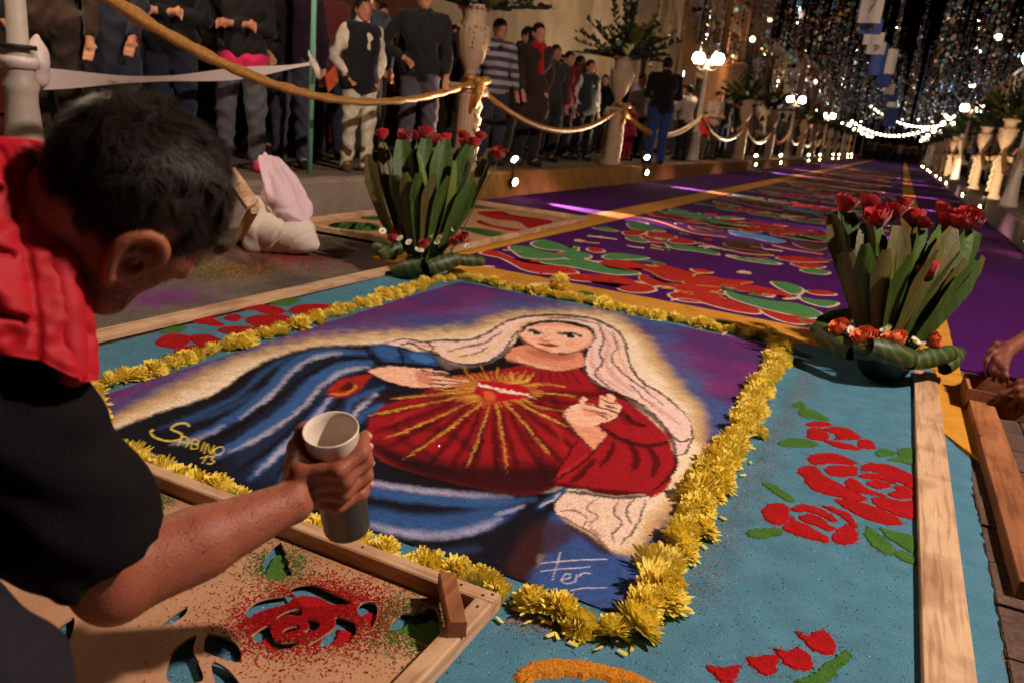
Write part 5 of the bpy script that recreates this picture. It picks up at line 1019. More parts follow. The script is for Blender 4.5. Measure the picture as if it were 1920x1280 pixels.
# arm and hand
EL, WR = Wm(212, 1088, .975), Wm(548, 940, 1.115)
SH = Wm(10, 770, .83)
axis_c = cs(math.radians(34))*UP-sn(math.radians(34))*FW*1.0
cupT = Wm(620, 803, 1.13); CL = .198; cupB = cupT-axis_c*CL
ce2 = RT-axis_c*(RT@axis_c); ce2 /= np.linalg.norm(ce2); ce1 = np.cross(ce2, axis_c)
if ce1@FW > 0: ce1 = -ce1
CR = .0385
def cp(phi, h, off=0.): a = math.radians(phi); r = CR*(1-.04*h/CL)+off; return cupT-axis_c*h+ce1*r*cs(a)+ce2*r*sn(a)
arm = [sdf_cone(SH, EL, .062, .050), sdf_cone(EL, WR*.45+EL*.55, .050, .047), sdf_cone(EL+.02*UP, WR*.35+EL*.65, .044, .046), sdf_cone(WR*.45+EL*.55, WR, .046, .029), sdf_cone(EL-.016*UP, EL, .036, .04)]
hand = []
kn_ = [cp(-42, .040, .020), cp(-38, .060, .021), cp(-38, .081, .020), cp(-44, .102, .018)]
for k in kn_: hand.append(sdf_cone(WR, k, .022, .0125))
hand += [sdf_cone(kn_[0], kn_[3], .0125, .0115), sdf_cone(WR, (kn_[1]+kn_[2])/2, .027, .016)]
for (h0, h1, h2, r0, ph) in ((.040, .034, .022, .0105, (18, 66, 104)), (.060, .056, .046, .0105, (24, 74, 110)), (.081, .080, .074, .0098, (20, 70, 104)), (.102, .104, .102, .0086, (8, 54, 86))):
    i = (.040, .060, .081, .102).index(h0); k = kn_[i]; p1 = cp(ph[0], h1, r0+.004); p2 = cp(ph[1], (h1+h2)/2, r0); p3 = cp(ph[2], h2, r0*.8)
    hand += [sdf_cone(k, p1, r0*1.15, r0*1.02), sdf_cone(p1, p2, r0*1.04, r0*.92), sdf_cone(p2, p3, r0*.92, r0*.78)]
th0 = WR*.62+cp(-95, .06, .014)*.38; th1 = cp(-100, .045, .016); th2 = cp(-118, .026, .014); th3 = cp(-150, .020, .013)
hand += [sdf_cone(WR, th1, .022, .016), sdf_cone(th1, th2, .015, .0118), sdf_cone(th2, th3, .0115, .009), sdf_cone(th1, kn_[0], .013, .012)]
av, af = sdf_mesh(arm+hand, .0031, .010)
# torso and legs (mostly outside the view)
PEL = Wm(-560, 900, .95)
torso = [sdf_cone(Wm(-140, 600, .97), PEL, .11, .15), sdf_cone(SH, nk1, .06, .05), sdf_cone(Wm(-250, 430, 1.2), nk1, .075, .05), sdf_cone(PEL+.08*UP, PEL-.08*UP, .14, .14)]
KN1 = Wm(-70, 1310, .72); FT1 = np.array([KN1[0]-.12, KN1[1]-.05, .05]); KN2 = Wm(-160, 1100, 1.05); FT2 = np.array([KN2[0]-.1, KN2[1]+.02, .05])
legs = [sdf_cone(PEL, KN1, .10, .068), sdf_cone(KN1, FT1, .066, .045), sdf_cone(FT1, FT1+[.13, .03, -.02], .045, .035), sdf_cone(PEL, KN2, .10, .068), sdf_cone(KN2, FT2, .066, .045), sdf_cone(FT2, FT2+[.13, .03, -.02], .045, .035)]
bv, bf = sdf_mesh(torso+legs+[sdf_cone(SH, Wm(-250, 430, 1.2), .06, .06), sdf_cone(Wm(-250, 430, 1.2), Wm(-300, 900, 1.25), .055, .045)], .013, .05)
part('body', join((hv, hf_), (ev, ef_), (av, af), (bv, bf)), SKIN, man, True)
nail = mat('nail', c(206, 150, 128), .35, .05, 10)
for h2, r0, ph in ((.022, .0105, 104), (.046, .0105, 110), (.074, .0098, 104), (.102, .0086, 86)): part('fingernail', sphere(1, 8, 5, (0, 0, 0), (.0055, .0055, .0055)), nail, man, True, loc=cp(ph-4, h2, r0*1.25))
# clothes
fold3 = lambda X: (np.sin((X@(hu*.2+UP*.9+RT*.3))*70+np.sin((X@RT)*34)*2.0)*.0030+np.sin((X@(UP*.8-RT*.5))*46+2*np.sin((X@UP)*24))*.0036)
EH = SH+(EL-SH)*.66
sl = [sdf_cone(SH-.01*UP, EH, .088, .076), sdf_cone(EH-(EL-SH)*.1, EH, .074, .079)]
v, f = sdf_mesh(sl+[sdf_cone(nk1-.14*UP-.14*RT, PEL, .10, .14)], .0085, .05, [(sdf_ell(EH+(EL-SH)/np.linalg.norm(EL-SH)*.165, (.16, .16, .16)), .004)], fold3); part('shirt', (v, f), BLK, man, True)
quilt = lambda X: -.010*np.exp(-(np.sin((X@(UP*.95+RT*.22))*17+.9)/.22)**2)+np.abs(np.sin((X@RT)*44+(X@UP)*30+2*np.sin((X@UP)*40)))*.005
vr = crom(np.array([(45, 258), (78, 292), (99, 355), (117, 430), (134, 505), (147, 580), (155, 650), (156, 716)], float), 12)
NV_ = len(vr); NU_ = 90; VV = []; crv = crumple(21, 24, .010, 6)
for iv in range(NV_):
    t = iv/(NV_-1); er = vr[iv]
    for iu in range(NU_):
        u = (iu-8)/(NU_-9)
        if u < 0:      # the rim curls back over the edge
            k_ = -u*(NU_-9)/8; a_ = k_*2.2; xx = er[0]-26*(1-cs(a_)); yy = er[1]; dz = .075*sn(a_*.7)+.05*k_
        else:
            lft = np.array([-520, 330+(640-330)*t+60*t*t]); bt = np.interp(u*(er[0]+520), [0, 76, 156, 300, 676], [0, -40, -52, -30, 60])*t**3
            tp_ = np.interp(u*(er[0]+520), [0, 60, 200, 565], [0, -6, 10, 70])*(1-t)**3
            xx = er[0]+(lft[0]-er[0])*u; yy = er[1]*(1-.0)+(lft[1]-er[1])*u**1.6*.55+bt+tp_*.6; dz = -.085*sn(math.pi*min(1, u*1.25))**.8*(.55+.45*sn(math.pi*min(1, .15+t*.8)))+.22*max(0, u-.45)
        xx += 1.5*sn(iv*.9); dd = .835-.055*t+dz
        s_ = (yy-.22*xx)/118.; q_ = .010*math.exp(-((s_-round(s_))/.055)**2) if u > .16 else 0
        q_ += .0030*sn(xx*.05+yy*.021+2*sn(yy*.03))*(u > .02)+.0022*sn(xx*.022-yy*.06+1.5*sn(xx*.04))
        q_ += .006*math.exp(-((u-.125)/.012)**2)
        P_ = Wm(xx, yy, dd+q_); VV.append(P_+FW*float(crv(P_[None])[0])*(1 if u > .03 else .3))
fv = [(iv*NU_+iu, iv*NU_+iu+1, (iv+1)*NU_+iu+1, (iv+1)*NU_+iu) for iv in range(NV_-1) for iu in range(NU_-1)]
nb = len(VV); VV2 = [v_+FW*.03 for v_ in VV]; fv += [tuple(i+nb for i in q_[::-1]) for q_ in fv]
rimi = [iv*NU_ for iv in range(NV_)]; rimo = [iv*NU_+NU_-1 for iv in range(NV_)]; rt0 = list(range(NU_)); rb0 = [(NV_-1)*NU_+i for i in range(NU_)]
for R_ in (rimi, rimo, rt0, rb0): fv += [(R_[i], R_[i+1], R_[i+1]+nb, R_[i]+nb) for i in range(len(R_)-1)]
part('vest', (VV+VV2, fv), REDV, man, True)
colr = [Wm(60, 300, .845), Wm(88, 390, .825), Wm(108, 490, .80), Wm(124, 580, .79), Wm(138, 700, .785)]
v, f = sdf_mesh([sdf_cone(colr[i], colr[i+1], .0145, .0145) for i in range(4)]+[sdf_cone(colr[0], colr[1]-.03*RT, .02, .02)], .005, .02, noise=lambda X: np.sin((X@UP)*95+(X@RT)*40)*.0016); part('collar', (v, f), REDV, man, True)
v, f = sdf_mesh([sdf_cone(a[1], a[2], a[3]+.014, a[4]+.014) for a in legs if a[3] > .045]+[sdf_cone(PEL+.05*UP, PEL-.08*UP, .165, .16)], .012, .04, noise=fold3); part('trousers', (v, f), JEAN, man, True)
for a in (legs[2], legs[5]): part('shoe', sdf_mesh([sdf_cone(a[1]-[.04, 0, 0.0], a[2], .058, .045)], .012, .03), BLK, man, True)
# hair: a close cap plus wavy locks
def hl(f): return np.interp(f, [-.13, -.095, -.055, -.036, -.02, .016, .030, .036, .05, .075, .11], [-.080, -.080, -.062, .012, .050, .050, .030, -.022, .030, .050, .058])
V, F = sphere(1, 48, 32); V = np.array(V); cap = np.stack([V[:, 0]*.104-.012, V[:, 1]*.084, V[:, 2]*.099+.022], 1)
nap = cap[:, 0] < -.02; cap[:, 2] -= 0
ok = cap[:, 2] > hl(cap[:, 0])-.004
Fk = [q_ for q_ in F if all(ok[i] for i in q_)]
hb = part('hair', ([hp(*p) for p in cap], Fk), HAIRC, man, True)
U = rng.normal(size=(22000, 3)); U /= np.linalg.norm(U, axis=1, keepdims=True)
rt_ = np.stack([U[:, 0]*.104-.012, U[:, 1]*.084, U[:, 2]*.099+.022], 1)
kp = rt_[:, 2] > hl(rt_[:, 0])+rng.normal(size=len(rt_))*.004; rt_ = rt_[kp]; U = U[kp]
crown = np.array([-.07, 0, .085]); dirv = rt_-crown; dirv -= U*(dirv*U).sum(1)[:, None]; dirv /= np.linalg.norm(dirv, axis=1, keepdims=True)+1e-6
clump = np.stack([vnoise(rt_[:, [0, 2]]+rt_[:, 1:2]*.7+3, 55, 71, 2), vnoise(rt_[:, [1, 2]]+rt_[:, 0:1]*.6+3, 55, 81, 2), vnoise(rt_[:, [0, 1]]+5, 55, 91, 2)], 1)-.5
HV = []; HF = []
for i in range(len(rt_)):
    n_ = U[i]; d = dirv[i]+clump[i]*1.9; d -= n_*(d@n_)*.6; d /= np.linalg.norm(d); s = np.cross(n_, d); L = .030+.012*rnd.random()+(.006 if rt_[i, 0] > .02 else 0); w = .0005+.0005*rnd.random()
    if rt_[i, 2] < -.03: L *= .55
    ph = clump[i, 0]*16; o = len(HV)
    for k in range(5):
        t = k/4; p = rt_[i]+n_*L*(.06+.85*t-.66*t*t)*.55+d*L*t*1.0+s*L*.2*sn(t*6+ph)
        ww = w*(1-.75*t); HV += [hp(*(p-s*ww)), hp(*(p+s*ww))]
    for k in range(4): q_ = o+2*k; HF.append((q_, q_+1, q_+3, q_+2))
tag(part('hair_locks', (HV, HF), HAIR, man, True), kind='stuff')
AV = []; AF = []
sel = av[(np.abs((av-EL)@((WR-EL)/np.linalg.norm(WR-EL))) < .27)]; sel = sel[rng.integers(len(sel), size=900)]; axd = (WR-EL)/np.linalg.norm(WR-EL)
for P_ in sel:
    c_ = EL+axd*((P_-EL)@axd); nn = P_-c_; nn /= np.linalg.norm(nn)+1e-9
    if (P_-EL)@axd < .02 or (P_-EL)@axd > .24: continue
    dd_ = axd*.8+np.cross(nn, axd)*.4+rng.normal(size=3)*.3; o = len(AV); s_ = np.cross(nn, dd_)*.00025; AV += [P_-s_, P_+s_, P_+nn*.003+dd_*.011]; AF.append((o, o+1, o+2))
tag(part('arm_hair', (AV, AF), HAIR, man), kind='stuff')
# stubble, brow, lashes
SV = []; SF = []
for i in range(1100):
    f_ = rng.uniform(-.005, .085); u_ = rng.uniform(-.115, -.035); r_ = .066-.25*max(0, f_-.03)-.12*max(0, -.06-u_)
    if u_ > -.045-.5*max(0, .03-f_)-0 and f_ > .03 and f_ < .06: continue
    P = hp(f_, r_+.012, u_); 
    j = np.argmin(((hv[::3]-P)**2).sum(1)); P = hv[::3][j]+rng.normal(size=3)*.0022; nn = P-hp(.02, 0, -.03); nn /= np.linalg.norm(nn); o = len(SV); s = .0005
    SV += [P+nn*.0004+hf*s, P+nn*.0004-hf*s, P+nn*.0012-hu*.0014]; SF.append((o, o+1, o+2))
tag(part('stubble', (SV, SF), HAIR, man), kind='stuff')
for s in (-1, 1):
    part('eye', sphere(.0115, 14, 10), mat('eye_white', c(220, 214, 206), .25, .02, 5), man, True, loc=hp(.086, .031*s, .0))
    part('eyebrow', tube([hp(.104, .012*s, .022), hp(.102, .030*s, .027), hp(.088, .048*s, .022)], [.003, .004, .002], 6), HAIR, man, True)
    part('eyelashes', tube([hp(.102, .020*s, .002), hp(.104, .031*s, .003), hp(.095, .042*s, .0)], [.001, .0022, .001], 5), HAIR, man, True)
# ------------------------------------------------------------------ the cup
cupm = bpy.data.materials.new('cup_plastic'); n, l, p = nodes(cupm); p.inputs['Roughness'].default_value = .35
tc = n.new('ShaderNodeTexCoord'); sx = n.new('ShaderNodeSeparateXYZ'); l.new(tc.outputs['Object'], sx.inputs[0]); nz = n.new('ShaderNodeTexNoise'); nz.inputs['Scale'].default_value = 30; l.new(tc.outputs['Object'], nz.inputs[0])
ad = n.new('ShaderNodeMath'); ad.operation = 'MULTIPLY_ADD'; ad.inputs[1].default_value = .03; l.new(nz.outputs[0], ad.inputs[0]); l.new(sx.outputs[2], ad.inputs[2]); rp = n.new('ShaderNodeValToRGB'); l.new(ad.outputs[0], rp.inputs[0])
rp.color_ramp.elements[0].position = .088; rp.color_ramp.elements[0].color = c(58, 54, 50); rp.color_ramp.elements[1].position = .112; rp.color_ramp.elements[1].color = c(222, 206, 190); l.new(rp.outputs[0], p.inputs['Base Color'])  # dark lower end paints the hand's shadow into the cup colour
cup = thing('cup', 'tall white cup with a grimy dark base, held in the man\'s hand', 'cup', cupB+MB0)  # dark base is the hand shadow painted into the cup colour
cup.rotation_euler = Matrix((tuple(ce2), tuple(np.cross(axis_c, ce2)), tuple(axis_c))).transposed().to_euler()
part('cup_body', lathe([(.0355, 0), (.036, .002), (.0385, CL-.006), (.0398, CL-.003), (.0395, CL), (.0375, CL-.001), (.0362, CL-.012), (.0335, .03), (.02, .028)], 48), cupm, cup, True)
# ------------------------------------------------------------------ the helper whose hands hold the wooden box at the right edge
hp0 = np.array([1.25, 3.3, -.004]); hlp = thing('person', 'crouching helper at the right edge, only hands on the wooden box showing', 'person', hp0)
Wh = lambda x, y, d: W(x, y, d)-hp0
DSK = mat('skin_dark', c(120, 66, 48), .55, .1, 14, .1, 160, spec=.3)
dB = float((bx-C0)@FW)
hb_ = [sdf_cone((.25, .1, .75), (.2, .1, .35), .15, .16), sdf_ell((.18, .08, 1.0), (.09, .075, .11)), sdf_cone((.2, .1, .85), (.19, .09, .95), .055, .05), sdf_cone((.2, .1, .35), (.0, .3, .42), .09, .065), sdf_cone((.0, .3, .42), (.1, .3, .05), .06, .045), sdf_cone((.2, .0, .35), (.05, -.15, .42), .09, .065), sdf_cone((.05, -.15, .42), (.2, -.15, .05), .06, .045)]
w1 = Wh(1890, 655, dB+.10); e1_ = Wh(2010, 585, dB+.25); w2 = Wh(1935, 722, dB-.12); e2_ = Wh(2080, 660, dB-.0)
hb_ += [sdf_cone((.2, .2, .8), e1_, .06, .045), sdf_cone(e1_, w1, .042, .028), sdf_cone((.2, -.05, .8), e2_, .06, .045), sdf_cone(e2_, w2, .042, .028)]
def grip(w, ks, tips, r=.0095, thumb=None):
    out = []
    for k, (m_, t_) in zip(ks, tips): out += [sdf_cone(w, k, .022, .012), sdf_cone(k, m_, r*1.15, r), sdf_cone(m_, t_, r, r*.8)]
    if thumb: out += [sdf_cone(w, thumb[0], .018, .012), sdf_cone(thumb[0], thumb[1], .011, .009)]
    return out
hb2 = grip(w1, [Wh(1862, 660, dB+.08), Wh(1868, 672, dB+.05), Wh(1876, 682, dB+.03), Wh(1884, 690, dB+.01)], [(Wh(1850, 676, dB+.07), Wh(1849, 700, dB+.07)), (Wh(1862, 694, dB+.04), Wh(1862, 712, dB+.05)), (Wh(1874, 700, dB+.02), Wh(1876, 716, dB+.04)), (Wh(1886, 704, dB), Wh(1889, 716, dB+.03))], thumb=(Wh(1868, 645, dB+.12), Wh(1852, 660, dB+.12)))
hb2 += grip(w2, [Wh(1908, 728, dB-.12), Wh(1912, 742, dB-.12), Wh(1920, 752, dB-.11), Wh(1928, 758, dB-.1)], [(Wh(1880, 738, dB-.09), Wh(1857, 752, dB-.03)), (Wh(1896, 758, dB-.09), Wh(1890, 772, dB-.04)), (Wh(1910, 768, dB-.08), Wh(1902, 780, dB-.04)), (Wh(1926, 770, dB-.08), Wh(1920, 784, dB-.04))], thumb=(Wh(1912, 716, dB-.1), Wh(1890, 722, dB-.05)))
m1 = sdf_mesh(hb_, .014, .04); m2 = sdf_mesh(hb2+[sdf_cone(e1_, w1, .042, .028), sdf_cone(e2_, w2, .042, .028)], .0048, .012)
part('body', join(m1, m2), DSK, hlp, True)
v, f = sdf_mesh([sdf_cone((.25, .1, .75), (.2, .1, .35), .175, .18), sdf_cone((.2, .2, .8), e1_*.8+np.array([.2, .2, .8])*.2, .08, .062), sdf_cone((.2, -.05, .8), e2_*.8+np.array([.2, -.05, .8])*.2, .08, .062)], .016, .05, noise=fold3); part('jacket', (v, f), BLK, hlp, True)
v, f = sdf_mesh([sdf_cone(a[1], a[2], a[3]+.015, a[4]+.015) for a in hb_[3:7]]+[sdf_cone((.2, .1, .4), (.2, .0, .3), .17, .16)], .016, .04, noise=fold3); part('trousers', (v, f), JEAN, hlp, True)
for q_ in ((.1, .3, .05), (.2, -.15, .05)): part('shoe', sdf_mesh([sdf_cone(np.array(q_)-[-.03, 0, 0], np.array(q_)-[.14, 0, .005], .052, .042)], .014, .03), BLK, hlp, True)
v, f = sdf_mesh([sdf_ell((.195, .085, 1.03), (.098, .085, .10))], .014, .03); part('hair', (v, f), HAIR, hlp, True)
# ------------------------------------------------------------------ street furniture
WPAINT = mat('white_painted_iron', c(186, 170, 158), .45, .06, 8, .1, 60, spec=.4); PLAST = mat('plaster', c(190, 160, 130), .75, .08, 10, .3, 60, spec=.2); GREENP = mat('green_painted_pole', c(116, 172, 150), .5, .08, 8, spec=.35)
GLOBE = glow('lit_globe', (1, .78, .52), 150.); GLOBEF = glow('lit_globe_far', (1, .80, .52), 22., True); BULB = glow('lit_spot', (1, .74, .42), 60., False)
GAUZE = mat('gold_gauze', c(176, 118, 54), .45, 0, 40, .3, 160, metal=.25, col2=c(216, 160, 84), spec=.5); LEAFD = mat('eucalyptus', c(46, 62, 44), .6, .25, 14); LEAFY = mat('eucalyptus_yellowed', c(120, 116, 50), .6, .2, 14)
GLASSY = mat('globe_cap', c(190, 180, 170), .4, .05, 8)
SPOTB = mat('spot_body', c(40, 36, 34), .5)
BULBM = mkmesh('bulb', *sphere(.085, 10, 7), smooth=True)
def lamp_meshes():
    D = {}
    pole = lathe([(.135, 0), (.135, .05), (.115, .07), (.10, .22), (.082, .42), (.085, .47), (.095, .50), (.085, .53), (.07, .56), (.085, .60), (.09, .63), (.075, .66), (.055, .68), (.045, 1.4), (.038, 1.92), (.055, 1.94), (.055, 1.97), (.03, 2.0), (.03, 2.12), (.012, 2.14)], 20)
    D['pole'] = (mkmesh('pole', *pole, smooth=True), WPAINT)
    V = []; 
    for s in (-1, 1):
        P = [(0, 0, 1.98), (s*.10, 0, 1.93), (s*.19, 0, 1.95), (s*.215, 0, 2.02)]; V.append(tube(crom(np.array(P), 5), .014, 6))
        P = [(0, 0, 2.08), (s*.06, 0, 2.10), (s*.10, 0, 2.05), (s*.07, 0, 2.01)]; V.append(tube(crom(np.array(P), 4), .01, 5))
    D['arms'] = (mkmesh('arms', *join(*V), smooth=True), WPAINT)
    D['globe'] = mkmesh('globe', *sphere(.125, 20, 14), smooth=True)
    D['cap'] = mkmesh('cap', *lathe([(.085, .095), (.095, .10), (.05, .13), (.03, .16), (.035, .18), (.012, .20), (.008, .27), (.001, .28)], 14), smooth=True)
    D['cup'] = mkmesh('cup', *lathe([(.02, -.16), (.06, -.14), (.075, -.11), (.07, -.105)], 14), smooth=True)
    return D
LMM = lamp_meshes()
def lamp_post(x, y, label, rz=math.pi/2, light=0, far=False, z=KH, sc=1., dim=False):
    t = thing('street_lamp', label, 'street lamp', (x, y, z), rz, 'twin globe street lamps along both kerbs'); t.scale = (sc,)*3
    ob('pole', LMM['pole'][0], LMM['pole'][1], t); ob('arms', LMM['arms'][0], LMM['arms'][1], t)
    for s in (-1, 1):
        g = ob('globe', LMM['globe'], GLOBE, t, (s*.215, 0, 2.17))
        if far: g.material_slots[0].link = 'OBJECT'; g.material_slots[0].material = glow('dim_globe', (1, .8, .52), 7.) if dim else GLOBEF
        ob('cap', LMM['cap'], GLASSY, g); ob('cup', LMM['cup'], WPAINT, g)
    return t
LX, RX = -4.2, 1.60
lamp_post(-4.53, 3.02, 'white fluted lamp post at the left edge behind the bent man', light=LAMP_W*.9, rz=1.4)
lamp_post(LX, 18.1, 'lit twin globe lamp beside the person in a dark coat', light=LAMP_W*1.3, rz=-.12)
for i, (y, lb) in enumerate(((32.7, 'lit twin globe lamp, second visible on the left kerb'), (47.3, 'lit twin globe lamp, third visible on the left kerb'), (61.9, 'lit twin globe lamp, fourth visible on the left kerb'), (76.5, 'lit twin globe lamp, fifth visible on the left kerb'), (91.1, 'lit twin globe lamp far down the left kerb, sixth visible'), (105.7, 'lit twin globe lamp at the far end of the left kerb'))):
    lamp_post(LX+.15, y, lb, light=LAMP_W*1.6 if i < 2 else LAMP_W*3 if i == 3 else 0, far=i > 1, rz=0)
for i, (y, lb) in enumerate(((14.5, 'lit twin globe lamp cut by the right edge of the view'), (29.1, 'lit twin globe lamp, second visible on the right kerb'), (43.7, 'lit twin globe lamp, third visible on the right kerb'), (58.3, 'lit twin globe lamp, fourth visible on the right kerb'), (72.9, 'lit twin globe lamp, fifth visible on the right kerb'), (87.5, 'lit twin globe lamp far down the right kerb, sixth visible'), (102, 'lit twin globe lamp at the far end of the right kerb'))):
    lamp_post(RX, y, lb, far=True, rz=0 if i > 0 else .3)
lamp_post(RX, -.15, 'twin globe lamp standing beside the camera on the right kerb', far=True, dim=True)
# tall street light standing behind the camera (the light that fills the foreground) and one far up on the right wall
def tall_light(x, y, zt, label, z=KH):
    t = thing('tall_street_light', label, 'street light', (x, y, z)); h = zt-z
    part('pole', tube([(.5, 0, 0), (.5, 0, h*.6), (.45, 0, h-.1), (.3, 0, h+.22), (.06, 0, h+.22)], [.07, .05, .045, .035, .03], 10), mat('galvanised', c(120, 120, 118), .5, .1, 10), t, True)
    part('head', lathe([(.16, .14), (.15, .2), (.06, .26), (.02, .27)], 16), mat('lamp_head', c(90, 92, 92), .5, .1, 10), t, True)
    return t
tall_light(KEY_POS[0], KEY_POS[1], KEY_POS[2], 'tall street light behind the camera on the right pavement')
tw = DX(1824, 160, 2.9); tl_ = thing('wall_light', 'white wall lamp high on the right building', 'wall lamp', tw)
part('lens', sphere(.17, 14, 10, (0, 0, 0), (1, 1, .8)), glow('cool_lens', (.9, 1, .75), 14., False), tl_, True); part('bracket', tube([(.15, 0, .08), (.5, 0, .12), (1.6, 0, .1)], .03, 6), mat('galvanised', c(120, 120, 118), .5), tl_, True)
# festoons of bulbs near the far end of the street
for lb, y, x0, x1, z0, z1, sg_ in (('string of warm bulbs sagging across the far end of the street, lower one', 70, -4.2, 1.6, 3.0, 3.2, .9), ('string of warm bulbs across the far end of the street, upper one', 78, -3.4, 2.4, 4.6, 3.6, .7), ('string of warm bulbs running along the right side far down the street', 60, 1.9, 2.6, 3.6, 3.9, .2)):
    t = thing('festoon', lb, 'string lights', (x0, y, z0), 0, 'strings of bulbs far down the street'); P = []
    for i in range(19):
        k = i/18; P.append((( x1-x0)*k, 6*k if x0 > 0 else 2*k, (z1-z0)*k-sg_*4*k*(1-k)))
    part('cable', tube(P, .012, 4), SPOTB, t)
    for q_ in P: ob('bulb', BULBM, GLOBEF, t, (q_[0], q_[1], q_[2]-.09))
lamp('wall_lamp_light', 'POINT', tw+np.array([-.3, -.2, -.1]), 500, (.86, .95, 1.), .12)
# pedestals with urns and foliage
def urn_meshes():
    D = {}
    base = join(lathe([(.17, 0), (.17, .05), (.15, .06), (.14, .09)], 24), )
    D['base'] = mkmesh('base', *base, smooth=False)
    D['shaft'] = mkmesh('shaft', *lathe([(.135, .0905), (.118, .12), (.112, .35), (.108, .60), (.106, .74), (.118, .76), (.118, .785)], 48, .10, 16), smooth=True)
    cap = [box(-.15, -.15, .84, .15, .15, .88)]
    for sx in (-1, 1):
        for sy in (-1, 1): cap.append(sphere(.045, 10, 7, (sx*.135, sy*.12, .815), (1, .8, 1)))
    cap.append(lathe([(.12, .786), (.135, .81), (.13, .84)], 24))
    D['capital'] = mkmesh('capital', *join(*cap), smooth=False)
    D['urn'] = mkmesh('urn', *lathe([(.10, .881), (.10, .91), (.065, .95), (.055, 1.0), (.08, 1.04), (.145, 1.16), (.178, 1.32), (.172, 1.40), (.135, 1.46), (.115, 1.52), (.14, 1.60), (.168, 1.64), (.14, 1.64), (.10, 1.56)], 48, .05, 16), smooth=True)
    r = np.random.default_rng(3); g = []
    for i in range(30):
        z = .84-.72*i/29; a = .25*sn(i*1.1); rr = .125+.01*r.random()
        g.append(sphere(.02+.012*r.random(), 7, 5, (rr*cs(a)+.0, rr*sn(a), z), (1, 1.1, .85)))
    for s in (-.5, .5):
        for i in range(5): g.append(sphere(.018, 7, 5, (.125*cs(s+.06*i), .125*sn(s*.6+.1*i), .76-.04*i)))
    D['garland'] = mkmesh('garland', *join(*g), smooth=True)
    orn = []
    for i in range(18):
        a = i/18*6.28; orn.append(sphere(.022, 7, 5, (.165*cs(a), .165*sn(a), 1.41+.02*(i % 2)))); orn.append(sphere(.02, 7, 5, (.155*cs(a), .155*sn(a), 1.615)))
    for a in np.linspace(-1.2, 1.2, 4):
        for j in range(4): orn.append(sphere(.014, 6, 5, (.172*cs(a), .172*sn(a), 1.37-.045*j)))
    D['ornament'] = mkmesh('ornament', *join(*orn), smooth=True)
    for vi in range(3):
        V = []; F = []; VY = []; FY = []
        for b in range(40):
            a = r.random()*6.28; el = .05+1.1*r.random(); L = .5+.35*r.random()
            if b < 6: el = 1.2+.3*r.random(); L = .75+.2*r.random()
            d = np.array([cs(a)*cs(el), sn(a)*cs(el), sn(el)]); p0 = np.array([0, 0, 1.58])
            tv, tf = tube([p0, p0+d*L*.6, p0+d*L-np.array([0, 0, .05])], [.006, .004, .002], 4); o = len(V); V += [tuple(x) for x in tv]; F += [tuple(i+o for i in q) for q in tf]
            yl = r.random() < .2
            for k in range(30):
                t = .18+.82*k/25; p = p0+d*L*t-np.array([0, 0, .05*t*t]); an = r.random()*6.28; l = .085+.035*r.random()
                dv = np.array([cs(an)*.7, sn(an)*.7, .3])+d*.5; dv /= np.linalg.norm(dv); sv = np.cross(dv, [.2, .3, 1]); sv /= np.linalg.norm(sv); w = .030+.012*r.random()
                T = (VY, FY) if yl else (V, F); o = len(T[0]); T[0].extend([tuple(p), tuple(p+dv*l*.5+sv*w), tuple(p+dv*l), tuple(p+dv*l*.5-sv*w)]); T[1].append((o, o+1, o+2, o+3))
        D['leaves%d' % vi] = mkmesh('leaves', V, F); D['sprigs%d' % vi] = mkmesh('sprigs', VY, FY)
    return D
UM = urn_meshes()
SPOTB = mat('spot_body', c(40, 36, 34), .5)
SPC = mkmesh('spot_can', *lathe([(.02, -.06), (.04, -.05), (.045, .0), (.04, .005)], 12), smooth=True); SPL = mkmesh('spot_lens', *sphere(.042, 12, 6, (0, 0, .004), (1, 1, .45)), smooth=True)
WHG = mat('white_garland', c(236, 214, 178), .6, .05, 12, .2, 40)
def pedestal(x, y, label, rz, vi=0, lit=0, sc=1.0, lean=0):
    t = thing('pedestal_urn', label, 'pedestal urn', (x, y, KH-.004), rz, 'plaster pedestals with urns along both kerbs'); t.scale = (sc,)*3
    ob('base', UM['base'], PLAST, t); ob('shaft', UM['shaft'], PLAST, t); ob('capital', UM['capital'], PLAST, t); u = ob('urn', UM['urn'], PLAST, t); tag(ob('ornament', UM['ornament'], PLAST, u), kind='stuff')
    tag(ob('garland', UM['garland'], WHG, t), kind='stuff'); tag(ob('leaves', UM['leaves%d' % vi], LEAFD, t), kind='stuff'); tag(ob('sprigs', UM['sprigs%d' % vi], LEAFY, t), kind='stuff')
    return t
def twin_spot(x, y, z, label, aim, lit=True, power=SPOT_W, low=None):
    t = thing('twin_spotlight', label, 'spotlight', (x, y, z), 0, 'small twin spotlights at the foot of the pedestals')
    d = Vector(aim)-Vector((x, y, z)); s = 1 if x < 0 else -1
    part('bracket', tube([(0, 0, -.16), (0, 0, .12)], .012, 6), SPOTB, t)
    for i, (dx, dy, dz, dr) in enumerate(((.02*s, -.02, .12, d), (.05*s, -.03, -.12, Vector((2.4*s, -1.2 if i_far(y) else -.3, -.35))))):
        q = dr.normalized().to_track_quat('Z', 'Y').to_euler()
        can = ob('can', SPC, SPOTB, t, (dx, dy, dz), q); l_ = ob('lens', SPL, BULB, t, (dx, dy, dz), q)
    if lit:
        a = Vector((x+.02*s, y-.02, z+.10))+d.normalized()*.06; lamp('spot_light', 'SPOT', a, power, WARM, .02, Vector(aim), 70)
        b = Vector((x+.07*s, y-.04, z-.12)); lamp('floor_light', 'SPOT', b+Vector((.03*s, 0, 0)), power*7, (1, .5, .85), .015, b+Vector((2.0*s, -.35, -.34)), 26, .9)
def i_far(y): return False
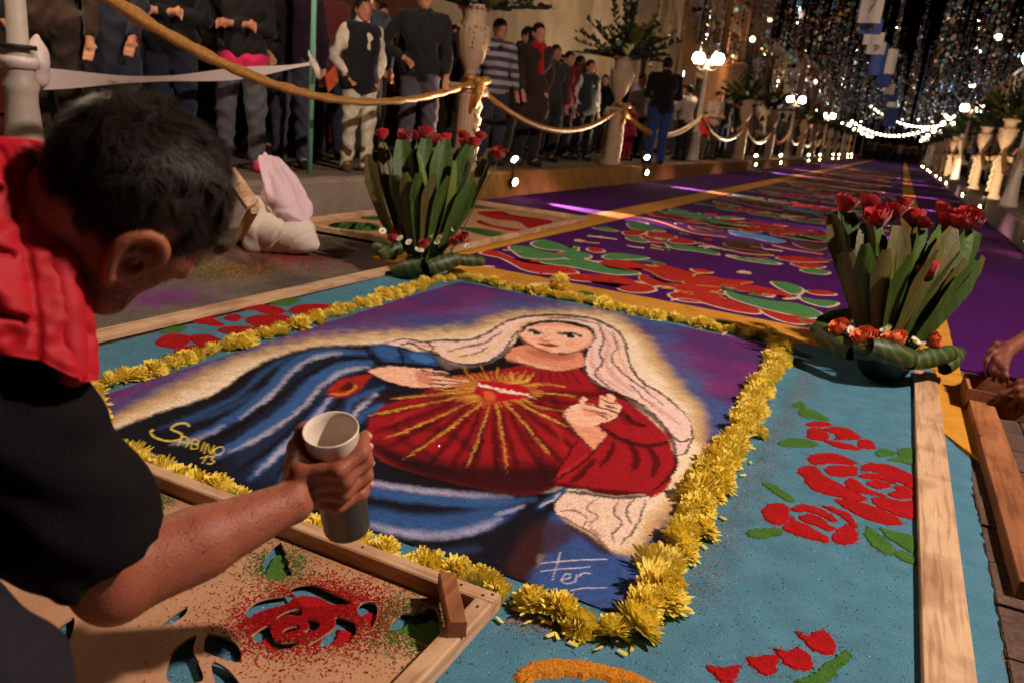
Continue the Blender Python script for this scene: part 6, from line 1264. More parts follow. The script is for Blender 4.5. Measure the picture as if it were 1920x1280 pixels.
LP = [(7.6, 'urn pedestal behind the left rose arrangement, nearest on the left kerb'), (12.45, 'urn pedestal with wide spiky foliage between the striped sweater and the dark coat'), (23.6, 'urn pedestal just past the first lit lamp on the left kerb'), (28.9, 'urn pedestal, fourth from the front on the left kerb'), (38.2, 'urn pedestal, fifth from the front on the left kerb'), (43.5, 'urn pedestal, sixth from the front on the left kerb'), (52.5, 'urn pedestal, seventh from the front on the left kerb'), (57.5, 'urn pedestal, eighth from the front on the left kerb'), (67, 'urn pedestal, ninth from the front on the left kerb'), (72, 'urn pedestal, tenth from the front on the left kerb')]
RP = [(17.1, 'urn pedestal nearest on the right kerb, beyond the right lamp'), (21.7, 'urn pedestal, second from the front on the right kerb'), (29.6, 'urn pedestal, third from the front on the right kerb'), (34.0, 'urn pedestal, fourth from the front on the right kerb'), (38.5, 'urn pedestal, fifth from the front on the right kerb'), (47, 'urn pedestal, sixth from the front on the right kerb'), (52, 'urn pedestal, seventh from the front on the right kerb'), (62, 'urn pedestal, eighth from the front on the right kerb'), (67, 'urn pedestal, ninth from the front on the right kerb')]
for i, (y, lb) in enumerate(LP):
    pedestal(LX, y, lb, .2, i % 3)
    twin_spot(-3.86 if i < 6 else -3.9, y+(.55 if i == 0 else .85), KH+.02, lb.replace('urn pedestal', 'spotlight by the urn'), (LX+.05, y, KH+.55), i < 6, SPOT_W*(1 if i < 2 else 1.6))
for i, (y, lb) in enumerate(RP):
    pedestal(RX, y, lb, math.pi+.3, (i+1) % 3, sc=.86)
    twin_spot(1.40, y-1.3, KH, lb.replace('urn pedestal', 'spotlight by the urn'), (RX-.05, y, KH+.55), i < 4, SPOT_W*.6)
twin_spot(1.40, 9.9, KH, 'lit twin spotlight nearest on the right kerb, at the right edge of the view', (RX, 11.5, .8), True, SPOT_W*.8)
# gauze swags between posts
def swag(name, label, a, b, sag, r, knot=False, up=None, pinch=.45, cat='swag', m=GAUZE, group='gold gauze swags along the kerbs'):
    a = np.array(a, float); b = np.array(b, float); P = []; N = 28
    for i in range(N):
        t = i/(N-1); p = a+(b-a)*t; p[2] -= sag*4*t*(1-t); P.append(p)
    P = np.array(P); t = np.linspace(0, 1, N); rr = r*(pinch+(1-pinch)*np.sin(math.pi*t)**.8)
    V, F = tube(P-a, rr, 10); V = np.array(V)
    ang = np.tile(np.arange(10), N); ring = np.repeat(np.arange(N), 10)
    V += (np.sin(ang*2.2+ring*.55)*.16*rr[ring])[:, None]*np.array([.3, .5, .7])
    o = ob(name, mkmesh(name, V, F, True), m, None, a); return tag(o, label, cat, group)
hz_ = KH+.9
pts_ = [(-4.4, 3.0, KH+1.12), (LX+.05, 7.6, hz_), (LX+.05, 12.45, hz_-.02), (LX+.05, 18.1, KH+.98), (LX+.05, 23.6, hz_), (LX+.05, 28.9, hz_), (LX+.15, 32.7, hz_+.1), (LX, 38.2, hz_), (LX, 43.5, hz_), (LX, 47.3, hz_), (LX, 52.5, hz_), (LX, 57.5, hz_), (LX, 61.9, hz_), (LX, 67, hz_), (LX, 72, hz_)]
nm_ = ['gold gauze swag from the striped sweater to the urn with spiky foliage', 'gold gauze swag in front of the person in the dark coat', 'gold gauze swag just past the first lit lamp on the left', 'gold gauze swag between the third and fourth left pedestals']
for i in range(1, len(pts_)-1):
    lb = nm_[i-1] if i-1 < 4 else 'gold gauze swag on the left kerb, span %s from the front' % ORD[i-1]
    swag('gauze_swag', lb, pts_[i], pts_[i+1], .42 if i < 4 else .4, .055 if i > 1 else .04)
# the twisted cord that crosses in front of the left bystanders
ca_ = W(150, -40, 3.3); cb_ = np.array([LX+.1, 7.6, hz_+.02]); cm = W(640, 188, 6.0)
P = []
for i in range(60):
    t = i/59; P.append((1-t)**2*ca_+2*t*(1-t)*(2*cm-.5*(ca_+cb_))*1.0+t*t*cb_)
P = np.array(P)
v, f = tube(P-P[0], .03+.004*np.sin(np.arange(60)*1.9), 10); v = np.array(v); v += (np.sin(np.tile(np.arange(10), 60)*2+np.repeat(np.arange(60), 10)*1.1)*.004)[:, None]
tag(ob('gold_cord', mkmesh('gold_cord', v, f, True), GAUZE, None, P[0]), 'thick twisted gold gauze cord crossing in front of the left bystanders', 'cord')
rp_ = [(RX-.05, 9.2, hz_-.2), (RX, 14.5, KH+.9), (RX, 17.1, hz_), (RX, 21.7, hz_), (RX, 29.1, hz_), (RX, 34, hz_), (RX, 38.5, hz_), (RX, 47, hz_)]
for i in range(len(rp_)-1): swag('gauze_swag', 'gold gauze swag on the right kerb, span %s from the front' % ORD[i], rp_[i], rp_[i+1], .4, .06)
# bows and little lights where the gauze is tied round the first two pedestals
for y, lb in ((7.6, 'gold gauze bow tied on the nearest left pedestal'), (12.45, 'gold gauze bow tied on the pedestal with spiky foliage')):
    V = []
    for k in range(7): a = k/7*6.28; V.append(sphere(.06, 8, 6, (.09*cs(a), .11*sn(a), .02*sn(3*a)), (1, 1, .7)))
    b = thing('gauze_bow', lb, 'bow', (LX+.10, y-.02, hz_+.02)); part('loops', join(*V), GAUZE, b, True)
    part('tail', tube([(.05, -.05, 0), (.09, -.1, -.12), (.07, -.12, -.28)], [.05, .04, .02], 8), GAUZE, b, True)
# green pole, tape, plastic bag
gp = G(580, 326, KH); gt = DX(590, -60, gp[0]+.0)
o = part('green_pole', tube([(0, 0, 0), (0, 0, 2.4)], .021, 14), GREENP, None, True, loc=gp); tag(o, 'pale green pole standing on the pavement with tape tied round it', 'pole')
lpz = np.array([-4.47, 3.0, KH+.0]); ta = W(46, 147, float((lpz-C0)@FW)); tb_ = np.array([gp[0]+.03, gp[1]-.02, DX(582, 118, gp[0])[2]])
TAPE = mat('plastic_tape', c(206, 188, 184), .4, .04, 8, spec=.45)
V = []; F = []
for i in range(30):
    t = i/29; p = ta+(tb_-ta)*t; p = p-np.array([0, 0, .05*4*t*(1-t)]); w = .045*(1-t)+.018+.010*abs(sn(t*7)); tw_ = 1.2*sn(t*4.5); V += [p-np.array([.3*w*sn(tw_), 0, w*cs(tw_)])-ta, p+np.array([.3*w*sn(tw_), 0, w*cs(tw_)])-ta]
for i in range(29): F.append((2*i, 2*i+2, 2*i+3, 2*i+1))
tag(ob('barrier_tape', mkmesh('barrier_tape', V, F, True), TAPE, None, ta), 'white plastic barrier tape stretched from the lamp post to the green pole', 'tape')
kn = thing('tape_knot', 'knotted white tape end on the green pole', 'knot', tb_); part('knot', join(sphere(.035, 8, 6, (0, -.01, 0)), tube([(0, 0, 0), (-.03, -.02, .06), (-.035, -.02, .09)], [.02, .012, .006], 6), tube([(.01, -.02, 0), (.06, -.03, -.05), (.07, -.03, -.11)], [.03, .026, .02], 6)), TAPE, kn, True)
bgp = W(66, 110, 4.6); bag = thing('plastic_bag', 'thin white plastic bag hanging from the white lamp post', 'bag', bgp)
part('bag', sdf_mesh([sdf_ell((0, 0, -.05), (.09, .07, .13)), sdf_cone((.02, 0, .05), (.03, 0, .13), .04, .015)], .012, .05, noise=lambda X: np.sin(X[..., 0]*60+X[..., 2]*40)*.005), TAPE, bag, True)
tg = thing('tied_tape', 'tape and wire wound round the white lamp post', 'tape', (-4.53, 3.02, KH+.60)); part('band', lathe([(.097, 0), (.099, .0), (.099, .06), (.097, .06)], 20), TAPE, tg, True); part('wire', lathe([(.089, .10), (.092, .10), (.092, .125), (.089, .125)], 20), SPOTB, tg, True)
# ------------------------------------------------------------------ bystanders
def cloth(name, col, fine=.0):
    if max(col) < 130 and max(col)-min(col) < 40: col = tuple(v*.82 for v in col)
    return mat('cloth_'+name, c(*col), .85, .18, 22, .3, 220, spec=.12, sheen=.15)
def person(label, x, y, rz, h=1.62, skin=None, top=(40, 36, 38), legs_=(50, 50, 58), hair='short', arms=('down', 'down'), shoes=(40, 32, 28), female=False, res=.0135, group='bystanders along the pavements', extra=None, z=None, wide=1., legs_stance=.09, child=False, coat=False, vest=None, hem=None, lean=0.):
    k = h/1.70; t = thing('person', label, 'person', (x, y, KH-.004 if z is None else z), rz, group)
    sw = (.165 if female else .19)*wide; hw = .10*wide
    P = lambda a, b, d: np.array([a, b, d])*k
    s0 = P(0, 0, 1.40)
    legs = []; body = []; arm_s = []; hands = []
    for s in (-1, 1):
        hp_, kn, an = P(0, s*hw*.85, .90), P(.02, s*(legs_stance+.01), .49), P(-.01, s*(legs_stance+.015), .08)
        legs.append((hp_, kn, .088*k*wide, .058*k)); legs.append((kn, an, .058*k, .042*k)); body.append(sdf_cone(an, an+P(.13, s*.03, -.045), .04*k, .034*k))
        sh = P(0, s*sw, 1.385); m = arms[0 if s < 0 else 1]
        el, wr = {'down': (P(-.03, s*(sw+.06), 1.10), P(.03, s*(sw+.07), .86)), 'pocket': (P(-.08, s*(sw+.10), 1.12), P(.06, s*(sw+.0), .96)), 'hip': (P(-.10, s*(sw+.19), 1.14), P(.07, s*(sw-.02), 1.02)), 'cross': (P(.02, s*(sw+.05), 1.10), P(.17, -s*.05, 1.12)), 'hold': (P(.0, s*(sw+.05), 1.10), P(.24, s*.10, 1.08)), 'phone': (P(.10, s*(sw+.05), 1.16), P(.30, s*.09, 1.36)), 'low': (P(.02, s*(sw+.05), 1.10), P(.14, s*(sw+.04), .90))}[m]
        arm_s += [(sh, el, .052*k, .042*k), (el, wr, .042*k, .030*k)]
        d = wr-el; d /= np.linalg.norm(d); hnd = wr+d*.06*k
        sd = np.cross(d, [1, .2, .3]); sd /= np.linalg.norm(sd); hands += [sdf_cone(wr, hnd, .026*k, .028*k)]
        fw_ = d*.6+np.array([.35, 0, -.45 if m in ('down', 'low') else -.2]); fw_ /= np.linalg.norm(fw_)
        for q_ in range(4): b0 = hnd+sd*(q_-1.5)*.016*k; hands += [sdf_cone(b0, b0+fw_*.05*k, .0098*k, .009*k), sdf_cone(b0+fw_*.05*k, b0+fw_*.05*k+(fw_*.5-d*.1+np.array([.2, 0, -.3]))*.05*k, .009*k, .0075*k)]
        hands += [sdf_cone(wr+d*.02*k, wr+d*.055*k+sd*(-.038)*k, .012*k, .010*k)]
    hc = P(.02+lean, 0, 1.585)
    tor = [(P(0, 0, .95), P(0, 0, 1.10), .135*k*wide, .125*k*wide), (P(0, 0, 1.10), P(0, 0, 1.30), .125*k*wide, .14*k*wide)]
    tr = [sdf_cone(*a) for a in tor]+[sdf_cone(P(0, -sw*.8, 1.37), P(0, sw*.8, 1.37), .075*k, .075*k), sdf_cone(P(0, -.06*wide, .95), P(0, .06*wide, .95), .115*k, .115*k), sdf_cone(P(0, -.07, 1.28), P(0, .07, 1.28), .115*k*wide, .115*k*wide)]
    if female: tr += [sdf_cone(P(.06, -.065, 1.24), P(.06, .065, 1.24), .075*k, .075*k)]
    neck = [sdf_cone(P(-.01, 0, 1.40), P(.0+lean, 0, 1.53), .055*k, .048*k)]
    head = [sdf_ell(hc, np.array([.094, .074, .112])*k), sdf_ell(hc+P(.03, 0, -.055), np.array([.062, .056, .062])*k), sdf_cone(hc+P(.088, 0, .01), hc+P(.106, 0, -.03), .010*k, .014*k), sdf_cone(hc+P(.078, -.03, .022), hc+P(.078, .03, .022), .014*k, .014*k), sdf_ell(hc+P(-.005, .078, -.01), np.array([.02, .012, .03])*k), sdf_ell(hc+P(-.005, -.078, -.01), np.array([.02, .012, .03])*k), sdf_cone(hc+P(.072, 0, -.085), hc+P(.075, 0, -.095), .022*k, .022*k)]
    sm = skin or SKIN
    part('body', join(sdf_mesh(tr+neck+head+[sdf_cone(*a) for a in legs+arm_s]+body, res, .03*k), sdf_mesh(hands, .006 if res < .02 else .012, .008)), sm, t, True)
    nz_ = lambda a, b: (lambda X: np.abs(np.sin(X[..., 2]*26+3*np.sin(X[..., 1]*14+a)+X[..., 0]*9))*b-b*.5+np.sin(X[..., 1]*40+X[..., 2]*18+a)*b*.35)
    sd_ = rng.random()*6
    lg = [sdf_cone(a[0], a[1], a[2]+.018*k, a[3]+.024*k) for a in legs]
    part('trousers', sdf_mesh(lg+[sdf_cone(P(0, -.05*wide, .93), P(0, .05*wide, .93), .135*k, .135*k)], res, .03*k, noise=nz_(sd_, .011)), cloth('%d_%d_%d' % legs_, legs_), t, True)
    jb = [sdf_cone(a[0], a[1], a[2]+.022*k, a[3]+.022*k) for a in tor]+[sdf_cone(P(0, -sw*.82, 1.375), P(0, sw*.82, 1.375), .09*k, .09*k), sdf_cone(P(0, -.07*wide, .93 if not coat else .68), P(0, .07*wide, .95), (.135 if not coat else .17)*k, .135*k), sdf_cone(P(0, -.08, 1.28), P(0, .08, 1.28), .13*k*wide, .13*k*wide), sdf_cone(P(-.01, 0, 1.40), P(-.01+lean*.5, 0, 1.47), .082*k, .07*k)]
    if coat: jb += [sdf_cone(P(0, .07*wide, .68), P(0, .06, .95), .17*k, .14*k)]
    if female: jb += [sdf_cone(P(.06, -.07, 1.24), P(.06, .07, 1.24), .09*k, .09*k)]
    slv_ = [sdf_cone(a[0], a[1]-(a[1]-a[0])*(.12 if i % 2 else 0), a[2]+.016*k, a[3]+.014*k) for i, a in enumerate(arm_s)]
    tm = cloth('%d_%d_%d' % top, top) if isinstance(top, tuple) else top
    part('jacket', sdf_mesh(jb+slv_, res, .03*k, noise=nz_(sd_+2, .009)), tm, t, True)
    if vest: part('vest', sdf_mesh([sdf_cone(a[0], a[1], a[2]+.046*k, a[3]+.046*k) for a in tor]+[sdf_cone(P(0, -sw*.7, 1.375), P(0, sw*.7, 1.375), .10*k, .10*k), sdf_cone(P(0, -.07*wide, .90), P(0, .07*wide, .90), .145*k, .145*k), sdf_cone(P(.06, -.07, 1.24), P(.06, .07, 1.24), .105*k, .105*k)], res, .03*k, [(sdf_cone(P(.3, .06, .8), P(.26, .03, 1.5), .08, .11), .02)], nz_(sd_+1, .002)), cloth('%d_%d_%d' % vest, vest), t, True)
    if hem: part('shirt_hem', sdf_mesh([sdf_cone(P(0, -.06*wide, .86), P(0, .06*wide, .86), .15*k, .15*k)], res, .02, noise=nz_(sd_, .006)), cloth('%d_%d_%d' % hem, hem), t, True)
    for s in (-1, 1): an = P(-.01, s*(legs_stance+.015), .05); part('shoe', sdf_mesh([sdf_cone(an+P(-.03, 0, -.005), an+P(.14, s*.03, -.01), .048*k, .042*k)]+([sdf_cone(an, an+P(.01, 0, .2), .06*k, .068*k)] if shoes == (92, 62, 44) else []), .012, .02), cloth('%d_%d_%d' % shoes, shoes), t, True)
    hr_ = [sdf_ell(hc+P(-.014, 0, .022), np.array([.098, .084, .106])*k)]
    if hair == 'long': hr_ += [sdf_cone(hc+P(-.05, .05, -.03), hc+P(-.05, .075, -.22), .055*k, .05*k), sdf_cone(hc+P(-.05, -.05, -.03), hc+P(-.05, -.075, -.22), .055*k, .05*k), sdf_cone(hc+P(-.07, 0, 0), hc+P(-.10, 0, -.24), .07*k, .06*k)]
    if hair == 'bun': hr_ += [sdf_ell(hc+P(-.10, 0, .03), np.array([.05, .05, .05])*k)]
    hsub = [(sdf_cone(hc+P(.085, 0, -.02), hc+P(.13, 0, -.10), .062*k, .09*k), .02), (sdf_cone(hc+P(.04, .07, -.08), hc+P(.05, .11, -.14), .05*k, .06*k), .02), (sdf_cone(hc+P(.04, -.07, -.08), hc+P(.05, -.11, -.14), .05*k, .06*k), .02)]
    hm_ = HAIRC
    part('hair', sdf_mesh(hr_, .009 if res < .02 else .016, .03, hsub, lambda X: np.sin(X[..., 1]*150+X[..., 2]*40)*.003+np.sin(X[..., 0]*110)*.002), hm_, t, True)
    if hair == 'hat': part('hat', lathe([(.15*k, 0), (.155*k, .01), (.10*k, .02), (.095*k, .10), (.07*k, .13), (.01, .135)], 20), cloth('hat', (20, 16, 14)), t, True, loc=hc+P(-.01, 0, .055))
    if res < .02:
        for s in (-1, 1):
            part('eye', sphere(.011*k, 8, 6, (0, 0, 0), (.7, 1.3, .7)), mat('eye_dark', c(24, 18, 16), .3), t, True, loc=hc+P(.083, s*.03, .004)); part('eyebrow', tube([hc+P(.093, s*.015, .026), hc+P(.092, s*.03, .03), hc+P(.08, s*.045, .026)], .0035*k, 5), HAIRC, t, True)
        part('mouth', tube([hc+P(.083, -.02, -.062), hc+P(.093, 0, -.060), hc+P(.083, .02, -.062)], [.003, .006, .003], 6), mat('lips', c(150, 60, 56), .5), t, True)
    if extra: extra(t, P, k, hc)
    return t
def atpx(px_, X): d = ray(px_, 330); v = DX(px_, 300, X); return v[0], v[1]
def spot(px_, py_): g = G(px_, py_, KH); return g[0], g[1]
SK2 = mat('skin_tan', c(196, 136, 104), .55, .1, 14, spec=.3)
SK1 = mat('skin_brown', c(176, 112, 84), .55, .1, 14, spec=.3)
strip = bpy.data.materials.new('striped_knit'); n, l, p = nodes(strip); p.inputs['Roughness'].default_value = .9
tc = n.new('ShaderNodeTexCoord'); wv = n.new('ShaderNodeTexWave'); wv.wave_type = 'BANDS'; wv.bands_direction = 'Z'; wv.inputs['Scale'].default_value = 3.1; wv.inputs['Distortion'].default_value = 1.2; l.new(tc.outputs['Object'], wv.inputs[0]); rp = n.new('ShaderNodeValToRGB'); rp.color_ramp.interpolation = 'CONSTANT'; rp.color_ramp.elements[0].color = c(52, 54, 70); rp.color_ramp.elements[1].color = c(150, 140, 140); rp.color_ramp.elements[1].position = .5; l.new(wv.outputs[0], rp.inputs[0]); l.new(rp.outputs[0], p.inputs['Base Color'])
PHONE = glow('phone_screen', (.6, .75, 1), 3., False)
def scarf(t, P, k, hc): part('scarf', sdf_mesh([sdf_cone(P(.06, -.05, 1.44), P(.06, .05, 1.44), .05*k, .05*k), sdf_cone(P(.10, 0, 1.42), P(.15, .01, 1.14), .04*k, .045*k)], .012, .03), cloth('red_scarf', (170, 24, 30)), t, True)
def booklet(t, P, k, hc): part('hand_cuff', tube([P(.02, .24, .88), P(.025, .245, .9)], .042, 8), cloth('cuff', (60, 50, 60)), t, True)
def turtleneck(t, P, k, hc): part('collar', lathe([(.062, 0), (.068, .03), (.06, .075), (.055, .07)], 16), cloth('offwhite', (206, 190, 172)), t, True, loc=P(.0, 0, 1.44))
FACE = 0.0  # towards the street (+x)
PP = [("bystander in a brown jacket partly hidden by the white lamp post", 110, -4.90, -.35, dict(top=(74, 52, 42), legs_=(58, 44, 36), arms=('hold', 'down'))),
 ("bystander in a long navy coat with one hand hanging by the gold cord", 205, -4.75, -.25, dict(top=(44, 44, 58), legs_=(70, 52, 42), coat=True, arms=('down', 'low'))),
 ("bystander in a black jacket and dark blue jeans left of the pink hem", 325, -4.85, -.2, dict(top=(26, 24, 26), legs_=(44, 48, 66), arms=('cross', 'cross'))),
 ("bystander in grey jeans and pink shoes with a pink shirt hem", 452, -4.62, -.15, dict(top=(34, 30, 32), legs_=(104, 102, 112), hem=(206, 40, 90), shoes=(214, 40, 70), female=True, arms=('cross', 'cross'), h=1.6, legs_stance=.11)),
 ("bystander in a dark purple coat beside the green pole", 545, -4.70, -.15, dict(top=(40, 24, 40), legs_=(72, 74, 88), arms=('pocket', 'down'), extra=booklet)),
 ("young woman in a white turtleneck, black vest, pale trousers and brown boots", 668, -4.35, .45, dict(top=(216, 198, 176), vest=(34, 32, 38), legs_=(196, 186, 162), shoes=(92, 62, 44), female=True, h=1.44, hair='long', arms=('pocket', 'pocket'), extra=turtleneck)),
 ("man in a dark jacket and grey jeans with a hand on his hip", 778, -4.35, -.1, dict(top=(46, 44, 46), legs_=(108, 100, 110), arms=('hip', 'low'), h=1.72, legs_stance=.10)),
 ("person in a grey striped sweater and dark jeans behind the nearest urn", 915, -4.50, .3, dict(top=strip, legs_=(52, 54, 66), arms=('down', 'low'), h=1.66)),
 ("long haired woman in a brown coat with a red scarf", 985, -4.35, .25, dict(top=(62, 46, 38), legs_=(44, 36, 34), coat=True, female=True, hair='long', arms=('low', 'pocket'), extra=scarf, h=1.72)),
 ("man in a grey jacket left of the woman in a white cardigan", 1020, -4.75, .2, dict(top=(66, 58, 54), legs_=(54, 46, 42), h=1.62)),
 ("man in a maroon sweater behind the woman in a white cardigan", 1046, -5.00, .3, dict(top=(110, 20, 30), legs_=(40, 36, 40), h=1.64)),
 ("man in a dark red sweater, half hidden, looking to the right", 1066, -5.20, .9, dict(top=(96, 22, 28), legs_=(36, 32, 36), h=1.66, hair='short')),
 ("woman in an open white cardigan over a dark top and black trousers", 1086, -4.75, .2, dict(top=(214, 196, 180), vest=(58, 62, 66), legs_=(26, 24, 28), female=True, hair='long', h=1.56, arms=('down', 'down'))),
 ("child in a crimson tracksuit beside the pedestal with spiky foliage", 1172, -4.60, .4, dict(top=(150, 26, 52), legs_=(140, 26, 50), h=1.0)),
 ("man in a pale shirt behind the pedestal with spiky foliage", 1184, -4.90, .5, dict(top=(186, 176, 190), legs_=(46, 44, 54), h=1.62)),
 ("dark haired man peering over the pale shirt, at the wall", 1200, -5.50, .4, dict(top=(50, 40, 44), legs_=(46, 44, 54), h=1.72)),
 ("large person in a black coat and blue jeans seen from behind", 1226, -4.05, 2.2, dict(top=(30, 24, 22), legs_=(40, 62, 116), h=1.84, wide=1.2, arms=('hold', 'hold'))),
 ("person in a cream sleeve holding up a lit phone by the first lamp", 1274, -4.40, 2.6, dict(top=(196, 176, 160), legs_=(44, 40, 42), h=1.58, arms=('phone', 'phone'))),
 ("child in a red jacket by the first lit lamp", 1310, -4.45, .3, dict(top=(190, 24, 32), legs_=(92, 74, 60), h=1.12)),
 ("man in a light grey hoodie looking down, right of the first lamp", 1326, -4.50, .3, dict(top=(176, 150, 134), legs_=(70, 64, 60), h=1.66, arms=('hold', 'hold'), lean=.03)),
 ("man in a dark jacket looking over the grey hoodie", 1346, -4.75, .2, dict(top=(40, 36, 36), legs_=(44, 48, 70), h=1.72)),
 ("man in a black jacket and jeans left of the third pedestal", 1364, -4.60, .4, dict(top=(34, 32, 34), legs_=(44, 52, 80), h=1.64))]
for i, (lb, px_, X, rz, kw) in enumerate(PP):
    d = ray(px_, 300); 
    # the eye line through that column meets the pavement row the person stands in
    s = X/d[0]; x, y = X, d[1]*s
    person(lb, x, y, rz if rz > 1 else rz*.7-.85, skin=SK1 if i % 2 else SK2, res=.0135 if i < 13 else .018, **kw)
ph = thing('phone', 'lit phone held up beside the first lit lamp', 'phone', DX(1282, 139, -4.75)); part('screen', box(-.003, -.035, -.06, .003, .035, .06), PHONE, ph)
bk = thing('booklet', 'orange and yellow booklet held by the person in the dark purple coat', 'booklet', W(622, 148, 6.6)); part('cover', box(-.004, -.10, -.07, .004, .10, .07), mat('booklet_cover', c(210, 120, 50), .5, 0, 12, col2=c(200, 60, 50)), bk, rot=(.5, 0, .2))
# the crowd farther on: a few figures, copied with other clothes
random_tops = [(40, 34, 36), (70, 60, 56), (120, 40, 36), (54, 58, 80), (150, 140, 134), (92, 70, 56), (30, 28, 30), (110, 96, 86), (60, 80, 90)]
protos = []
FARL = 'bystander in the crowd along the %s kerb, too far away to tell from its neighbours'
for i in range(6):
    kw = dict(top=random_tops[i], legs_=[(40, 38, 44), (50, 54, 74), (62, 56, 52)][i % 3], h=1.55+.05*i, female=i % 2 == 0, hair='long' if i % 2 == 0 else 'short', arms=[('down', 'low'), ('cross', 'cross'), ('pocket', 'pocket'), ('hold', 'hold'), ('down', 'down'), ('phone', 'low')][i])
    protos.append(kw)
made = []
slots = []
for side, x0 in (('left', -4.75), ('right', 2.25)):
    y = 24.3 if side == 'left' else 12.6
    while y < 78:
        slots.append((side, x0+(-.35 if side == 'left' else .35)*abs(rng.normal()), y)); y += (.75+.5*rng.random())*(1+y/75)
for i, (side, x, y) in enumerate(slots):
    lb = FARL % side; rz = (0 if side == 'left' else math.pi)+rng.normal()*.4
    if i < 6: made.append(person(lb, x, y, rz, res=.026, group='crowd along the %s kerb' % side, skin=SK2, **protos[i]))
    else:
        r_ = dup(made[i % 6], (x, y, KH-.004), rz, lb, .93+.12*rng.random()); r_['group'] = 'crowd along the %s kerb' % side
        col = random_tops[rng.integers(9)]
        for ch in r_.children:
            if ch.name.startswith('jacket'): ch.material_slots[0].link = 'OBJECT'; ch.material_slots[0].material = cloth('%d_%d_%d' % col, col)
# second row, behind the people at the rope
for i in range(60):
    y = 3.2+i*.345+rng.normal()*.15; x = -5.2-1.2*rng.random()-(.25 if 12 < y < 20 else 0)
    if 9.6 < y < 11.2 and x > -5.6: continue
    r_ = dup(made[i % 6], (x, y, KH-.004), -.8+rng.normal()*.4, 'darkly dressed bystander in the second row, half hidden behind the people at the cord', .95+.1*rng.random()); r_['group'] = 'second row of bystanders on the left'; r_.rotation_euler.x = rng.normal()*.05; r_.rotation_euler.y = rng.normal()*.04
    col = [(36, 32, 34), (52, 44, 42), (40, 40, 52), (90, 34, 34), (120, 110, 104), (70, 74, 90)][rng.integers(6)]
    for ch in r_.children:
        if ch.name.startswith('jacket'): ch.material_slots[0].link = 'OBJECT'; ch.material_slots[0].material = cloth('%d_%d_%d' % col, col)
# people closing the end of the street
for i in range(26):
    x = -3.6+i*.2; y = 86+rng.random()*8; dup(made[i % 6], (x, y, 0), -1.57+rng.normal()*.5, 'bystander standing across the far end of the street')['group'] = 'people across the far end of the street'
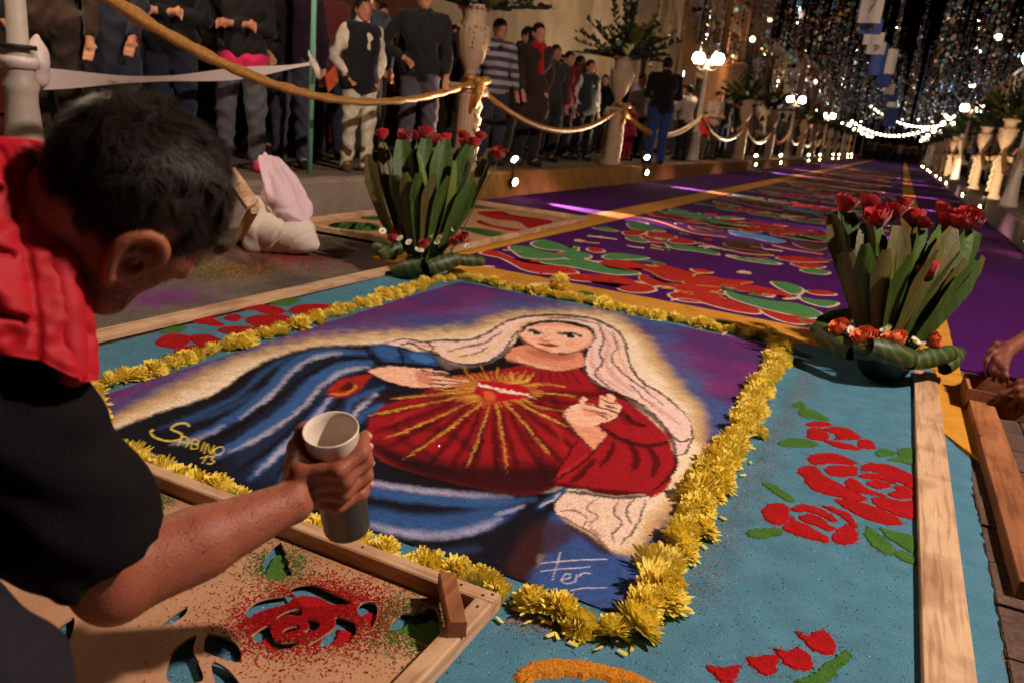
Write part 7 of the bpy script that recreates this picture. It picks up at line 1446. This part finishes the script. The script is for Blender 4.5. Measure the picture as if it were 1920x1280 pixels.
# ------------------------------------------------------------------ buildings
CREAM = mat('cream_plaster', c(226, 200, 166), .85, 0, 1.6, .3, 40, col2=c(196, 168, 134), spec=.15); OCHRE = mat('ochre_plaster', c(186, 142, 96), .85, 0, 1.8, .3, 40, col2=c(160, 118, 78), spec=.15); RUST = mat('rust_paint', c(120, 44, 30), .8, 0, 3, .2, 40, col2=c(96, 36, 26), spec=.2); STONE = mat('carved_stone', c(168, 134, 104), .85, .1, 4, .4, 50)
DOORM = wood('dark_door', c(74, 44, 32), c(52, 32, 24)); IRON = mat('wrought_iron', c(30, 26, 26), .5, .1, 10); PANE = mat('dark_pane', c(24, 24, 30), .1, .1, 5, spec=.6); TRIM = mat('stone_trim', c(214, 190, 160), .8, .08, 6, .2, 50); ROOF = mat('roof_tile', c(120, 66, 46), .85, .2, 6)
BXL = -7.28
def facade(name, label, x, y0, y1, h, m, side, wins, doors, base=None, balcony=False, pil=()):
    """wall block with real openings' depth: windows = (yc, zc, w, h)"""
    s = 1 if side == 'left' else -1; t = thing(name, label, 'building', (x, y0, KH-.01)); L = y1-y0
    ops = sorted([(yc-w/2, yc+w/2, zc-hh/2, zc+hh/2, k) for (yc, zc, w, hh), k in [(q, 'w') for q in wins]+[((q[0], q[1]/2+.02, q[2], q[1]), 'd') for q in doors]])
    ys = sorted(set([0, L]+[v for o in ops for v in o[:2]])); zs = sorted(set([0, h]+[v for o in ops for v in o[2:4]])); V = []; F = []
    def isop(a, b): return any(o[0]-1e-6 < a < o[1] and o[2]-1e-6 < b < o[3] for o in ops)
    def quad(*p): o = len(V); V.extend(p); F.append((o, o+1, o+2, o+3))
    for i in range(len(ys)-1):
        for j in range(len(zs)-1):
            if not isop((ys[i]+ys[i+1])/2, (zs[j]+zs[j+1])/2): quad((0, ys[i], zs[j]), (0, ys[i+1], zs[j]), (0, ys[i+1], zs[j+1]), (0, ys[i], zs[j+1]))
    D = -.22*s
    for a, b, e_, g, k in ops:
        for p, q_ in (((a, e_), (a, g)), ((a, g), (b, g)), ((b, g), (b, e_)), ((b, e_), (a, e_))): quad((0, p[0], p[1]), (D, p[0], p[1]), (D, q_[0], q_[1]), (0, q_[0], q_[1]))
    bk_ = -6*s
    quad((0, 0, 0), (0, 0, h), (bk_, 0, h), (bk_, 0, 0)); quad((0, L, 0), (0, L, h), (bk_, L, h), (bk_, L, 0)); quad((0, 0, h), (0, L, h), (bk_, L, h), (bk_, 0, h))
    part('wall', (V, F), m, t)
    part('cornice', box(*((.003, -.03, h-.35, .16, L+.03, h-.1) if s > 0 else (-.16, -.03, h-.35, -.003, L+.03, h-.1))), TRIM, t)
    if base:
        segs = []; cur = 0
        for a, b, e_, g, k in ops:
            if e_ < .9: segs.append((cur, a)); cur = b
        segs.append((cur, L))
        for a, b in segs:
            if b-a > .05: part('base_course', box(*((.003, a, 0, .03, b, .95) if s > 0 else (-.03, a, 0, -.003, b, .95))), base, t)
    for a, b, e_, g, k in ops:
        lo_, hi_ = (D+.0, D+.05) if s > 0 else (D-.05, D)
        if k == 'd':
            d_ = part('door', box(lo_, a+.004, e_, hi_, b-.004, g-.004), DOORM, t)
            for yy in (a+.1, (a+b)/2+.05):
                for zz in (e_+.15, e_+(g-e_)*.55): part('door_panel', box(*((hi_+.001, yy, zz, hi_+.025, yy+(b-a)/2-.15, zz+(g-e_)*.36) if s > 0 else (lo_-.025, yy, zz, lo_-.001, yy+(b-a)/2-.15, zz+(g-e_)*.36))), DOORM, d_)
        else:
            w_ = part('window', join(box(lo_, a+.004, e_+.004, hi_, a+.07, g-.004), box(lo_, b-.07, e_+.004, hi_, b-.004, g-.004), box(lo_, a+.071, e_+.004, hi_, b-.071, e_+.07), box(lo_, a+.071, g-.07, hi_, b-.071, g-.004), box(lo_+.004, (a+b)/2-.03, e_+.071, hi_-.004, (a+b)/2+.03, g-.071)), DOORM, t)
            part('pane', box(lo_+.018, a+.072, e_+.072, hi_-.018, b-.072, g-.072), PANE, w_)
            if balcony:
                z0 = e_; xx = .45*s; B = [box(min(0.004*s, xx), a-.2, z0-.10, max(.004*s, xx), b+.2, z0-.02)]
                part('balcony_slab', B[0], STONE, t); R_ = []
                for yy in np.linspace(a-.18, b+.18, 13): R_.append(tube([(xx*.95, yy, z0-.02), (xx*.95, yy, z0+.8)], .011, 5))
                for zz in (z0+.05, z0+.8): R_.append(tube([(.0, a-.18, zz), (xx*.95, a-.18, zz), (xx*.95, b+.18, zz), (0, b+.18, zz)], .014, 5))
                for yy in (a-.18, b+.18):
                    for q_ in (.35, .7): R_.append(tube([(xx*.95*q_, yy, z0-.02), (xx*.95*q_, yy, z0+.8)], .011, 5))
                part('railing', join(*R_), IRON, t)
        part('surround', join(box(*((.003, a-.14, e_, .05, a-.001, g+.14) if s > 0 else (-.05, a-.14, e_, -.003, a-.001, g+.14))), box(*((.003, b+.001, e_, .05, b+.14, g+.14) if s > 0 else (-.05, b+.001, e_, -.003, b+.14, g+.14))), box(*((.003, a, g+.001, .05, b, g+.14) if s > 0 else (-.05, a, g+.001, -.003, b, g+.14)))), TRIM, t)
    for yy in pil: part('pilaster', box(*((.003, yy, 0, .14, yy+.5, h-.36) if s > 0 else (-.14, yy, 0, -.003, yy+.5, h-.36))), m, t)
    return t
b0 = facade('building', 'dim left building with rust red base and cream and red striped arch', BXL, -4, 11.6, 6.2, mat('dark_rust_plaster', c(112, 62, 44), .85, 0, 2, .3, 40, col2=c(86, 46, 34)), 'left', [(3.6, 3.6, 1.2, 1.8)], [(7.2, 2.6, 1.4), (11.4, 2.5, 1.1)], RUST)
for i in range(9):
    a = b0; z = .2+i*.42; part('painted_stone', box(.032, 5.15-.0*i, z, .11, 6.1, z+.40), RUST if i % 2 == 0 else TRIM, b0)
for i in range(9): part('painted_stone', box(.032, 8.3, .2+i*.42, .11, 9.2, .2+i*.42+.40), RUST if i % 2 == 0 else TRIM, b0)
facade('building', 'large plain cream plaster building behind the long haired woman', BXL, 11.65, 27.0, 7.4, CREAM, 'left', [], [(12.0, 2.5, 1.2)], None, pil=(2.4, 8.6, 13.2))
facade('building', 'ochre building with iron balconies above the first lit lamp', BXL+.05, 27.05, 44.0, 7.6, OCHRE, 'left', [(2.6, 4.7, 1.25, 2.1), (6.2, 4.7, 1.25, 2.1), (9.8, 4.7, 1.25, 2.1), (13.6, 4.7, 1.25, 2.1)], [(3.2, 2.5, 1.3), (8.4, 2.5, 1.3), (13.2, 2.4, 1.2)], None, True)
facade('building', 'low buff house past the ochre building on the left', BXL, 44.05, 58, 5.6, CREAM, 'left', [(3, 3.9, 1.1, 1.5), (7, 3.9, 1.1, 1.5), (11, 3.9, 1.1, 1.5)], [(4, 2.4, 1.2), (9.5, 2.4, 1.2)], RUST)
facade('building', 'far plum painted house on the left side of the street', BXL, 58.05, 76, 6.4, mat('plum_plaster', c(110, 58, 62), .85, .1, 2), 'left', [(4, 4.5, 1.1, 1.6), (9, 4.5, 1.1, 1.6), (14, 4.5, 1.1, 1.6)], [(6, 2.4, 1.2), (12, 2.4, 1.2)])
facade('building', 'last visible house on the left at the far end', BXL, 76.05, 104, 6.0, OCHRE, 'left', [(5, 4.2, 1.1, 1.6), (12, 4.2, 1.1, 1.6), (19, 4.2, 1.1, 1.6)], [(8, 2.4, 1.2)])
BXR = 5.05
facade('building', 'dark right building cut by the edge of the view', BXR, 8, 30, 6.6, OCHRE, 'right', [(6, 4.4, 1.2, 1.9), (11, 4.4, 1.2, 1.9), (17, 4.4, 1.2, 1.9)], [(4, 2.5, 1.2), (14, 2.5, 1.3)], RUST)
facade('building', 'right building beyond the white wall lamp', BXR, 30.05, 52, 5.6, CREAM, 'right', [(6, 4.0, 1.1, 1.6), (13, 4.0, 1.1, 1.6)], [(9, 2.5, 1.3)], RUST)
facade('building', 'far house on the right side of the street', BXR, 52.05, 100, 6, OCHRE, 'right', [(6, 4.2, 1.1, 1.6), (16, 4.2, 1.1, 1.6)], [(10, 2.4, 1.2)])
ban = thing('wall_banner', 'yellow and grey banner hanging on the left facade past the second lamp', 'banner', (BXL+.35, 46.5, KH)); part('yellow_cloth', box(0, 0, 2.5, .02, 1.9, 4.9), mat('yellow_cloth', c(206, 160, 46), .8, .1, 4), ban); part('grey_cloth', box(0, -1.9, 2.5, .02, -.003, 4.9), mat('grey_cloth', c(150, 140, 130), .8, .1, 4), ban)
sg = thing('wall_sign', 'oval blue shop sign sticking out of the ochre building', 'sign', DX(1416, 130, BXL+.7)); part('plate', sphere(.34, 18, 12, (0, 0, 0), (.5, .12, 1.5)), mat('sign_blue', c(40, 60, 120), .4, .1, 6, col2=c(150, 140, 160)), sg, True); part('bracket', tube([(-.7, 0, .3), (0, 0, .55)], .02, 5), IRON, sg)
for lb, pxy in (('warm bulb lit in a balcony of the ochre building', (1411, 74)), ('warm bulb lit high on the left, above the second lamp', (1529, 154))):
    q_ = DX(*pxy, BXL+.6); w_ = thing('bulb_lamp', lb, 'bulb', q_); part('bulb', sphere(.10, 12, 8), glow('warm_bulb', (1, .72, .42), 26., False), w_, True); part('arm', tube([(-.55, 0, .12), (-.2, 0, .16), (0, 0, .09)], .015, 5), IRON, w_)
lamp('balcony_light', 'POINT', DX(1400, 110, BXL+.9), 45, (1, .45, .22), .08)
# ------------------------------------------------------------------ glittering strings overhead, banners, cables
BCOL = [mat('bead_%d' % i, c(*q_), .28, .03, 5, spec=.9, coat=.6) for i, q_ in enumerate(((215, 212, 205), (130, 196, 214), (206, 160, 100), (110, 150, 200), (190, 140, 140), (150, 190, 140), (120, 126, 134), (225, 228, 232)))]
FOIL = [mat('foil_%d' % i, c(*q_), .16, .02, 5, metal=1.) for i, q_ in enumerate(((225, 235, 245), (150, 215, 240), (245, 206, 160), (180, 190, 245)))]
def bead_string(seed, L, sp=.15, big=1.):
    r = np.random.default_rng(seed); V = []; F = []; MI = []; z = 0
    def add(v, f, m):
        o = len(V); V.extend([tuple(p) for p in v]); F.extend([tuple(i+o for i in q_) for q_ in f]); MI.extend([m]*len(f))
    x = np.cumsum(r.normal(size=12))*.006; add(*tube([(x[i], 0, -L*i/11) for i in range(12)], .0022, 3, False), 0)
    while z < L:
        z += sp*(.45+1.1*r.random()); s = (.018+.032*r.random()**2)*big; m = 1+r.integers(7); a = r.random()*6.28; tl = r.normal()*.35
        if r.random() < .62:   # foil disc, six sided, a little thick
            d1 = np.array([cs(a), sn(a), 0]); d2 = np.array([-sn(a)*sn(tl), cs(a)*sn(tl), cs(tl)]); nn = np.cross(d1, d2); ce = np.array([0, 0, -z]); ring = [ce+d1*s*1.2*cs(k*1.0472)+d2*s*1.2*sn(k*1.0472) for k in range(6)]
            add([p+nn*.002 for p in ring]+[p-nn*.002 for p in ring], [(0, 1, 2, 3, 4, 5), (11, 10, 9, 8, 7, 6)]+[(k, 6+k, 6+(k+1) % 6, (k+1) % 6) for k in range(6)], m)
        else: add([(s*.8, 0, -z), (0, s*.8, -z), (-s*.8, 0, -z), (0, -s*.8, -z), (0, 0, -z+s*1.1), (0, 0, -z-s*1.1)], [(0, 1, 4), (1, 2, 4), (2, 3, 4), (3, 0, 4), (1, 0, 5), (2, 1, 5), (3, 2, 5), (0, 3, 5)], m)
    me = mkmesh('bead_string', V, F); me.polygons.foreach_set('material_index', np.array(MI, np.int32))
    me.materials.append(IRON)
    pool = [FOIL[0], FOIL[1], FOIL[2], BCOL[r.integers(8)], BCOL[r.integers(8)], FOIL[r.integers(4)], FOIL[3]]
    for q_ in pool: me.materials.append(q_)
    return me
BS = [bead_string(i, 2.3+.5*(i % 4), .092, .9+.3*(i % 3 == 0)) for i in range(16)]
CAB = mat('cable_black', c(20, 18, 18), .6)
far = []; nstr = 0
ZC = 5.35
YB = [15.5+1.05*i for i in range(62)]
for i, y in enumerate(YB):
    if i % 2 == 0:
        x0, x1 = BXL+.1, BXR-.1; P = [(x, y, ZC+.5+.35*((x+1.2)/6)**2) for x in np.linspace(x0, x1, 10)]
        tag(ob('overhead_cable', mkmesh('overhead_cable', *tube(np.array(P)-P[0], .008, 4)), CAB, None, P[0]), 'thin black cable stretched across the street carrying glittering strings', 'cable', 'cables across the street')
    nx = 15
    for k in range(nx):
        x = -6.3+10.6*(k+rng.random()*.7)/nx
        if abs(x+.55) < (.55 if y < 27 else .12) or (x < -5.4 and i % 3): continue
        zt_ = ZC+.5+.35*((x+1.2)/6)**2
        zt_ -= 0.0; yy = y+rng.normal()*.2
        if nstr < 300:
            nstr += 1; tag(ob('bead_string', BS[rng.integers(16)], None, None, (x, yy, zt_), (0, 0, rng.random()*6.28)), 'hanging string of glittering foil discs and beads over the street', 'bead string', 'glittering strings hung over the street')
        else: far.append((x, yy, zt_))
# strings beyond the first three hundred, joined in one object
MV = []; MF = []; MM_ = []
cache = [(np.array([tuple(v.co) for v in m.vertices]), [tuple(p.vertices) for p in m.polygons], [p.material_index for p in m.polygons]) for m in BS[:6]]
pv_ = []; pf = []; pm = []; o = 0
for (x, y, z) in far:
    v, f, mi = cache[rng.integers(6)]; n3 = 33
    keepf = [j for j, m in enumerate(mi) if m != 0]
    pv_.append(v+[x, y, z]); pf += [tuple(i+o for i in f[j]) for j in keepf]; pm += [mi[j] for j in keepf]; o += len(v)
if pv_:
    me = bpy.data.meshes.new('far_bead_strings'); me.from_pydata(np.vstack(pv_).tolist(), [], pf); me.polygons.foreach_set('material_index', np.array(pm, np.int32))
    for q_ in BS[0].materials: me.materials.append(q_)
    tag(ob('far_bead_strings', me), 'mass of glittering bead strings farther down the street', 'bead strings', kind='stuff')
BW = mat('banner_white', c(224, 214, 206), .8, .05, 5); BB = mat('banner_blue', c(70, 92, 160), .8, .08, 5); BG = mat('banner_print', c(150, 110, 70), .8)
def hang(px_, py_, w_px, h_px, Y, m, label, logo):
    a = DY(px_, py_, Y); dd = float((a-C0)@FW); w_ = w_px*dd/FPX; h_ = h_px*dd/FPX; t = thing('paper_banner', label, 'banner', a, 0, 'paper banners hung along the middle of the street')
    xs = np.linspace(0, w_, 7); V = [(x, .03*sn(x*7/w_), z) for z in (0, -h_) for x in xs]; V += [(x, y+.006, z) for x, y, z in V]; F = [(i, i+1, i+8, i+7) for i in range(6)]+[(i+15, i+14, i+21, i+22) for i in range(6)]+[(i, i+14, i+15, i+1) for i in range(6)]+[(i+7, i+8, i+22, i+21) for i in range(6)]+[(0, 7, 21, 14), (6, 20, 27, 13)]
    part('sheet', (V, F), m, t)
    if logo:
        L_ = [tube([(w_*.45, -.02, -h_*.25), (w_*.62, -.02, -h_*.36), (w_*.6, -.02, -h_*.5), (w_*.5, -.02, -h_*.62), (w_*.42, -.02, -h_*.75)], [.012*dd/14, .02*dd/14, .016*dd/14, .02*dd/14, .008*dd/14], 5), tube([(w_*.35, -.02, -h_*.3), (w_*.45, -.02, -h_*.38), (w_*.6, -.02, -h_*.36)], .012*dd/14, 5)]
        part('emblem', join(*L_), BG, t)
    part('cord', tube([(w_/2, 0, 0), (w_/2, 0, 1.2)], .005, 4), CAB, t)
BNL = [(1622, -30, 40, 68, 15, BW, 'white paper banner with a brown emblem, topmost in the view', 1), (1616, 35, 38, 27, 15.4, BB, 'blue paper banner under the topmost white banner', 1), (1621, 60, 36, 22, 16.5, BW, 'small white banner under the topmost blue banner', 0), (1628, 78, 32, 22, 18, BW, 'white banner with an emblem above the first long blue banner', 1), (1638, 82, 28, 56, 20, BB, 'first long blue banner over the street middle', 0), (1664, 92, 20, 44, 22, BW, 'pinkish white banner right of the first long blue banner', 0), (1645, 138, 26, 24, 25, BB, 'dark blue banner below the first long blue banner', 0), (1660, 158, 18, 18, 28, BW, 'small cream banner above the lower blue banners', 0), (1662, 176, 20, 14, 32, BB, 'small blue banner, fourth blue from the top', 0), (1664, 190, 17, 10, 36, BW, 'tiny cream banner, lowest of the pale banners', 0), (1660, 200, 26, 34, 42, BB, 'lowest blue banner far down the street', 0)]
for q_ in BNL: hang(*q_)
